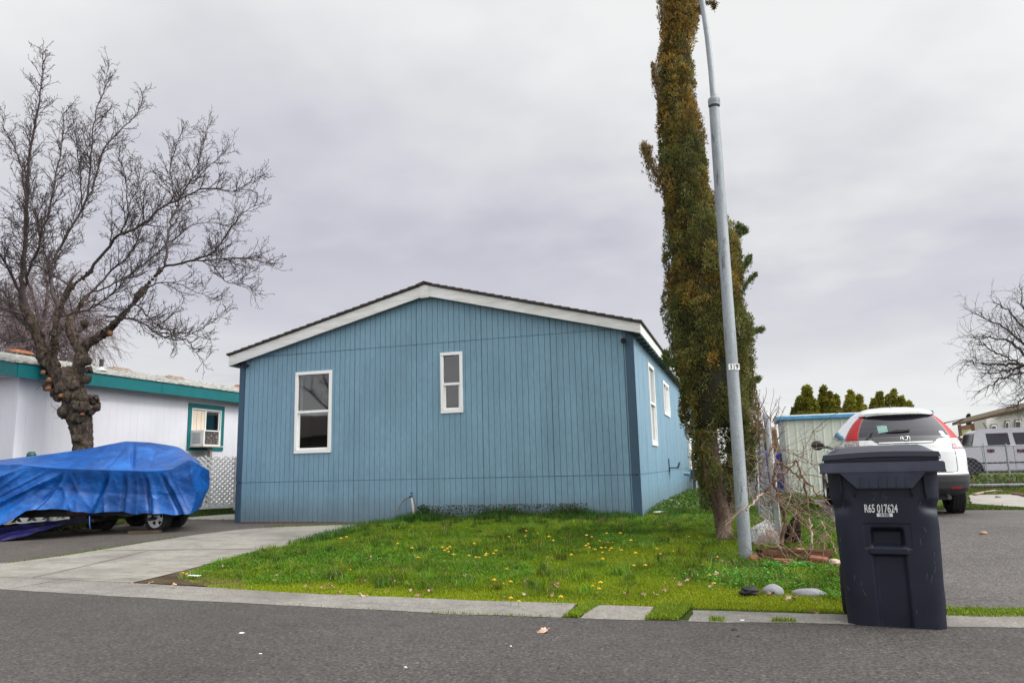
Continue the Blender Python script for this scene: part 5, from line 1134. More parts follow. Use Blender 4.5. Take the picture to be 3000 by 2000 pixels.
# rim collar and front apron with ribs
zr0,zr1=.905,.968
b=B(); yo=-.175
b.bx(-.405,.405,yo,yo+.035,zr0,zr1); b.bx(-.405,-.365,yo+.035,.66,zr0,zr1); b.bx(.365,.405,yo+.035,.66,zr0,zr1); b.bx(-.405,.405,.66,.70,zr0,zr1); b.bx(-.365,.365,yo+.035,.66,zr1-.02,zr1-.004)
b.build('rim',M_binpale,bn,bevel=.007,local=True)
b=B(); ya=yo-.001
b.prism([(-.295,ya,zr0+.022),(.30,ya,zr0+.022),(.285,ya+.003,zr0),(.19,ya+.035,.812),(-.17,ya+.035,.812),(-.275,ya+.003,zr0)],(0,.016,0))
b.build('apron',M_binpale,bn,bevel=.004,local=True)
b=B()
for k in range(6):
    x=-.135+k*.058; b.prism([(x-.007,ya+.008,.885),(x+.007,ya+.008,.885),(x+.011,ya+.026,.818),(x-.011,ya+.026,.818)],(0,.012,0))
build_each(b,'rib',M_binpale,bn,bevel=.005,local=True)
b=B()
for x in (-.275,-.185,.185,.270): b.prism([(x-.004,ya+.04,.90),(x-.004,-.08,.90),(x-.004,-.075,.745),(x-.004,ya+.065,.78)],(.008,0,0))
build_each(b,'gusset',M_bin,bn,local=True)
# lid: lower step, dark gap, raised crown and a slightly open front edge
b=B(); b.bx(-.385,.385,yo+.012,.68,zr1+.001,zr1+.034); b.build('lid_seal',M_bin,bn,bevel=.012,local=True)
lid=B()
def lidf(u,v):
    x=(u*2-1); y=v*2-1; ax=min(1,abs(x)); ay=min(1,abs(y)); h=.040*(ss((1-ax)/.30)*ss((1-ay)/.30)); 
    h+=.006*ss((.6-ax)/.03)*ss((.62-ay)/.03)
    return Vector((x*.375+.0,lerp(yo+.005,.68,v),zr1+.050+h+.006*math.sin(v*3)+.004*x+.012*math.exp(-v*8)*math.cos(x*1.5)))
lid.grid(lidf,60,50)
n_=60
lid.grid(lambda u,v:Vector(((u*2-1)*(.375+.012*v),yo+.005-.006*v,zr1+.062+.004*(u*2-1)-.030*v-.012*(1-math.cos((u*2-1)*1.5)))),60,4)
for s in (-1,1): lid.grid(lambda u,v:Vector((s*(.375+.012*v),lerp(yo+.005,.68,u),zr1+.050+.004*s-.030*v+.006*math.sin(u*3))),30,3)
lid.build('lid',M_bin,bn,smooth=True,auto=45,local=True)
b=B(); b.tube([(-.30,.74,.96),(.30,.74,.96)],.016,12); 
for x in (-.3,0,.3): b.bx(x-.012,x+.012,.68,.75,.93,.99)
b.build('handle',M_bin,bn,smooth=True,auto=40,local=True)
for sx_ in (-1,1):
    P=Vector((0,0,0)); b=B(); r=.15; c=(sx_*.318,.46,.15); b.lathe([(r*.5,-.03),(r*.9,-.035),(r,-.02),(r,.02),(r*.9,.035),(r*.5,.03)],c,36,'X')
    for k in range(40): q=2*PI*k/40; b.box((c[0],c[1]+r*math.cos(q),c[2]+r*math.sin(q)),(.05,.013,.013),Matrix.Rotation(q,3,'X'))
    wl_=b.build('wheel',M_tyre,bn,smooth=True,auto=35,local=True); b=B(); b.lathe([(r*.52,sx_*.028),(r*.3,sx_*.012),(r*.12,sx_*.03),(.001,sx_*.03)],c,24,'X'); b.build('hub',M_bin,wl_,smooth=True,local=True)
M4=Matrix.Translation((-.025,front_y(0,.690)-.002,.690))@Matrix.Rotation(PI/2+.115,4,'X')
tx=text_mesh('serial_number','R65 017624',.068,M_sticker,M4,bn,bold=.0013,sx=.66,local=True,ext=.0012)
b=B(); b.bx(-.055,.048,front_y(0,.655)-.0018,front_y(0,.655)+.004,.644,.665); bc=b.build('barcode_sticker',M_sticker,bn,local=True)
b=B(); rb=random.Random(2); x=-.036
while x<.026: w_=rb.choice((.001,.0018,.003)); b.bx(x,x+w_,front_y(0,.655)-.0026,front_y(0,.655)-.0019,.646,.664); x+=w_+rb.choice((.0012,.002,.003))
b.build('barcode_bars',M_blackpl,bc,local=True)
for x,ch in ((-.055,'7'),(.006,'6')):   # handwritten chalk numerals
    st={'7':[(-.022,.010),(.0,.018),(.018,.022),(-.002,-.012),(-.018,-.030)],'6':[(.014,.034),(.0,.018),(-.012,-.006),(-.004,-.024),(.012,-.024),(.018,-.010),(.008,-.004),(-.004,-.010)]}[ch]
    b=B(); b.tube([(x+a_,front_y(x+a_,.768+c_)-.001,.768+c_) for a_,c_ in st],.0014,5); b.build('chalk_numeral',simple('faint_chalk',(.10,.10,.11),.9,.3,60,0),bn,local=True)
b=B(); rb=random.Random(4)
for k in range(16):
    x=rb.choice((-.27,.27,.25,-.2,.1))+rb.uniform(-.05,.05); z=rb.uniform(.08,.74); l=rb.uniform(.01,.05); an=rb.uniform(-.5,.5); pts=[(x+l*math.sin(an)*q,front_y(x+l*math.sin(an)*q,z+l*q)-.0006,z+l*q*math.cos(an)) for q in (0,.5,1)]; b.tube(pts,.0007,4)
b.build('scratch',M_scuff,bn,local=True)
# ================= WHITE SUV =================
M_car=simple('white_car_paint',(.62,.635,.63),.22,.02,2,0,coat=.8); M_clad=simple('black_cladding',(.028,.028,.031),.5,.15,12,.08); M_gap=simple('panel_gap',(.03,.03,.03),.9,.1,5,0)
M_chrome=simple('chrome',(.75,.75,.76),.12,.03,5,0,metal=1.); M_dchrome=simple('dark_chrome',(.22,.22,.23),.35,.05,5,0,metal=.6); M_red=simple('red_lens',(.36,.004,.004),.35,.3,4,0,spec=.25); M_dred=simple('dark_red_lens',(.22,.005,.012),.15,.15,5,0,coat=1.)
t=MT('clear_lens',.15,.6,0,1.); a=t.ramp(t.noise(32,3,.7,sc=(1,1,2)),[(.35,(.05,.03,.03)),(.5,(.24,.20,.19)),(.62,(.52,.50,.50))]); t.color(a); M_clear=t.m
t=MT('tinted_glass',.06,.45,0,.0); t.color((.022,.020,.030)); M_tint=t.m; t=MT('piano_black',.12,.6,0,1.); t.color((.012,.008,.012)); M_piano=t.m
t=MT('side_glass',.05,.8,0,1.); t.color((.10,.11,.12)); M_sglass=t.m
suv=thing('white_car','white compact sport utility car seen from behind, parked beyond the wheeled bin','car',(2.24,12.70,.195))
suv.scale=(.91,1,1)
TB_=[(.30,.78,-.76,3.35),(.34,.85,-.85,3.45),(.40,.885,-.905,3.5),(.50,.90,-.925,3.52),(.585,.905,-.93,3.52),(.605,.905,-.915,3.5),(.62,.90,-.895,3.5),(.80,.905,-.885,3.48),(.92,.90,-.875,3.4),(.97,.885,-.86,3.1),(1.02,.868,-.85,2.7),(1.07,.85,-.83,2.3),(1.14,.82,-.80,2.1),(1.22,.775,-.755,2.0),(1.30,.725,-.70,1.9),(1.38,.665,-.64,1.7),(1.43,.62,-.60,1.6),(1.465,.58,-.57,1.5),(1.475,.57,-.63,1.48),(1.515,.545,-.64,1.38),(1.545,.51,-.56,1.3),(1.58,.46,-.38,1.12),(1.61,.38,-.18,.9),(1.625,.26,.0,.6)]
def tb(z):
    if z<=TB_[0][0]: return TB_[0][1:]
    for a,b_ in zip(TB_,TB_[1:]):
        if z<=b_[0]: f=(z-a[0])/(b_[0]-a[0]); return tuple(a[i]+(b_[i]-a[i])*f for i in (1,2,3))
    return TB_[-1][1:]
def plan(t_,z,off=0.):
    """t in 0..4: rear, right side, front, left side"""
    w,yr,yf=tb(z); cR=.40; cF=.9 if z<1.05 else .5; n=2.4
    if t_<1: q=math.sin((t_*2-1)*PI/2); x=w*q; y=yr+cR*(1-max(0,1-abs(q)**n)**(1/n)); 
    elif t_<2: f=t_-1; x=w; y=yr+cR+(yf-cF-yr-cR)*f
    elif t_<3: q=math.sin((1-(t_-2)*2)*PI/2); x=w*q; y=yf-cF*(1-max(0,1-abs(q)**n)**(1/n))
    else: f=t_-3; x=-w; y=yf-cF-(yf-cF-yr-cR)*f
    return x,y
def inner(z): return .66 if z<1.12 else .66-.165*((z-1.12)/.35)**1.5
NT=(170,130,40,130); ZL=[]; z=.30
while z<1.625: ZL.append(z); z+=.0105
ZL.append(1.625); ts=[]
for k,n_ in enumerate(NT): ts+=[k+i/n_ for i in range(n_)]
regs={k:B() for k in ('body','cladding','rear_window','trim','tail_light','light_lower','light_rim','side_window','gap','windscreen')}
WC=((0.,.345),(2.62,.345)); vid={k:{} for k in regs}
def cpos(i,j):
    i%=len(ts); z=ZL[j]; x,y=plan(ts[i],z)
    for wy,wz in WC:
        d=math.hypot(y-wy,z-wz)
        if d<.385 and abs(x)>.5 : x=math.copysign(min(abs(x),.62),x)
    return (x,y,z)
CP=[[cpos(i,j) for i in range(len(ts))] for j in range(len(ZL))]
def region(x,y,z,t_):
    w,yr,yf=tb(z); ax=abs(x); rear=t_<1 or (y<yr+.75 and (1<=t_<2 or t_>=3))
    for wy,wz in WC:
        d=math.hypot(y-wy,z-wz)
        if d<.39: return 'cladding'
        if .39<=d<.445 and z<.80 and not t_<1: return 'cladding'
    if z<.60 and y<yr+.62: return 'cladding'
    if z<.44: return 'cladding'
    if rear and .955<z<1.478:
        ext=yr+ (.56 if z<1.0 else .56-(z-1.0)/.47*.30) 
        if ax>inner(z) and y<ext:
            if z<.967 or (ax<inner(z)+.012): return 'light_rim'
            if z<1.105: return 'light_lower'
            return 'light_rim' if y>ext-.012 else 'tail_light'
    if t_<1:
        if 1.150<z<1.455 and ax<inner(z)-.004-.05*max(0,(z-1.43)/.025)**2: return 'rear_window'
        low=1.110 if ax>.50 else (1.045 if ax<.37 else 1.045+.065*ss((ax-.37)/.13))
        if low<z<=1.150 and ax<.66: return 'trim'
        if 1.150<z<1.462 and ax<=inner(z)+.002: return 'trim'
        g=.0085
        if .625<z<.955 and abs(ax-(.68+.02*math.sin((z-.6)*7)))<.005: return 'gap'
        if abs(z-.63)<.007 and ax<.66: return 'gap'
        if abs(z-.845)<.004 and ax<.66: return 'gap'
    else:
        if z>1.03+.03*ss((1.-y)/1.4) and z<1.47 and (1<=t_<2 or t_>=3) and y>-.28+(z-1.03)*.55:
            if abs(y-.66)<.035 or abs(y-1.0-.0)<.0: return 'trim'
            if abs(y-.10+ (z-1.2)*-.3)<.02: return 'trim'
            return 'side_window'
        if 2<=t_<3 and 1.06<z<1.5: return 'windscreen'
        for yy in (-.02,.66,1.70):
            if abs(y-yy)<.006 and .48<z<1.04 and (1<=t_<2 or t_>=3): return 'gap'
    return 'body'
nts=len(ts)
for j in range(len(ZL)-1):
    for i in range(nts):
        i2=(i+1)%nts; a,b_,c,d=CP[j][i],CP[j][i2],CP[j+1][i2],CP[j+1][i]
        mx_=[(a[k]+b_[k]+c[k]+d[k])/4 for k in range(3)]; r_=region(*mx_,ts[i]); R_=regs[r_]; V_=vid[r_]; ids=[]
        for key,p in (((i,j),a),((i2,j),b_),((i2,j+1),c),((i,j+1),d)):
            if key not in V_: V_[key]=len(R_.V); R_.V.append(p)
            ids.append(V_[key])
        R_.F.append(tuple(ids))
regs['body'].add(CP[-1],[tuple(range(nts))]); regs['cladding'].add(CP[0],[tuple(range(nts))])
mats=dict(body=M_car,cladding=M_clad,rear_window=M_tint,trim=M_piano,tail_light=M_red,light_lower=M_clear,light_rim=M_dred,side_window=M_sglass,gap=M_gap,windscreen=M_tint)
for k,R_ in regs.items():
    if not R_.F: continue
    if k in('tail_light','light_lower','light_rim','side_window'):
        for s,lab in ((-1,'left'),(1,'right')):
            q=B(); keep=[f for f in R_.F if (sum(R_.V[v][0] for v in f)/4)*s>0]; q.V=R_.V; q.F=keep
            me_o=q.build({'tail_light':'tail_light','light_lower':'reversing_lens','light_rim':'light_border','side_window':'side_window'}[k],mats[k],suv,smooth=True,auto=60,local=True)
            bm=bmesh.new(); bm.from_mesh(me_o.data); bmesh.ops.delete(bm,geom=[v for v in bm.verts if not v.link_faces],context='VERTS'); bm.to_mesh(me_o.data); bm.free()
    else: R_.build({'gap':'panel_gap'}.get(k,k),mats[k],suv,smooth=True,auto=60,local=True)
def rearY(x,z): w,yr,yf=tb(z); q=min(.999,abs(x)/w); return yr+.40*(1-(1-q**2.4)**(1/2.4))
b=B(); b.grid(lambda u,v:Vector(((u*2-1)*.385,rearY((u*2-1)*.385,1.06)-.012-.006*math.sin(v*PI),1.048+.022*v)),30,4); b.build('chrome_strip',M_chrome,suv,smooth=True,local=True)
# wiper
b=B(); P=lambda x,z,o=.02:(x,rearY(x,z)-o,z-.02); b.tube([P(.0,1.245,.03),P(-.1,1.243,.035),P(-.26,1.235,.03)],[.017,.014,.007],8); b.tube([P(-.34,1.222),P(-.1,1.262,.012),P(.10,1.262)],.006,6); b.tube([P(.08,1.255,.03),P(0,1.25,.035)],[.02,.017],8); b.build('wiper',M_blackpl,suv,smooth=True,auto=40,local=True)
# green parking sticker seen in the window
b=B(); b.grid(lambda u,v:Vector((-.36+.14*u,rearY(-.36+.14*u,1.21+.11*v)-.002,1.21+.11*v)),4,3); b.build('window_sticker',simple('pale_green_sticker',(.16,.30,.26),.4,.3,20,0),suv,local=True)
# emblem: H inside a rounded frame
zc=1.098; yy=rearY(0,zc)-.012; b=B()
fr_p=[(-.062,.046),(-.066,.0),(-.052,-.046),(-.03,-.052),(.03,-.052),(.052,-.046),(.066,.0),(.062,.046),(.04,.054),(-.04,.054),(-.062,.046)]
b.tube([(x,yy,zc+z) for x,z in fr_p],.006,6)
b.tube([(-.036,yy,zc+.044),(-.028,yy,zc),(-.036,yy,zc-.044)],[.008,.007,.009],6); b.tube([(.036,yy,zc+.044),(.028,yy,zc),(.036,yy,zc-.044)],[.008,.007,.009],6); b.tube([(-.03,yy,zc),(.03,yy,zc)],.0075,6)
b.build('emblem',M_chrome,suv,smooth=True,local=True)
zc=1.01; M4=Matrix.Translation((-.48,rearY(-.48,zc)-.012,zc))@Matrix.Rotation(-.22,4,'Z')@Matrix.Rotation(PI/2-.1,4,'X'); text_mesh('model_lettering','CR-V',.058,M_dchrome,M4,suv,bold=.0015,ext=.002,sx=1.75,local=True,shear=.25)
b=B(); yy=rearY(0,1.0)-.006; b.bx(-.165,.165,yy-.012,yy,.875,1.03); pf=b.build('plate_frame',M_blackpl,suv,bevel=.004,local=True)
b=B(); b.bx(-.15,.15,yy-.014,yy-.011,.89,.995); b.build('plate',simple('plate_white',(.6,.6,.62),.5,.1,8,0),pf,local=True)
b=B(); rb=random.Random(3); x=-.14
while x<.14: w_=rb.uniform(.008,.014); b.bx(x,x+w_,yy-.0135,yy-.012,1.008,1.019); x+=w_+.006+(.012 if rb.random()<.25 else 0)
b.build('frame_lettering',M_vinyl,pf,local=True)
for s in (-1,1):
    b=B(); b.grid(lambda u,v:Vector((s*(.56+.17*u),rearY(s*(.56+.17*u),.40+.028*v)-.004,.40+.028*v)),8,2); b.build('reflector',M_dred,suv,local=True)
    b=B(); b.tube([(s*.5,-.8,.30),(s*.5,-.93,.285)],.03,14); b.build('exhaust_tip',simple('steel',(.15,.15,.15),.4,.2,20,0,metal=.8),suv,smooth=True,auto=40,local=True)
b=B(); b.bx(-.6,.6,-.6,.6,.24,.34); b.tube([(-.75,0,.33),(.75,0,.33)],.05,10); b.build('rear_axle',M_clad,suv,local=True)
sp=B(); sp.grid(lambda u,v:Vector(((u*2-1)*.48,-.655+.16*abs(u*2-1)**2.4+.12*v,1.485+.055*v-.02*abs(u*2-1)**3)),30,4); sp.build('spoiler_lip',M_car,suv,smooth=True,local=True)
b=B(); b.lathe([(.02,0),(.015,.03),(.004,.05)],(.0,.05,1.62),10); b.tube([(0,.06,1.65),(0,-.0,1.73),(0,-.06,1.80)],.003,5); b.build('antenna',M_blackpl,suv,smooth=True,local=True)
for s in (-1,1):
    b=B(); b.lathe([(.001,-.07),(.07,-.068),(.10,-.05),(.112,-.01),(.105,.04),(.07,.075),(.001,.08)],(0,0,0),18,'Y'); b.V=[(s*1.06+v[0]*1.05,1.62+v[1],1.10+v[2]*.80) for v in b.V]; b.tube([(s*.86,1.66,1.06),(s*.98,1.64,1.07)],.025,8); b.build('mirror',M_blackpl,suv,smooth=True,local=True)
    for yy_ in (.30,1.15):
        b=B(); b.tube([(s*.895,yy_-.1,.98),(s*.93,yy_-.05,.985),(s*.93,yy_+.05,.985),(s*.895,yy_+.1,.98)],.016,8); b.build('door_handle',M_car,suv,smooth=True,local=True)
    for wy in (0,2.62):
        r=.345; b=B(); b.lathe([(r*.62,s*-.10),(r*.9,s*-.112),(r*.985,s*-.095),(r,s*-.05),(r,s*.05),(r*.985,s*.095),(r*.9,s*.112),(r*.62,s*.10)],(s*.79,wy,r),48,'X')
        for k in range(60):
            q=2*PI*k/60
            for o_ in (-.07,-.023,.023,.07): b.box((s*.79+o_,wy+r*math.cos(q),r+r*math.sin(q)),(.03,.014,.022),Matrix.Rotation(q+.2*(1 if o_>0 else -1),3,'X'))
        wo=b.build('wheel',M_tyre,suv,smooth=True,auto=35,local=True)
        b=B(); b.lathe([(r*.63,s*.09),(r*.58,s*.10),(r*.54,s*.05),(r*.2,s*.075),(.001,s*.08)],(s*.79,wy,r),32,'X'); b.build('rim',simple('alloy',(.42,.42,.43),.3,.05,5,0,metal=.7),wo,smooth=True,auto=40,local=True)

# ================= PICKUP BEYOND THE FAR FENCE =================
TY=31.6; M_truck=simple('silver_truck_paint',(.44,.435,.475),.25,.03,2,0,coat=.8); M_tw=glassmat('truck_glass',(.35,.4,.4))
def TX(u,v=1330): return ony(u,v,TY).x
def TZ(u,v): return ony(u,v,TY).z
x0=TX(2842); k_=(TX(2965)-TX(2896))/69.
def fx(u): return TX(u)
zr=TZ(2930,1257); zw1=TZ(2930,1267); zw0=TZ(2930,1304); zbed=TZ(2870,1306); zst=TZ(2930,1354.5); zb=TZ(2930,1376); zg=TZ(2850,1401)
trk=thing('pickup_truck','silver white crew cab pickup truck parked broadside behind the far chain link fence','pickup truck',(x0,TY,zg))
Wd=1.9; LB=2.1; xc1=fx(2869); xend=x0+3.1; ycab=TY+.12
b=B()
prof_=[(x0-LB,zb),(x0-LB,zbed),(x0+.1,zbed),(x0+.1,zb)]
def arch(cx,cz,r,n=14): return [(cx+r*math.cos(PI-PI*i/n),cz+r*math.sin(PI-PI*i/n)) for i in range(n+1)]
xw=fx(2834); rw=.41
lower=[(x0-LB,zb)]+arch(xw,zb-.05,.50)+[(xend-.9+2.2,zb),(xend+1.3,zbed-.15),(xend+.1,zbed-.02),(x0,zbed),(x0-LB,zbed+.01)]
b.prism([(x,TY,z) for x,z in lower],(0,Wd,0)); b.build('body',M_truck,trk,bevel=.03,auto=50)
b=B(); cab=[(x0+.16,zbed-.01),(x0+.30,zr-.08),(x0+.48,zr),(xend-1.0,zr+.02),(xend-.6,zr-.03),(xend+.15,zbed-.01)]
V=[]; 
cabp=[(x,ycab-(.09*(1-(z-zbed)/(zr-zbed))),z) for x,z in cab]; cabq=[(x,TY+Wd-.12+(.09*(1-(z-zbed)/(zr-zbed))),z) for x,z in cab]; n=len(cab)
b.add(cabp+cabq,[tuple(range(n)),tuple(range(n,2*n))]+[(i,(i+1)%n,n+(i+1)%n,n+i) for i in range(n)]); b.build('cab',M_truck,trk,bevel=.04,auto=50)
M_tdk=M_tint
def sidewin(xa,xb,xa2,xb2,name='side_window'):
    b=B(); yl=lambda z:ycab-(.09*(1-(z-zbed)/(zr-zbed)))-.006
    b.prism([(xa,yl(zw0),zw0),(xb,yl(zw0),zw0),(xb2,yl(zw1),zw1),(xa2,yl(zw1),zw1)],(0,.02,0)); return b.build(name,M_tdk,trk,bevel=.012)
sidewin(fx(2898),fx(2966),fx(2896),fx(2964)); sidewin(fx(2980),xend-.1,fx(2976),xend-.62)
b=B(); b.prism([(fx(2963),ycab-.03,zw0-.02),(fx(2982),ycab-.03,zw0-.02),(fx(2979),ycab+.0,zw1+.02),(fx(2962),ycab+.0,zw1+.02)],(0,.02,0)); b.build('pillar_trim',M_blackpl,trk)
b=B(); xr=x0+.22; b.prism([(x0+.155,TY+.25,zbed+.06),(x0+.155,TY+Wd-.25,zbed+.06),(x0+.265,TY+Wd-.3,zr-.13),(x0+.265,TY+.3,zr-.13)],(.012,0,0)); b.build('rear_window',M_tdk,trk,bevel=.01)
b=B(); b.bx(x0-LB,x0+.1,TY-.012,TY+.06,zbed-.0,zbed+.035); b.build('bed_rail',M_blackpl,trk)
b=B()
for x in (fx(2885),fx(2972),fx(2879)): b.bx(x-.006,x+.006,TY-.003,TY+.01,zb+.03,zbed)
build_each(b,'door_gap',M_gap,trk)
b=B(); b.bx(x0-.25,xend+1.0,TY-.012,TY+.01,zst-.025,zst+.02); b.build('side_strip',M_blackpl,trk)
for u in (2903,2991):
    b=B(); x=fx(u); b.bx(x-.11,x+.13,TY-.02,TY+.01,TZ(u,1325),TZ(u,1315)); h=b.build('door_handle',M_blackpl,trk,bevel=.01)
    b=B(); b.tube([(x-.09,TY-.025,TZ(u,1322)),(x,TY-.028,TZ(u,1318)),(x+.1,TY-.025,TZ(u,1318))],.012,6); b.build('handle_reflection',simple('red_reflection',(.25,.03,.02),.3,.2,20,0),h)  # red reflection on the handle, painted as a coloured strip
b=B(); b.bx(x0-.05,xend+.6,TY-.06,TY+.08,zb-.10,zb-.04); b.bx(x0-.3,xend+.9,TY+.3,TY+1.6,zb-.1,zb+.05); b.build('running_board',M_blackpl,trk)
for x in (xw,xw+3.75):
    for y in (TY+.14,TY+Wd-.14):
        b=B(); b.lathe([(rw*.6,-.12),(rw*.93,-.12),(rw,-.08),(rw,.08),(rw*.93,.12),(rw*.6,.12)],(x,y,zg+rw),36,'Y'); wo=b.build('wheel',M_tyre,trk,smooth=True,auto=35); b=B(); b.lathe([(rw*.62,-.10),(rw*.5,-.06),(rw*.2,-.09),(.001,-.09)],(x,y,zg+rw),28,'Y'); b.build('rim',M_dkmetal,wo,smooth=True)
    
# ================= SHED, TARPED PILES =================
M_shed=simple('cream_shed_metal',(.54,.56,.48),.55,.05,1.2,.05); M_shedb=simple('blue_metal_roof_trim',(.07,.24,.40),.45,.2,9,.1); M_shedg=simple('grey_shed_edge',(.24,.26,.26),.6,.1,5,.05)
sx0,sy0,sz0=.93,18.95,.16; szt=2.0; sx1=4.1; sd_=1.9
sh=thing('garden_shed','cream ribbed metal garden shed with chipped blue roof trim left of the white car','shed',((sx0+sx1)/2,sy0,sz0))
b=B(); 
def rib(u,v):
    x=sx0+(sx1-sx0)*u; return Vector((x,sy0-.012*max(0,math.sin(x*2*PI/.20))**5*1.3,sz0+(szt-sz0)*v))
b.grid(rib,420,1); b.grid(lambda u,v:Vector((sx0+.004*math.sin(u*60),sy0+sd_*u,sz0+(szt-sz0+.0)*v)),60,1); b.grid(lambda u,v:Vector((sx1,sy0+sd_*u,sz0+(szt-sz0)*v)),4,1); b.build('wall',M_shed,sh,auto=60)
b=B(); b.bx(sx0-.02,sx0+.05,sy0-.03,sy0+.03,sz0,szt); b.build('corner_trim',M_shedg,sh)
b=B(); b.bx(2.62,3.6,sy0-.045,sy0-.03,sz0+.08,szt-.06); b.build('door',M_shed,sh,bevel=.004)
b=B(); b.prism([(sx0-.10,sy0-.10,szt+.0),(sx0-.10,sy0-.10,szt+.045),(sx0-.10,sy0-.085,szt+.05),(sx0-.10,sy0-.085,szt+.075),(sx0-.10,sy0-.05,szt+.09),(sx0-.10,sy0-.02,szt-.02)],(sx1-sx0+.2,0,0)); b.build('eave_trim',M_shedb,sh,bevel=.006)
b=B(); b.prism([(sx0-.1,sy0-.07,szt+.08),(sx0-.1,sy0+sd_/2,szt+.17),(sx0-.1,sy0+sd_+.07,szt+.12),(sx0-.1,sy0+sd_+.07,szt+.0),(sx0-.1,sy0-.03,szt+.0)],(sx1-sx0+.2,0,0)); b.build('roof',M_shedg,sh)
def drape(name,label,cat,c,dims,mat,seed,top=.75):
    b=B(); hx,hy,h=dims[0]/2,dims[1]/2,dims[2]
    def f(u,v):
        q=2*PI*u; e=max(abs(math.cos(q)),abs(math.sin(q))); r=1 if v<.7 else 1-(v-.7)/.3; zz=h*(v/.7)**1 if v<.7 else h+.06*math.sin((v-.7)/.3*PI/2)
        n_=mnoise.noise(Vector((math.cos(q)*3,math.sin(q)*3,v*2.5+seed))); n2=mnoise.noise(Vector((math.cos(q)*9,math.sin(q)*9,v*5+seed))); k=(1+.10*(1-min(1,v/.7)))*(1+.10*n_+.05*n2)
        return Vector((c[0]+hx*math.cos(q)/e*r*k,c[1]+hy*math.sin(q)/e*r*k,c[2]+zz*(1+.06*n_)))
    b.grid(f,72,34); o=b.build(name,mat,None,smooth=True); setp(o,label,cat); return o
t=MT('blue_tarp_far',.4,.5); t.color(t.ramp(t.noise(5,4,.6),[(.3,(.006,.035,.28)),(.7,(.03,.10,.42))])); t.bump(t.noise(12,4,.7),.8,.04); 
P=gr(2262,1415); drape('blue_tarp_pile','bright blue tarp wrapped round a pile left of the cream shed','tarp',(.35,20.6,.2),(1.1,1.0,1.02),t.m,3)
t=MT('brown_tarp',.6,.3); t.color(t.ramp(t.noise(4,4,.6),[(.3,(.10,.052,.015)),(.7,(.19,.105,.03))])); t.bump(t.noise(9,4,.7),.9,.05)
drape('brown_tarp_pile','ochre brown tarp over a tall pile left of the cream shed','tarp',(.25,21.9,.2),(1.3,.8,1.72),t.m,5)
# ================= FAR HOUSES =================
M_beigef=simple('beige_fascia',(.42,.33,.25),.7,.1,3,.1); M_brown=simple('brown_timber',(.13,.06,.035),.7,.2,6,.2); M_lime=simple('pale_green_panel',(.42,.45,.22),.7,.06,6,.1); M_greyw=simple('pale_grey_wall',(.52,.50,.47),.8,.05,2,.1); M_grtrim=simple('grey_brown_trim',(.20,.17,.15),.7,.1,5,0); M_groof=simple('grey_shingles',(.11,.11,.115),.9,.25,14,.3)
cp_=thing('carport','flat beige roofed carport with brown beams behind the pickup truck','carport',at(2900,1395,40))
Aa=at(2832,1231,44); Ab=at(3075,1201,31.5); Ac=at(2792,1239,47); Aa.z=3.13; Ab.z=3.30; Ac.z=3.0
b=B(); 
bk_=CY*6.+CX*2
b.prism([Ac+Vector((0,0,.12)),Aa+Vector((0,0,.13)),Aa-Vector((0,0,.13)),Ac-Vector((0,0,.05))],CY*.1); b.prism([Aa+Vector((0,0,.13)),Ab+Vector((0,0,.13)),Ab-Vector((0,0,.14)),Aa-Vector((0,0,.13))],CY*.1); b.build('fascia',M_beigef,cp_)
b=B(); b.prism([Aa+Vector((0,0,.10)),Ab+Vector((0,0,.10)),Ab+bk_+Vector((0,0,.05)),Aa+bk_+Vector((0,0,.05)),Ac+CY*2+Vector((0,0,.1))],(0,0,.03)); b.build('roof',M_groof,cp_)
b=B(); d_=CY*.6; b.prism([Aa+d_-Vector((0,0,.13)),Ab+d_-Vector((0,0,.14)),Ab+d_-Vector((0,0,.27)),Aa+d_-Vector((0,0,.22))],CY*.2); b.build('beam',M_brown,cp_)
for u,D_ in ((2850,44.4),(2811,46)):
    P=at(u,1250,D_); b=B(); b.bx(P.x-.08,P.x+.08,P.y-.08,P.y+.08,.2,2.95); b.build('post',M_brown,cp_)
def panel(px,D_,th,mat,name,parent): b=B(); b.prism([at(u,v,D_) for u,v in px],CY*th); return b.build(name,mat,parent)
panel(((2812,1247),(2848,1243),(2848,1257),(2812,1258)),46.5,.1,M_brown,'gable_panel',cp_)
lp=panel(((2812,1257),(2848,1257),(2848,1278),(2812,1279)),46.8,.1,M_lime,'green_panel',cp_)
panel(((2808,1278),(2846,1277),(2846,1312),(2808,1312)),46.0,.1,M_beigef,'lower_panel',cp_); panel(((2815,1277),(2844,1276),(2844,1281),(2815,1282)),45.8,.1,M_vinyl,'sill',cp_)
fh=thing('distant_house','pale grey house with three small windows behind the carport at the far right','house',at(2960,1395,52))
panel(((2890,1215),(3090,1190),(3090,1400),(2890,1400)),52,1.5,M_greyw,'wall',fh); panel(((2932,1213),(3000,1187),(3060,1172),(3110,1172),(3110,1190),(2932,1214)),51.5,.8,M_groof,'roof',fh)
panel(((2880,1238),(2884,1238),(2892,1250),(2892,1290),(2889,1290),(2889,1251)),51.7,.1,M_grtrim,'downspout',fh)
for px in ((2906,2920,1241,1262),(2947,2957,1231,1262),(2976,2992,1228,1262)):
    u0,u1,v0,v1=px; w_=panel(((u0-1,v0),(u1+2,v0),(u1+2,v1),(u0-1,v1)),51.9,.08,M_grtrim,'window',fh); panel(((u0+1,v0+4),(u1,v0+4),(u1,v1),(u0+1,v1)),51.8,.08,M_vinyl,'frame',w_); panel(((u0+3,v0+7),(u1-2,v0+7),(u1-2,v1),(u0+3,v1)),51.7,.08,M_tint,'pane',w_)
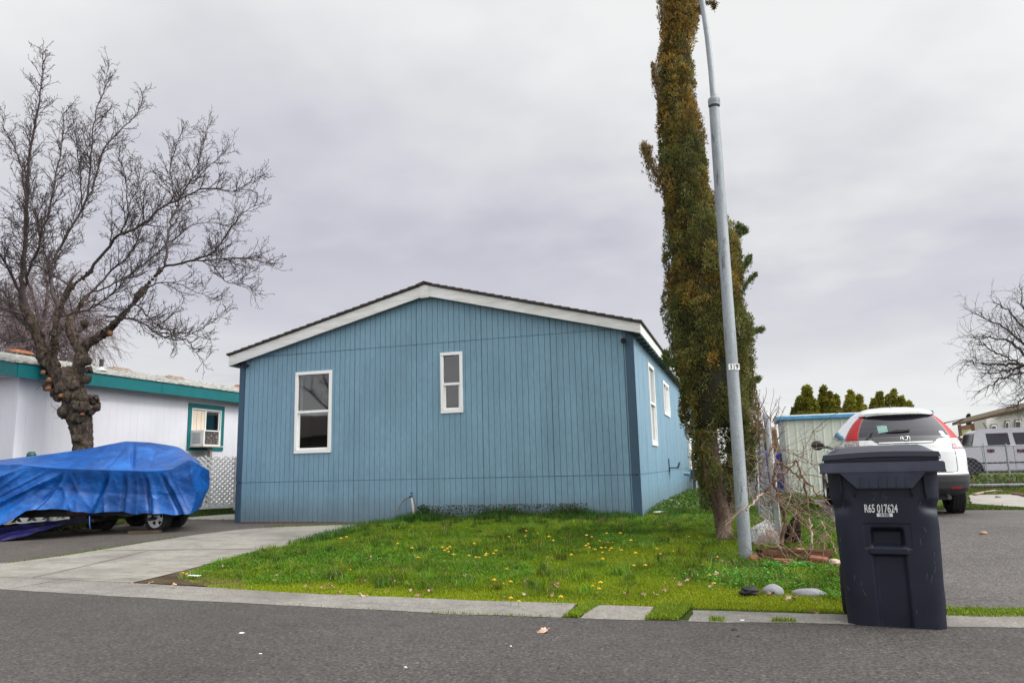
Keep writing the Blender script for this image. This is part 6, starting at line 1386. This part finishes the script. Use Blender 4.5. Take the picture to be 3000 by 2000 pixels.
# far chain link fence
FYY=27.2; ff=thing('chain_link_fence','grey chain link fence in front of the pickup truck at the far right','fence',(9,FYY,.25))
xa,xb=ony(2815,1307,FYY).x,ony(3080,1302,FYY).x; zt_=ony(2900,1306,FYY).z; zb_=.27
nb=NB(); mesh_wires(nb,(xa,FYY,0),(xb,FYY,0),zb_,zt_,.15,.0055,.0); nb.build('wire_mesh',simple('far_wire',(.30,.30,.33),.5,.2,10,0,metal=.3),ff)
b=B(); b.tube([(xa,FYY-.02,zt_),(xb,FYY-.02,zt_)],.017,8); b.build('top_rail',M_galv,ff,smooth=True)
for u0,u1 in ((2946,2956),(2881,2889),(3035,3045)):
    p=ony(u0,1303,FYY-.03); q=ony(u1,1398,FYY-.03); r=.028 if u0==2946 else .016; b=B(); b.tube([p+Vector((0,0,.05)),Vector((p.x,p.y,.2))],r,10); b.build('post',M_galv,ff,smooth=True,auto=50)
b=B(); z=.27; b.tube([(4.6,22.0,z),(6,22.05,z),(9,22.0,z),(14,22,z)],.05,12); o=b.build('grey_pipe',simple('grey_pipe',(.14,.145,.155),.5,.1,6,.05),None,smooth=True); setp(o,'long grey pipe lying on the grass in front of the ivy bank at right','pipe')
for pts,lab,c in ((((2855,1452),(2880,1447),(2915,1443)),'bleached fallen branch lying along the edge of the concrete pad','branch'),((( 2968,1450),(2990,1452),(3010,1457)),'short dark stick on the concrete pad near the right edge','stick')):
    b=B(); P_=[gr(*p)+Vector((0,0,.03)) for p in pts]; b.tube(P_,[.035,.028,.04],8); 
    if c=='branch': b.tube([P_[1],P_[1]+Vector((.25,-.2,.05)),P_[1]+Vector((.5,-.1,.03))],[.02,.015,.01],6)
    o=b.build('fallen_branch' if c=='branch' else 'stick',M_vinep if c=='branch' else M_vine,None,smooth=True); setp(o,lab,c)
for i,(u,v,s) in enumerate(((2925,1459,.09),(2882,1566,.06))):
    rock('stone','dark small stone on the concrete pad' if i==0 else 'single tan pebble on the grey side driveway',gr(u,v)+Vector((0,0,s*.3)),(s*1.3,s,s*.8),M_stone if i==0 else simple('tan_stone',(.30,.20,.12),.9,.2,10,.2),60+i,0,cat='stone',sub=2)
# ================= STANDPIPE AT THE HOUSE =================
Y_=11.62; sp_=thing('standpipe','old water standpipe with blue tap and looping grey hose against the blue house','standpipe',ony(1206,1530,Y_))
p=lambda u,v,y=Y_:ony(u,v,y)
b=B(); b.tube([p(1213,1535),p(1211,1500),p(1206,1456)],.018,10); b.build('pipe',simple('rusty_white_pipe',(.42,.36,.32),.7,.35,25,.3),sp_,smooth=True)
b=B(); b.tube([p(1206,1456),p(1205,1450)],.024,10); b.tube([p(1206,1452),p(1198,1456)],.014,8); b.tube([p(1202,1444),p(1209,1444)],.012,8); b.build('tap',simple('blue_tap',(.02,.05,.12),.5,.2,20,.1),sp_,smooth=True,auto=40)
b=B(); b.tube(spline([p(1199,1456),p(1186,1462,Y_-.03),p(1172,1480,Y_-.06),p(1165,1505,Y_-.08),p(1166,1532,Y_-.06)],6),.0135,8); b.build('hose',simple('grey_hose',(.13,.13,.13),.6,.1,10,.1),sp_,smooth=True)
b=B(); b.tube(spline([p(1208,1456),p(1214,1466,Y_-.02),p(1218,1490,Y_-.02),p(1216,1515,Y_-.02)],5),.004,6); b.build('wire',simple('red_brown_wire',(.14,.03,.03),.7,.1,10,0),sp_,smooth=True)
# ================= GRASS AND GROUND COVER =================
M_grass=leafmat('grass_blade',.55,.35,.3)
rg=np.random.default_rng(33)
def inpoly(P,poly):
    x,y=P[:,0],P[:,1]; c=np.zeros(len(P),bool); n=len(poly)
    for i in range(n):
        x0,y0=poly[i]; x1,y1=poly[(i+1)%n]
        k=((y0>y)!=(y1>y)); 
        with np.errstate(divide='ignore',invalid='ignore'): xi=(x1-x0)*(y-y0)/(y1-y0)+x0
        c^=k&(x<xi)
    return c
def terrv(X,Y):
    s=lambda t:np.clip(t,0,1)**2*(3-2*np.clip(t,0,1)); A=.15+.06*s((X+9)/6.); return A*s((Y-5.9)/5.)+.09*s((-X-10.5)/2.)*s((Y-11.5)/3.)
def n2(X,Y,f,seed): return sumnoise(np.stack([X,Y,np.zeros_like(X)],1),f,seed)
def blades(nb,X,Y,H,Wd,lean,col,z0=None):
    m=len(X); th=rg.uniform(0,2*PI,m); la=rg.uniform(0,2*PI,m); Z=terrv(X,Y)+(0 if z0 is None else z0)
    p0=np.stack([X,Y,Z-.004],1); side=np.stack([np.cos(th),np.sin(th),0*th],1)*Wd[:,None]/2
    ld=np.stack([np.cos(la),np.sin(la),0*la],1)*(lean*H)[:,None]; up=np.array([0,0,1.])
    pm=p0+ld*.35+up*(H*.58)[:,None]; pt=p0+ld+up*(H*np.clip(1-.35*lean,.3,1))[:,None]
    V=np.stack([p0-side,p0+side,pm+side*.7,pm-side*.7,pt],1).reshape(-1,3); i=np.arange(m)[:,None]*5
    nb.add(V,i+np.array([[0,1,2,3]]),i+np.array([[3,2,4]]),np.repeat(col,5,0))
def area(poly,dens):
    xs=[p[0] for p in poly]; ys=[p[1] for p in poly]; A=(max(xs)-min(xs))*(max(ys)-min(ys)); n=int(A*dens); P=np.stack([rg.uniform(min(xs),max(xs),n),rg.uniform(min(ys),max(ys),n)],1); P=P[inpoly(P,poly)]; return P[:,0],P[:,1]
LAWN=[(-5.78,6.9),(-5.5,6.35),(-4.8,5.98),(-3.91,5.87),(-2.26,5.765),(-1.0,5.76),(-.54,5.76),(.53,5.76),(1.02,5.82),(.98,9.2),(1.15,13.2),(1.3,17.2),(1.2,19),(0.4,21.5),(-1.56,21.5),(-1.56,11.78),(-5.45,11.78),(-5.55,10.9),(-5.66,9.8),(-5.74,8.6),(-5.95,7.45)]
nb=NB()
def lawncol(X,Y,mossy):
    a=n2(X,Y,2.1,3); b_=n2(X,Y,7.,4); c=rg.normal(0,.25,len(X)); k=np.clip(.40+.7*a+.5*b_+c,0,1)[:,None]
    g1=np.array([.040,.105,.004]); g2=np.array([.190,.290,.006]); g=g1*(1-k)+g2*k
    m=np.clip(mossy,0,1)[:,None]; mo=np.array([.270,.330,.008])*rg.uniform(.65,1.25,(len(X),1)); return g*(1-m)+mo*m
def mossmap(X,Y):
    d=Y-np.interp(X,[p[0] for p in KB],[p[1] for p in KB]); return np.clip(1.15-d/.42,0,1)+np.clip((n2(X,Y,2.6,8)+.3*n2(X,Y,9,18)-.08)*2.2,0,1)*np.clip((8.2-Y)/1.5,0,1)+.6*np.clip((n2(X,Y,3.4,9)+.3*n2(X,Y,9,19)-.2)*2,0,1)
# short turf carpet
X,Y=area(LAWN,14500); near=np.clip((13.5-Y)/4,.22,1); k=rg.uniform(0,1,len(X))<near; X,Y=X[k],Y[k]
mm=mossmap(X,Y); bare=(np.hypot((X+5.4)/.7,(Y-6.5)/.45)<1)|(np.hypot((X-.35)/.75,(Y-7.15)/.22)<1)&(rg.uniform(0,1,len(X))<.6)|(np.hypot((X-.2)/.55,(Y-8.15)/.45)<1)&(rg.uniform(0,1,len(X))<.5)
k=~(bare&(rg.uniform(0,1,len(X))<.6)); X,Y,mm=X[k],Y[k],mm[k]
tall=np.clip(.5+.9*n2(X,Y,2.6,5)+.5*n2(X,Y,6.5,6),0,1); H=(.016+.040*tall*(1-np.clip(mm,0,1)))*rg.uniform(.6,1.35,len(X))
blades(nb,X,Y,H,rg.uniform(.004,.0075,len(X)),rg.uniform(.1,.9,len(X)),lawncol(X,Y,mm))
# tufts
tx,ty=area(LAWN,70); k=(n2(tx,ty,2.6,5)+.45*rg.normal(0,1,len(tx))>.10)&(ty<11.9)&(mossmap(tx,ty)<.5); tx,ty=tx[k],ty[k]
for x,y in zip(tx,ty):
    m=int(rg.uniform(25,85)); R=rg.uniform(.03,.11); a=rg.uniform(0,2*PI,m); r=R*np.sqrt(rg.uniform(0,1,m)); X=x+r*np.cos(a); Y=y+r*np.sin(a); h=rg.uniform(.045,.14)
    tone=rg.uniform(.35,1.6); col=np.tile(np.array([.095,.185,.006])*np.array([rg.uniform(.7,1.6),1,1])*tone,(m,1))*rg.uniform(.6,1.5,(m,1)); dry=rg.uniform(0,1,m)<.06; col[dry]=[.30,.27,.13]
    blades(nb,X,Y,h*rg.uniform(.6,1.25,m),rg.uniform(.0035,.006,m),rg.uniform(.25,1.1,m),col)
# long grass and dead nettles along the wall and edges
for (xa,xb,ya,yb,n_,h0,h1) in ((-5.7,-1.6,11.35,11.74,9000,.08,.24),(-4.2,-1.8,11.55,11.75,2500,.15,.34),(-5.85,-5.4,8.6,11.7,3500,.06,.15),(-1.57,-1.0,11.8,20,9000,.06,.18),(.75,1.05,8.6,13,2500,.05,.13),(.2,1.2,15,18.9,5000,.08,.22),(-1.5,-.3,17,21,4000,.1,.25)):
    X=rg.uniform(xa,xb,n_); Y=rg.uniform(ya,yb,n_); col=np.tile(np.array([.045,.115,.014]),(n_,1))*rg.uniform(.5,1.6,(n_,1)); blades(nb,X,Y,rg.uniform(h0,h1,n_)*(.55+.6*np.clip(.5+n2(X,Y,4,12),0,1)),rg.uniform(.004,.008,n_),rg.uniform(.1,.7,n_),col)
# little grass in seams and beside the bin
for poly,n_,h in (([(-1.285,5.24),(-1.18,5.24),(-1.12,5.78),(-1.22,5.78)],3200,.028),([(-.72,5.25),(-.50,5.27),(-.44,5.8),(-.66,5.8)],6000,.03),([(1.05,5.72),(1.5,5.74),(2.2,5.92),(2.7,6.05),(2.4,6.08),(1.1,6.0)],4500,.022),([(-.3,5.27),(-.2,5.27),(-.2,5.36),(-.3,5.36)],120,.03),([(.1,5.33),(.25,5.33),(.25,5.40),(.1,5.40)],150,.03),([(-2.3,5.215),(-1.35,5.215),(-1.35,5.245),(-2.3,5.245)],160,.02),([(-3.6,5.3),(-2.4,5.22),(-2.4,5.25),(-3.6,5.34)],40,.02)):
    xs=[p[0] for p in poly]; ys=[p[1] for p in poly]; P=np.stack([rg.uniform(min(xs),max(xs),n_*2),rg.uniform(min(ys),max(ys),n_*2)],1); P=P[inpoly(P,poly)][:n_]; X,Y=P[:,0],P[:,1]; m=len(X)
    blades(nb,X,Y,h*rg.uniform(.4,1.3,m),rg.uniform(.004,.007,m),rg.uniform(.1,.9,m),np.array([.20,.29,.015])*rg.uniform(.5,1.3,(m,1)),.012)
# weeds between the driveway sheets
for (a,b_,n_) in (((-8.60,7.62),(-8.42,8.55),500),((-8.42,8.55),(-8.22,9.5),300),((-8.8,7.1),(-8.62,7.6),160),((-7.6,10.75),(-6.3,11.1),1100),((-11,12.6),(-9.1,12.32),500),((-8.2,9.5),(-7.9,10.4),90)):
    f=rg.uniform(0,1,n_); w_=.022 if n_<1000 else .09; X=a[0]+(b_[0]-a[0])*f+rg.normal(0,w_,n_); Y=a[1]+(b_[1]-a[1])*f+rg.normal(0,w_,n_); blades(nb,X,Y,rg.uniform(.01,.035,n_),rg.uniform(.004,.007,n_),rg.uniform(.1,.8,n_),np.array([.12,.18,.015])*rg.uniform(.4,1.3,(n_,1)),.012)
# left strip by the lattice, strip under the boat, right hand far grass
for poly,dn,h,c in (([(-13.3,9.5),(-11.5,10.2),(-11.25,12.75),(-11.0,13.95),(-10.6,14.55),(-9.05,15.5),(-9.05,18.5),(-13.2,16.5)],1500,.07,(.08,.16,.015)),([(-13.5,7.9),(-12.0,9.2),(-11.2,10.6),(-11.3,12.5),(-13.3,12.5)],700,.05,(.08,.13,.015)),([(2.0,13.3),(3.72,14.9),(4.2,13.55),(12,13.35),(12,13.15),(2.6,13.2)],1800,.04,(.13,.20,.015)),([(1.3,17.0),(4.6,18.4),(16,18.2),(16,21.9),(2,21.9)],420,.05,(.15,.20,.018)),([(4.5,21.9),(17,21.9),(17,27.4),(4.5,27.4)],260,.13,(.07,.11,.016))):
    X,Y=area(poly,dn); m=len(X); kk=np.clip(.6+.6*n2(X,Y,2.,20),.15,1.2)[:,None]; blades(nb,X,Y,h*rg.uniform(.4,1.3,m),rg.uniform(.008,.016,m)*(1 if dn>1000 else 1.6),rg.uniform(.1,.9,m),np.array(c)*kk*rg.uniform(.5,1.5,(m,1)))
gr_o=nb.build('grass',M_grass); setp(gr_o,'mixed lawn grass and long tufts in front of the blue house','grass',None,'stuff')
# clover and broad leaved ground cover
nb=NB()
def leaves(X,Y,H,S,col,tilt=.5):
    m=len(X); Z=terrv(X,Y)+H; a=rg.uniform(0,2*PI,m); N_=rg.normal(0,tilt,(m,3)); N_[:,2]=1; N_/=np.linalg.norm(N_,axis=1)[:,None]
    U=np.cross(N_,np.stack([np.cos(a),np.sin(a),0*a],1)); U/=np.linalg.norm(U,axis=1)[:,None]; W_=np.cross(N_,U); c=np.stack([X,Y,Z],1); s=S[:,None]
    V=np.stack([c-U*s,c-W_*s*.62+U*s*.1,c+U*s,c+W_*s*.62+U*s*.1],1).reshape(-1,3); nb.add(V,np.arange(m*4).reshape(-1,4),None,np.repeat(col,4,0))
X,Y=area(LAWN,5200); k=(Y<12.2)&((n2(X,Y,1.6,15)>.02)|((X<-3.6)&(Y<8.4))|((X>-.4)&(Y<8.2)&(Y>5.95)))&(mossmap(X,Y)<.6); X,Y=X[k],Y[k]; m=len(X)
bs=~((np.hypot((X+5.4)/.7,(Y-6.5)/.45)<1)&(rg.uniform(0,1,m)<.85)); X,Y=X[bs],Y[bs]; m=len(X)
leaves(X,Y,rg.uniform(.008,.045,m),rg.uniform(.005,.011,m),np.array([.080,.200,.007])*rg.uniform(.4,1.6,(m,1)))
X,Y=area([(4.5,22.3),(17,22.3),(17,27.3),(4.5,27.3)],300); m=len(X); leaves(X,Y,rg.uniform(.02,.22,m),rg.uniform(.03,.06,m),np.where(rg.uniform(0,1,(m,1))<.25,np.array([[.12,.07,.03]]),np.array([[.06,.10,.018]]))*rg.uniform(.4,1.5,(m,1)),.8)
X,Y=area([(-1.55,12.5),(-.2,12.5),(-.2,21),(-1.55,21)],700); m=len(X); leaves(X,Y,rg.uniform(.02,.14,m),rg.uniform(.012,.03,m),np.array([.08,.14,.015])*rg.uniform(.4,1.5,(m,1)),.8)
# green leafy herb patch by the lamp pole
X=rg.normal(-.08,.22,1500); Y=rg.normal(6.95,.20,1500); leaves(X,Y,rg.uniform(.01,.06,1500),rg.uniform(.007,.015,1500),np.array([.09,.26,.03])*rg.uniform(.5,1.6,(1500,1)),.7)
X=rg.normal(.33,.13,500); Y=rg.normal(7.55,.05,500); leaves(X,Y,rg.uniform(.01,.05,500),rg.uniform(.012,.024,500),np.array([.08,.25,.03])*rg.uniform(.5,1.5,(500,1)),.7)
# dead nettle heads at the wall
X=rg.uniform(-5.2,-2.4,420); Y=rg.uniform(11.45,11.72,420); 
for q in range(5): leaves(X+rg.normal(0,.012,420),Y+rg.normal(0,.012,420),rg.uniform(.10,.25,420),rg.uniform(.010,.020,420),np.where(rg.uniform(0,1,(420,1))<.45,np.array([[.07,.035,.045]]),np.array([[.05,.09,.02]]))*rg.uniform(.5,1.4,(420,1)),.8)
X=rg.normal(-5.62,.12,500)+0; X=rg.normal(ony(1240,1500,11.6).x,.13,700); Y=rg.normal(11.6,.05,700); leaves(X,Y,rg.uniform(.02,.26,700)*np.exp(-((X-X.mean())/.16)**2)+.02,rg.uniform(.012,.026,700),np.array([.035,.085,.015])*rg.uniform(.5,1.5,(700,1)),.8)
# leaf litter under the boat and in the dirt
X,Y=area([(-12.6,8.9),(-11.3,10.2),(-11.2,12.6),(-13,12.6)],500); m=len(X); leaves(X,Y,rg.uniform(.01,.03,m),rg.uniform(.015,.03,m),np.array([.16,.10,.055])*rg.uniform(.4,1.6,(m,1)),.5)
X,Y=area([(-.5,7.5),(.95,7.4),(.98,8.6),(-.4,8.8)],500); m=len(X); leaves(X,Y,rg.uniform(.01,.02,m),rg.uniform(.010,.02,m),np.array([.16,.09,.055])*rg.uniform(.4,1.6,(m,1)),.5)
gc=nb.build('ground_cover',M_grass); setp(gc,'clover and broad leaved weeds growing through the lawn and along the wall','ground cover',None,'stuff')

# ================= DANDELIONS, DRY LEAVES, BITS =================
M_yel=simple('dandelion_yellow',(.80,.52,.01),.7,.15,60,0); M_stem=simple('flower_stem',(.10,.20,.04),.7,.2,20,0)
M_dryl=simple('dry_leaf',(.26,.15,.09),.85,.35,25,.3); M_dryp=simple('pale_dry_leaf',(.42,.31,.21),.85,.25,25,.3)
dnd=[((u/1.96+1300),(v/1.96+1450)) for u,v in ((20,305),(35,297),(28,315),(5,315),(175,277),(245,335),(240,345),(285,328),(145,345),(185,352),(205,348),(300,316),(375,232),(473,205),(540,215),(530,262),(455,174),(470,232),(628,258),(820,232),(850,235),(935,217),(1015,220),(895,255),(940,263),(970,260),(830,275),(817,287),(835,290),(868,300),(905,303),(928,288),(950,303),(962,307),(912,320),(1020,308),(1075,262),(1225,300),(1243,330),(1317,312),(1102,333),(912,367),(733,342),(1092,398),(1158,400),(1408,226),(1570,345),(290,485),(343,492),(385,492),(855,508),(900,503),(892,528),(673,578),(385,582),(430,592),(1525,448),(1550,495),(603,240),(360,415))]
dnd+=[((u/2.352+350),(v/2.352+1450)) for u,v in ((437,525),(465,535),(1565,290),(1618,303),(1810,325),(1917,333),(2057,427),(2015,367),(1590,497),(1525,300),(2225,352),(2300,408))]
rd=random.Random(6); dl='yellow dandelion flower in the lawn grass'; grp='dandelions in the lawn'
fl0=None
for i,(u,v) in enumerate(dnd):
    P=gr(u,v,.07); P.z=terr(P.x,P.y)
    if fl0 is None:
        fl0=thing('dandelion',dl,'flower',P,0,grp); b=B(); b.tube([(0,0,0),(.004,.002,.03),(.002,0,.066)],.0022,5); b.build('stem',M_stem,fl0,local=True)
        b=B(); 
        for ring,(rr,zz,n_) in enumerate(((.019,.066,16),(.014,.071,13),(.008,.075,9))):
            for k in range(n_):
                q=2*PI*(k+ring*.4)/n_; d=Vector((math.cos(q),math.sin(q),0)); s=Vector((-d.y,d.x,0))*.0030; o=Vector((0,0,zz-.004)); b.quad(o+d*.003-s*.6,o+d*.003+s*.6,o+d*rr+s+Vector((0,0,.005-.002*ring)),o+d*(rr+.002)+Vector((0,0,.004)),o+d*rr-s+Vector((0,0,.005-.002*ring)))
        b.lathe([(.001,.078),(.006,.076),(.008,.068),(.001,.064)],(0,0,0),10); b.build('flower_head',M_yel,fl0,local=True)
    else: dup(fl0,P,rd.uniform(0,6),None,rd.uniform(.7,1.15))
lv=[((u/2.352+350),(v/2.352+1450)) for u,v in ((703,492),(1068,588),(1093,548),(1290,625),(1345,535),(1520,655),(1680,675),(1775,655),(1885,590),(1855,660),(2015,655),(2060,675),(2125,660),(2145,655),(2105,672),(2145,380),(1725,430),(1830,352),(2195,495),(920,440),(215,605),(80,608),(375,622),(1400,635),(1450,632),(1340,640),(1690,592),(1650,590))]
lv+=[((u/1.96+1300),(v/1.96+1450)) for u,v in ((630,520),(650,515),(1320,480),(1410,487),(1395,495),(1050,565),(355,575),(1360,515),(1580,378),(1660,380),(1660,465),(600,355),(135,460),(385,465),(470,495),(2130,418),(1145,575),(1275,545),(1215,570),(700,430),(120,465),(1600,382),(1570,455),(620,575),(460,570),(10,430),(1540,522),(1880,565),(1980,600),(2020,590),(2140,605),(2135,655))]
def leafmesh(seed):
    r=random.Random(seed); pts=[]
    for k in range(14):
        q=2*PI*k/14; rr=(.030 if k%2 else .017)*r.uniform(.75,1.25)*(1.25 if k in (0,7) else 1); pts.append(Vector((math.cos(q)*rr*1.25,math.sin(q)*rr,.010*math.sin(q*2+seed)+.006*r.uniform(-1,1)+.30*(math.sin(q)*rr)*(1 if math.sin(q)>0 else -1))))
    b=B(); b.add([Vector((0,0,0))]+pts,[(0,1+k,1+(k+1)%14) for k in range(14)]); b.tube([(-.03,0,.002),(-.05,.003,.008)],.0012,4); return b
pro=[]
for i,(u,v) in enumerate(lv):
    P=gr(u,v,.03); h=.035 if 5.9<P.y else .012
    if i<4: o=leafmesh(i).build('dry_leaf',M_dryl if i%2 else M_dryp,None); setp(o,'curled dry brown leaf lying on the lawn','leaf','dry leaves on the lawn'); pro.append(o)
    else: o=pro[i%4].copy(); COL.objects.link(o)
    o.location=(P.x,P.y,terr(P.x,P.y)+h); o.rotation_euler=(rd.uniform(-.6,.6),rd.uniform(-.6,.6),rd.uniform(0,6.28)); o.scale=(rd.uniform(.5,1.0),)*3
P=gr(1300+585/1.96,1450+793/1.96); o=leafmesh(9).build('dry_leaf',simple('pink_brown_leaf',(.52,.34,.26),.85,.25,25,.3),None); o.location=P+Vector((0,0,.02)); o.rotation_euler=(.3,-.2,.5); o.scale=(1.15,)*3; setp(o,'large curled pinkish brown leaf lying alone on the grey road','leaf')
for u,v,s,lab,m in ((1300+1670/1.96,1450+777/1.96,.045,'dark round clod on the road in front of the lamp pole',M_bare),(1300+1692/1.96,1450+815/1.96,.035,'smaller dark clod on the road below the round one',M_bare),(1300+750/1.96,1450+733/1.96,.022,'tiny dark stone on the road beside the kerb',M_blackpl),(350+840/2.352,1450+952/2.352,.05,'flat white scrap on the road at left',M_vinyl),(350+972/2.352,1450+1095/2.352,.03,'small white crumb on the road below the flat white scrap',M_vinyl),(350+1970/2.352,1450+1192/2.352,.028,'small pale pebble on the road near the lower middle',simple('pale_pebble',(.45,.42,.36),.8,.2,30,.2)),(1300+385/1.96,1450+870/1.96,.016,'tiny white pebble on the road under the leaf',M_vinyl),(2175,1818,.05,'white flaky scrap at the broken kerb end',M_vinyl)):
    P=gr(u,v); s*=.62; rock('road_debris',lab,P+Vector((0,0,.005)),(s*1.3,s,s*(.18 if 'flat' in lab or 'flaky' in lab else .7)),m,int(u),u,cat='debris',sub=2,rough=.5)
P=gr(350+515/2.352,1450+580/2.352); b=B(); b.grid(lambda u,v:Vector(((u-.5)*.15,(v-.5)*.05+.01*math.sin(u*5),.012*mnoise.noise(Vector((u*4,v*3,1)))+.01)),14,5); o=b.build('plastic_scrap',simple('pale_blue_plastic',(.55,.60,.66),.4,.1,20,.1),None,smooth=True); o.location=P+Vector((0,0,.03)); setp(o,'crumpled pale blue white plastic scrap on the dirt corner of the lawn','litter')
for i,(a,b2) in enumerate((((1960,1478),(1998,1468)),((1920,1518),(1962,1500)),((1990,1485),(1975,1500)))):
    P,Q=gr(*a),gr(*b2); b=B(); b.box((0,0,0),((Q-P).length,.05,.02)); o=b.build('discarded_board',M_white,None,bevel=.004); o.location=P.lerp(Q,.5)+Vector((0,0,.06)); o.rotation_euler=(0,.05,math.atan2(Q.y-P.y,Q.x-P.x)); setp(o,('upper white board discarded in the grass beside the blue side wall','lower white board leaning in the grass at the foot of the blue side wall','short white board crossing the other boards beside the blue side wall')[i],'board')
rd2=random.Random(8); M_edge=simple('old_brick',(.13,.06,.04),.9,.3,12,.5,80)
for k in range(3):
    u=1560+k*110+rd2.uniform(-20,20); P=ony(u,1530,11.45); P.z=terr(P.x,P.y); o=rock('edging_brick',('leftmost','middle','rightmost')[k]+' of the three reddish bricks half hidden in grass at the blue wall',P+Vector((0,-.05,.012)),(.18,.07,.06),M_edge,70+k,.1,cat='brick',group='bricks at the foot of the blue wall',sub=2)

# ================= ACROSS THE STREET (seen mirrored in the window panes) =================
ah=thing('brown_house','brown roofed house across the street, seen only mirrored in the blue house windows','house',(-22,-15,0))
b=B()
for k in range(16): b.bx(-33,-13,-13.0+.012*(k%2),-12.9+.012*(k%2),.3+k*.17,.3+k*.17+.165)
b.bx(-33,-13,-21,-13.05,0,3.0); b.build('wall',simple('tan_siding',(.10,.075,.06),.8,.1,4,.1),ah)
b=B(); b.prism([(-33.5,-12.4,3.0),(-33.5,-17,4.6),(-33.5,-21.6,3.0)],(21,0,0)); b.build('roof',M_shingle,ah)
nb=NB(); rg=np.random.default_rng(77); mt=thing('bare_tree','leafless tree across the street, seen only mirrored in the upper window pane','tree',(-19,-9,0))
b=B(); b.tube([(-19,-9,0),(-18.9,-9,2.2),(-19.1,-9,4)],[.2,.16,.12],10); b.build('trunk',M_bark,mt,smooth=True)
for k in range(11):
    P=grow(rg,np.array([-19,-9,3.4+.1*k]),np.array([rg.normal(0,1),rg.normal(0,1),.7]),rg.uniform(3,4.5),9,.05,.12); R=np.linspace(.07,.02,len(P)); nb.tube(P,R,5); twigtree(rg,nb,P,R,.35,1.4,.15,.8,.3,0,r1=.03,r2=.016,rmin=.01,bud=False)
nb.build('crown',M_twig3,mt)
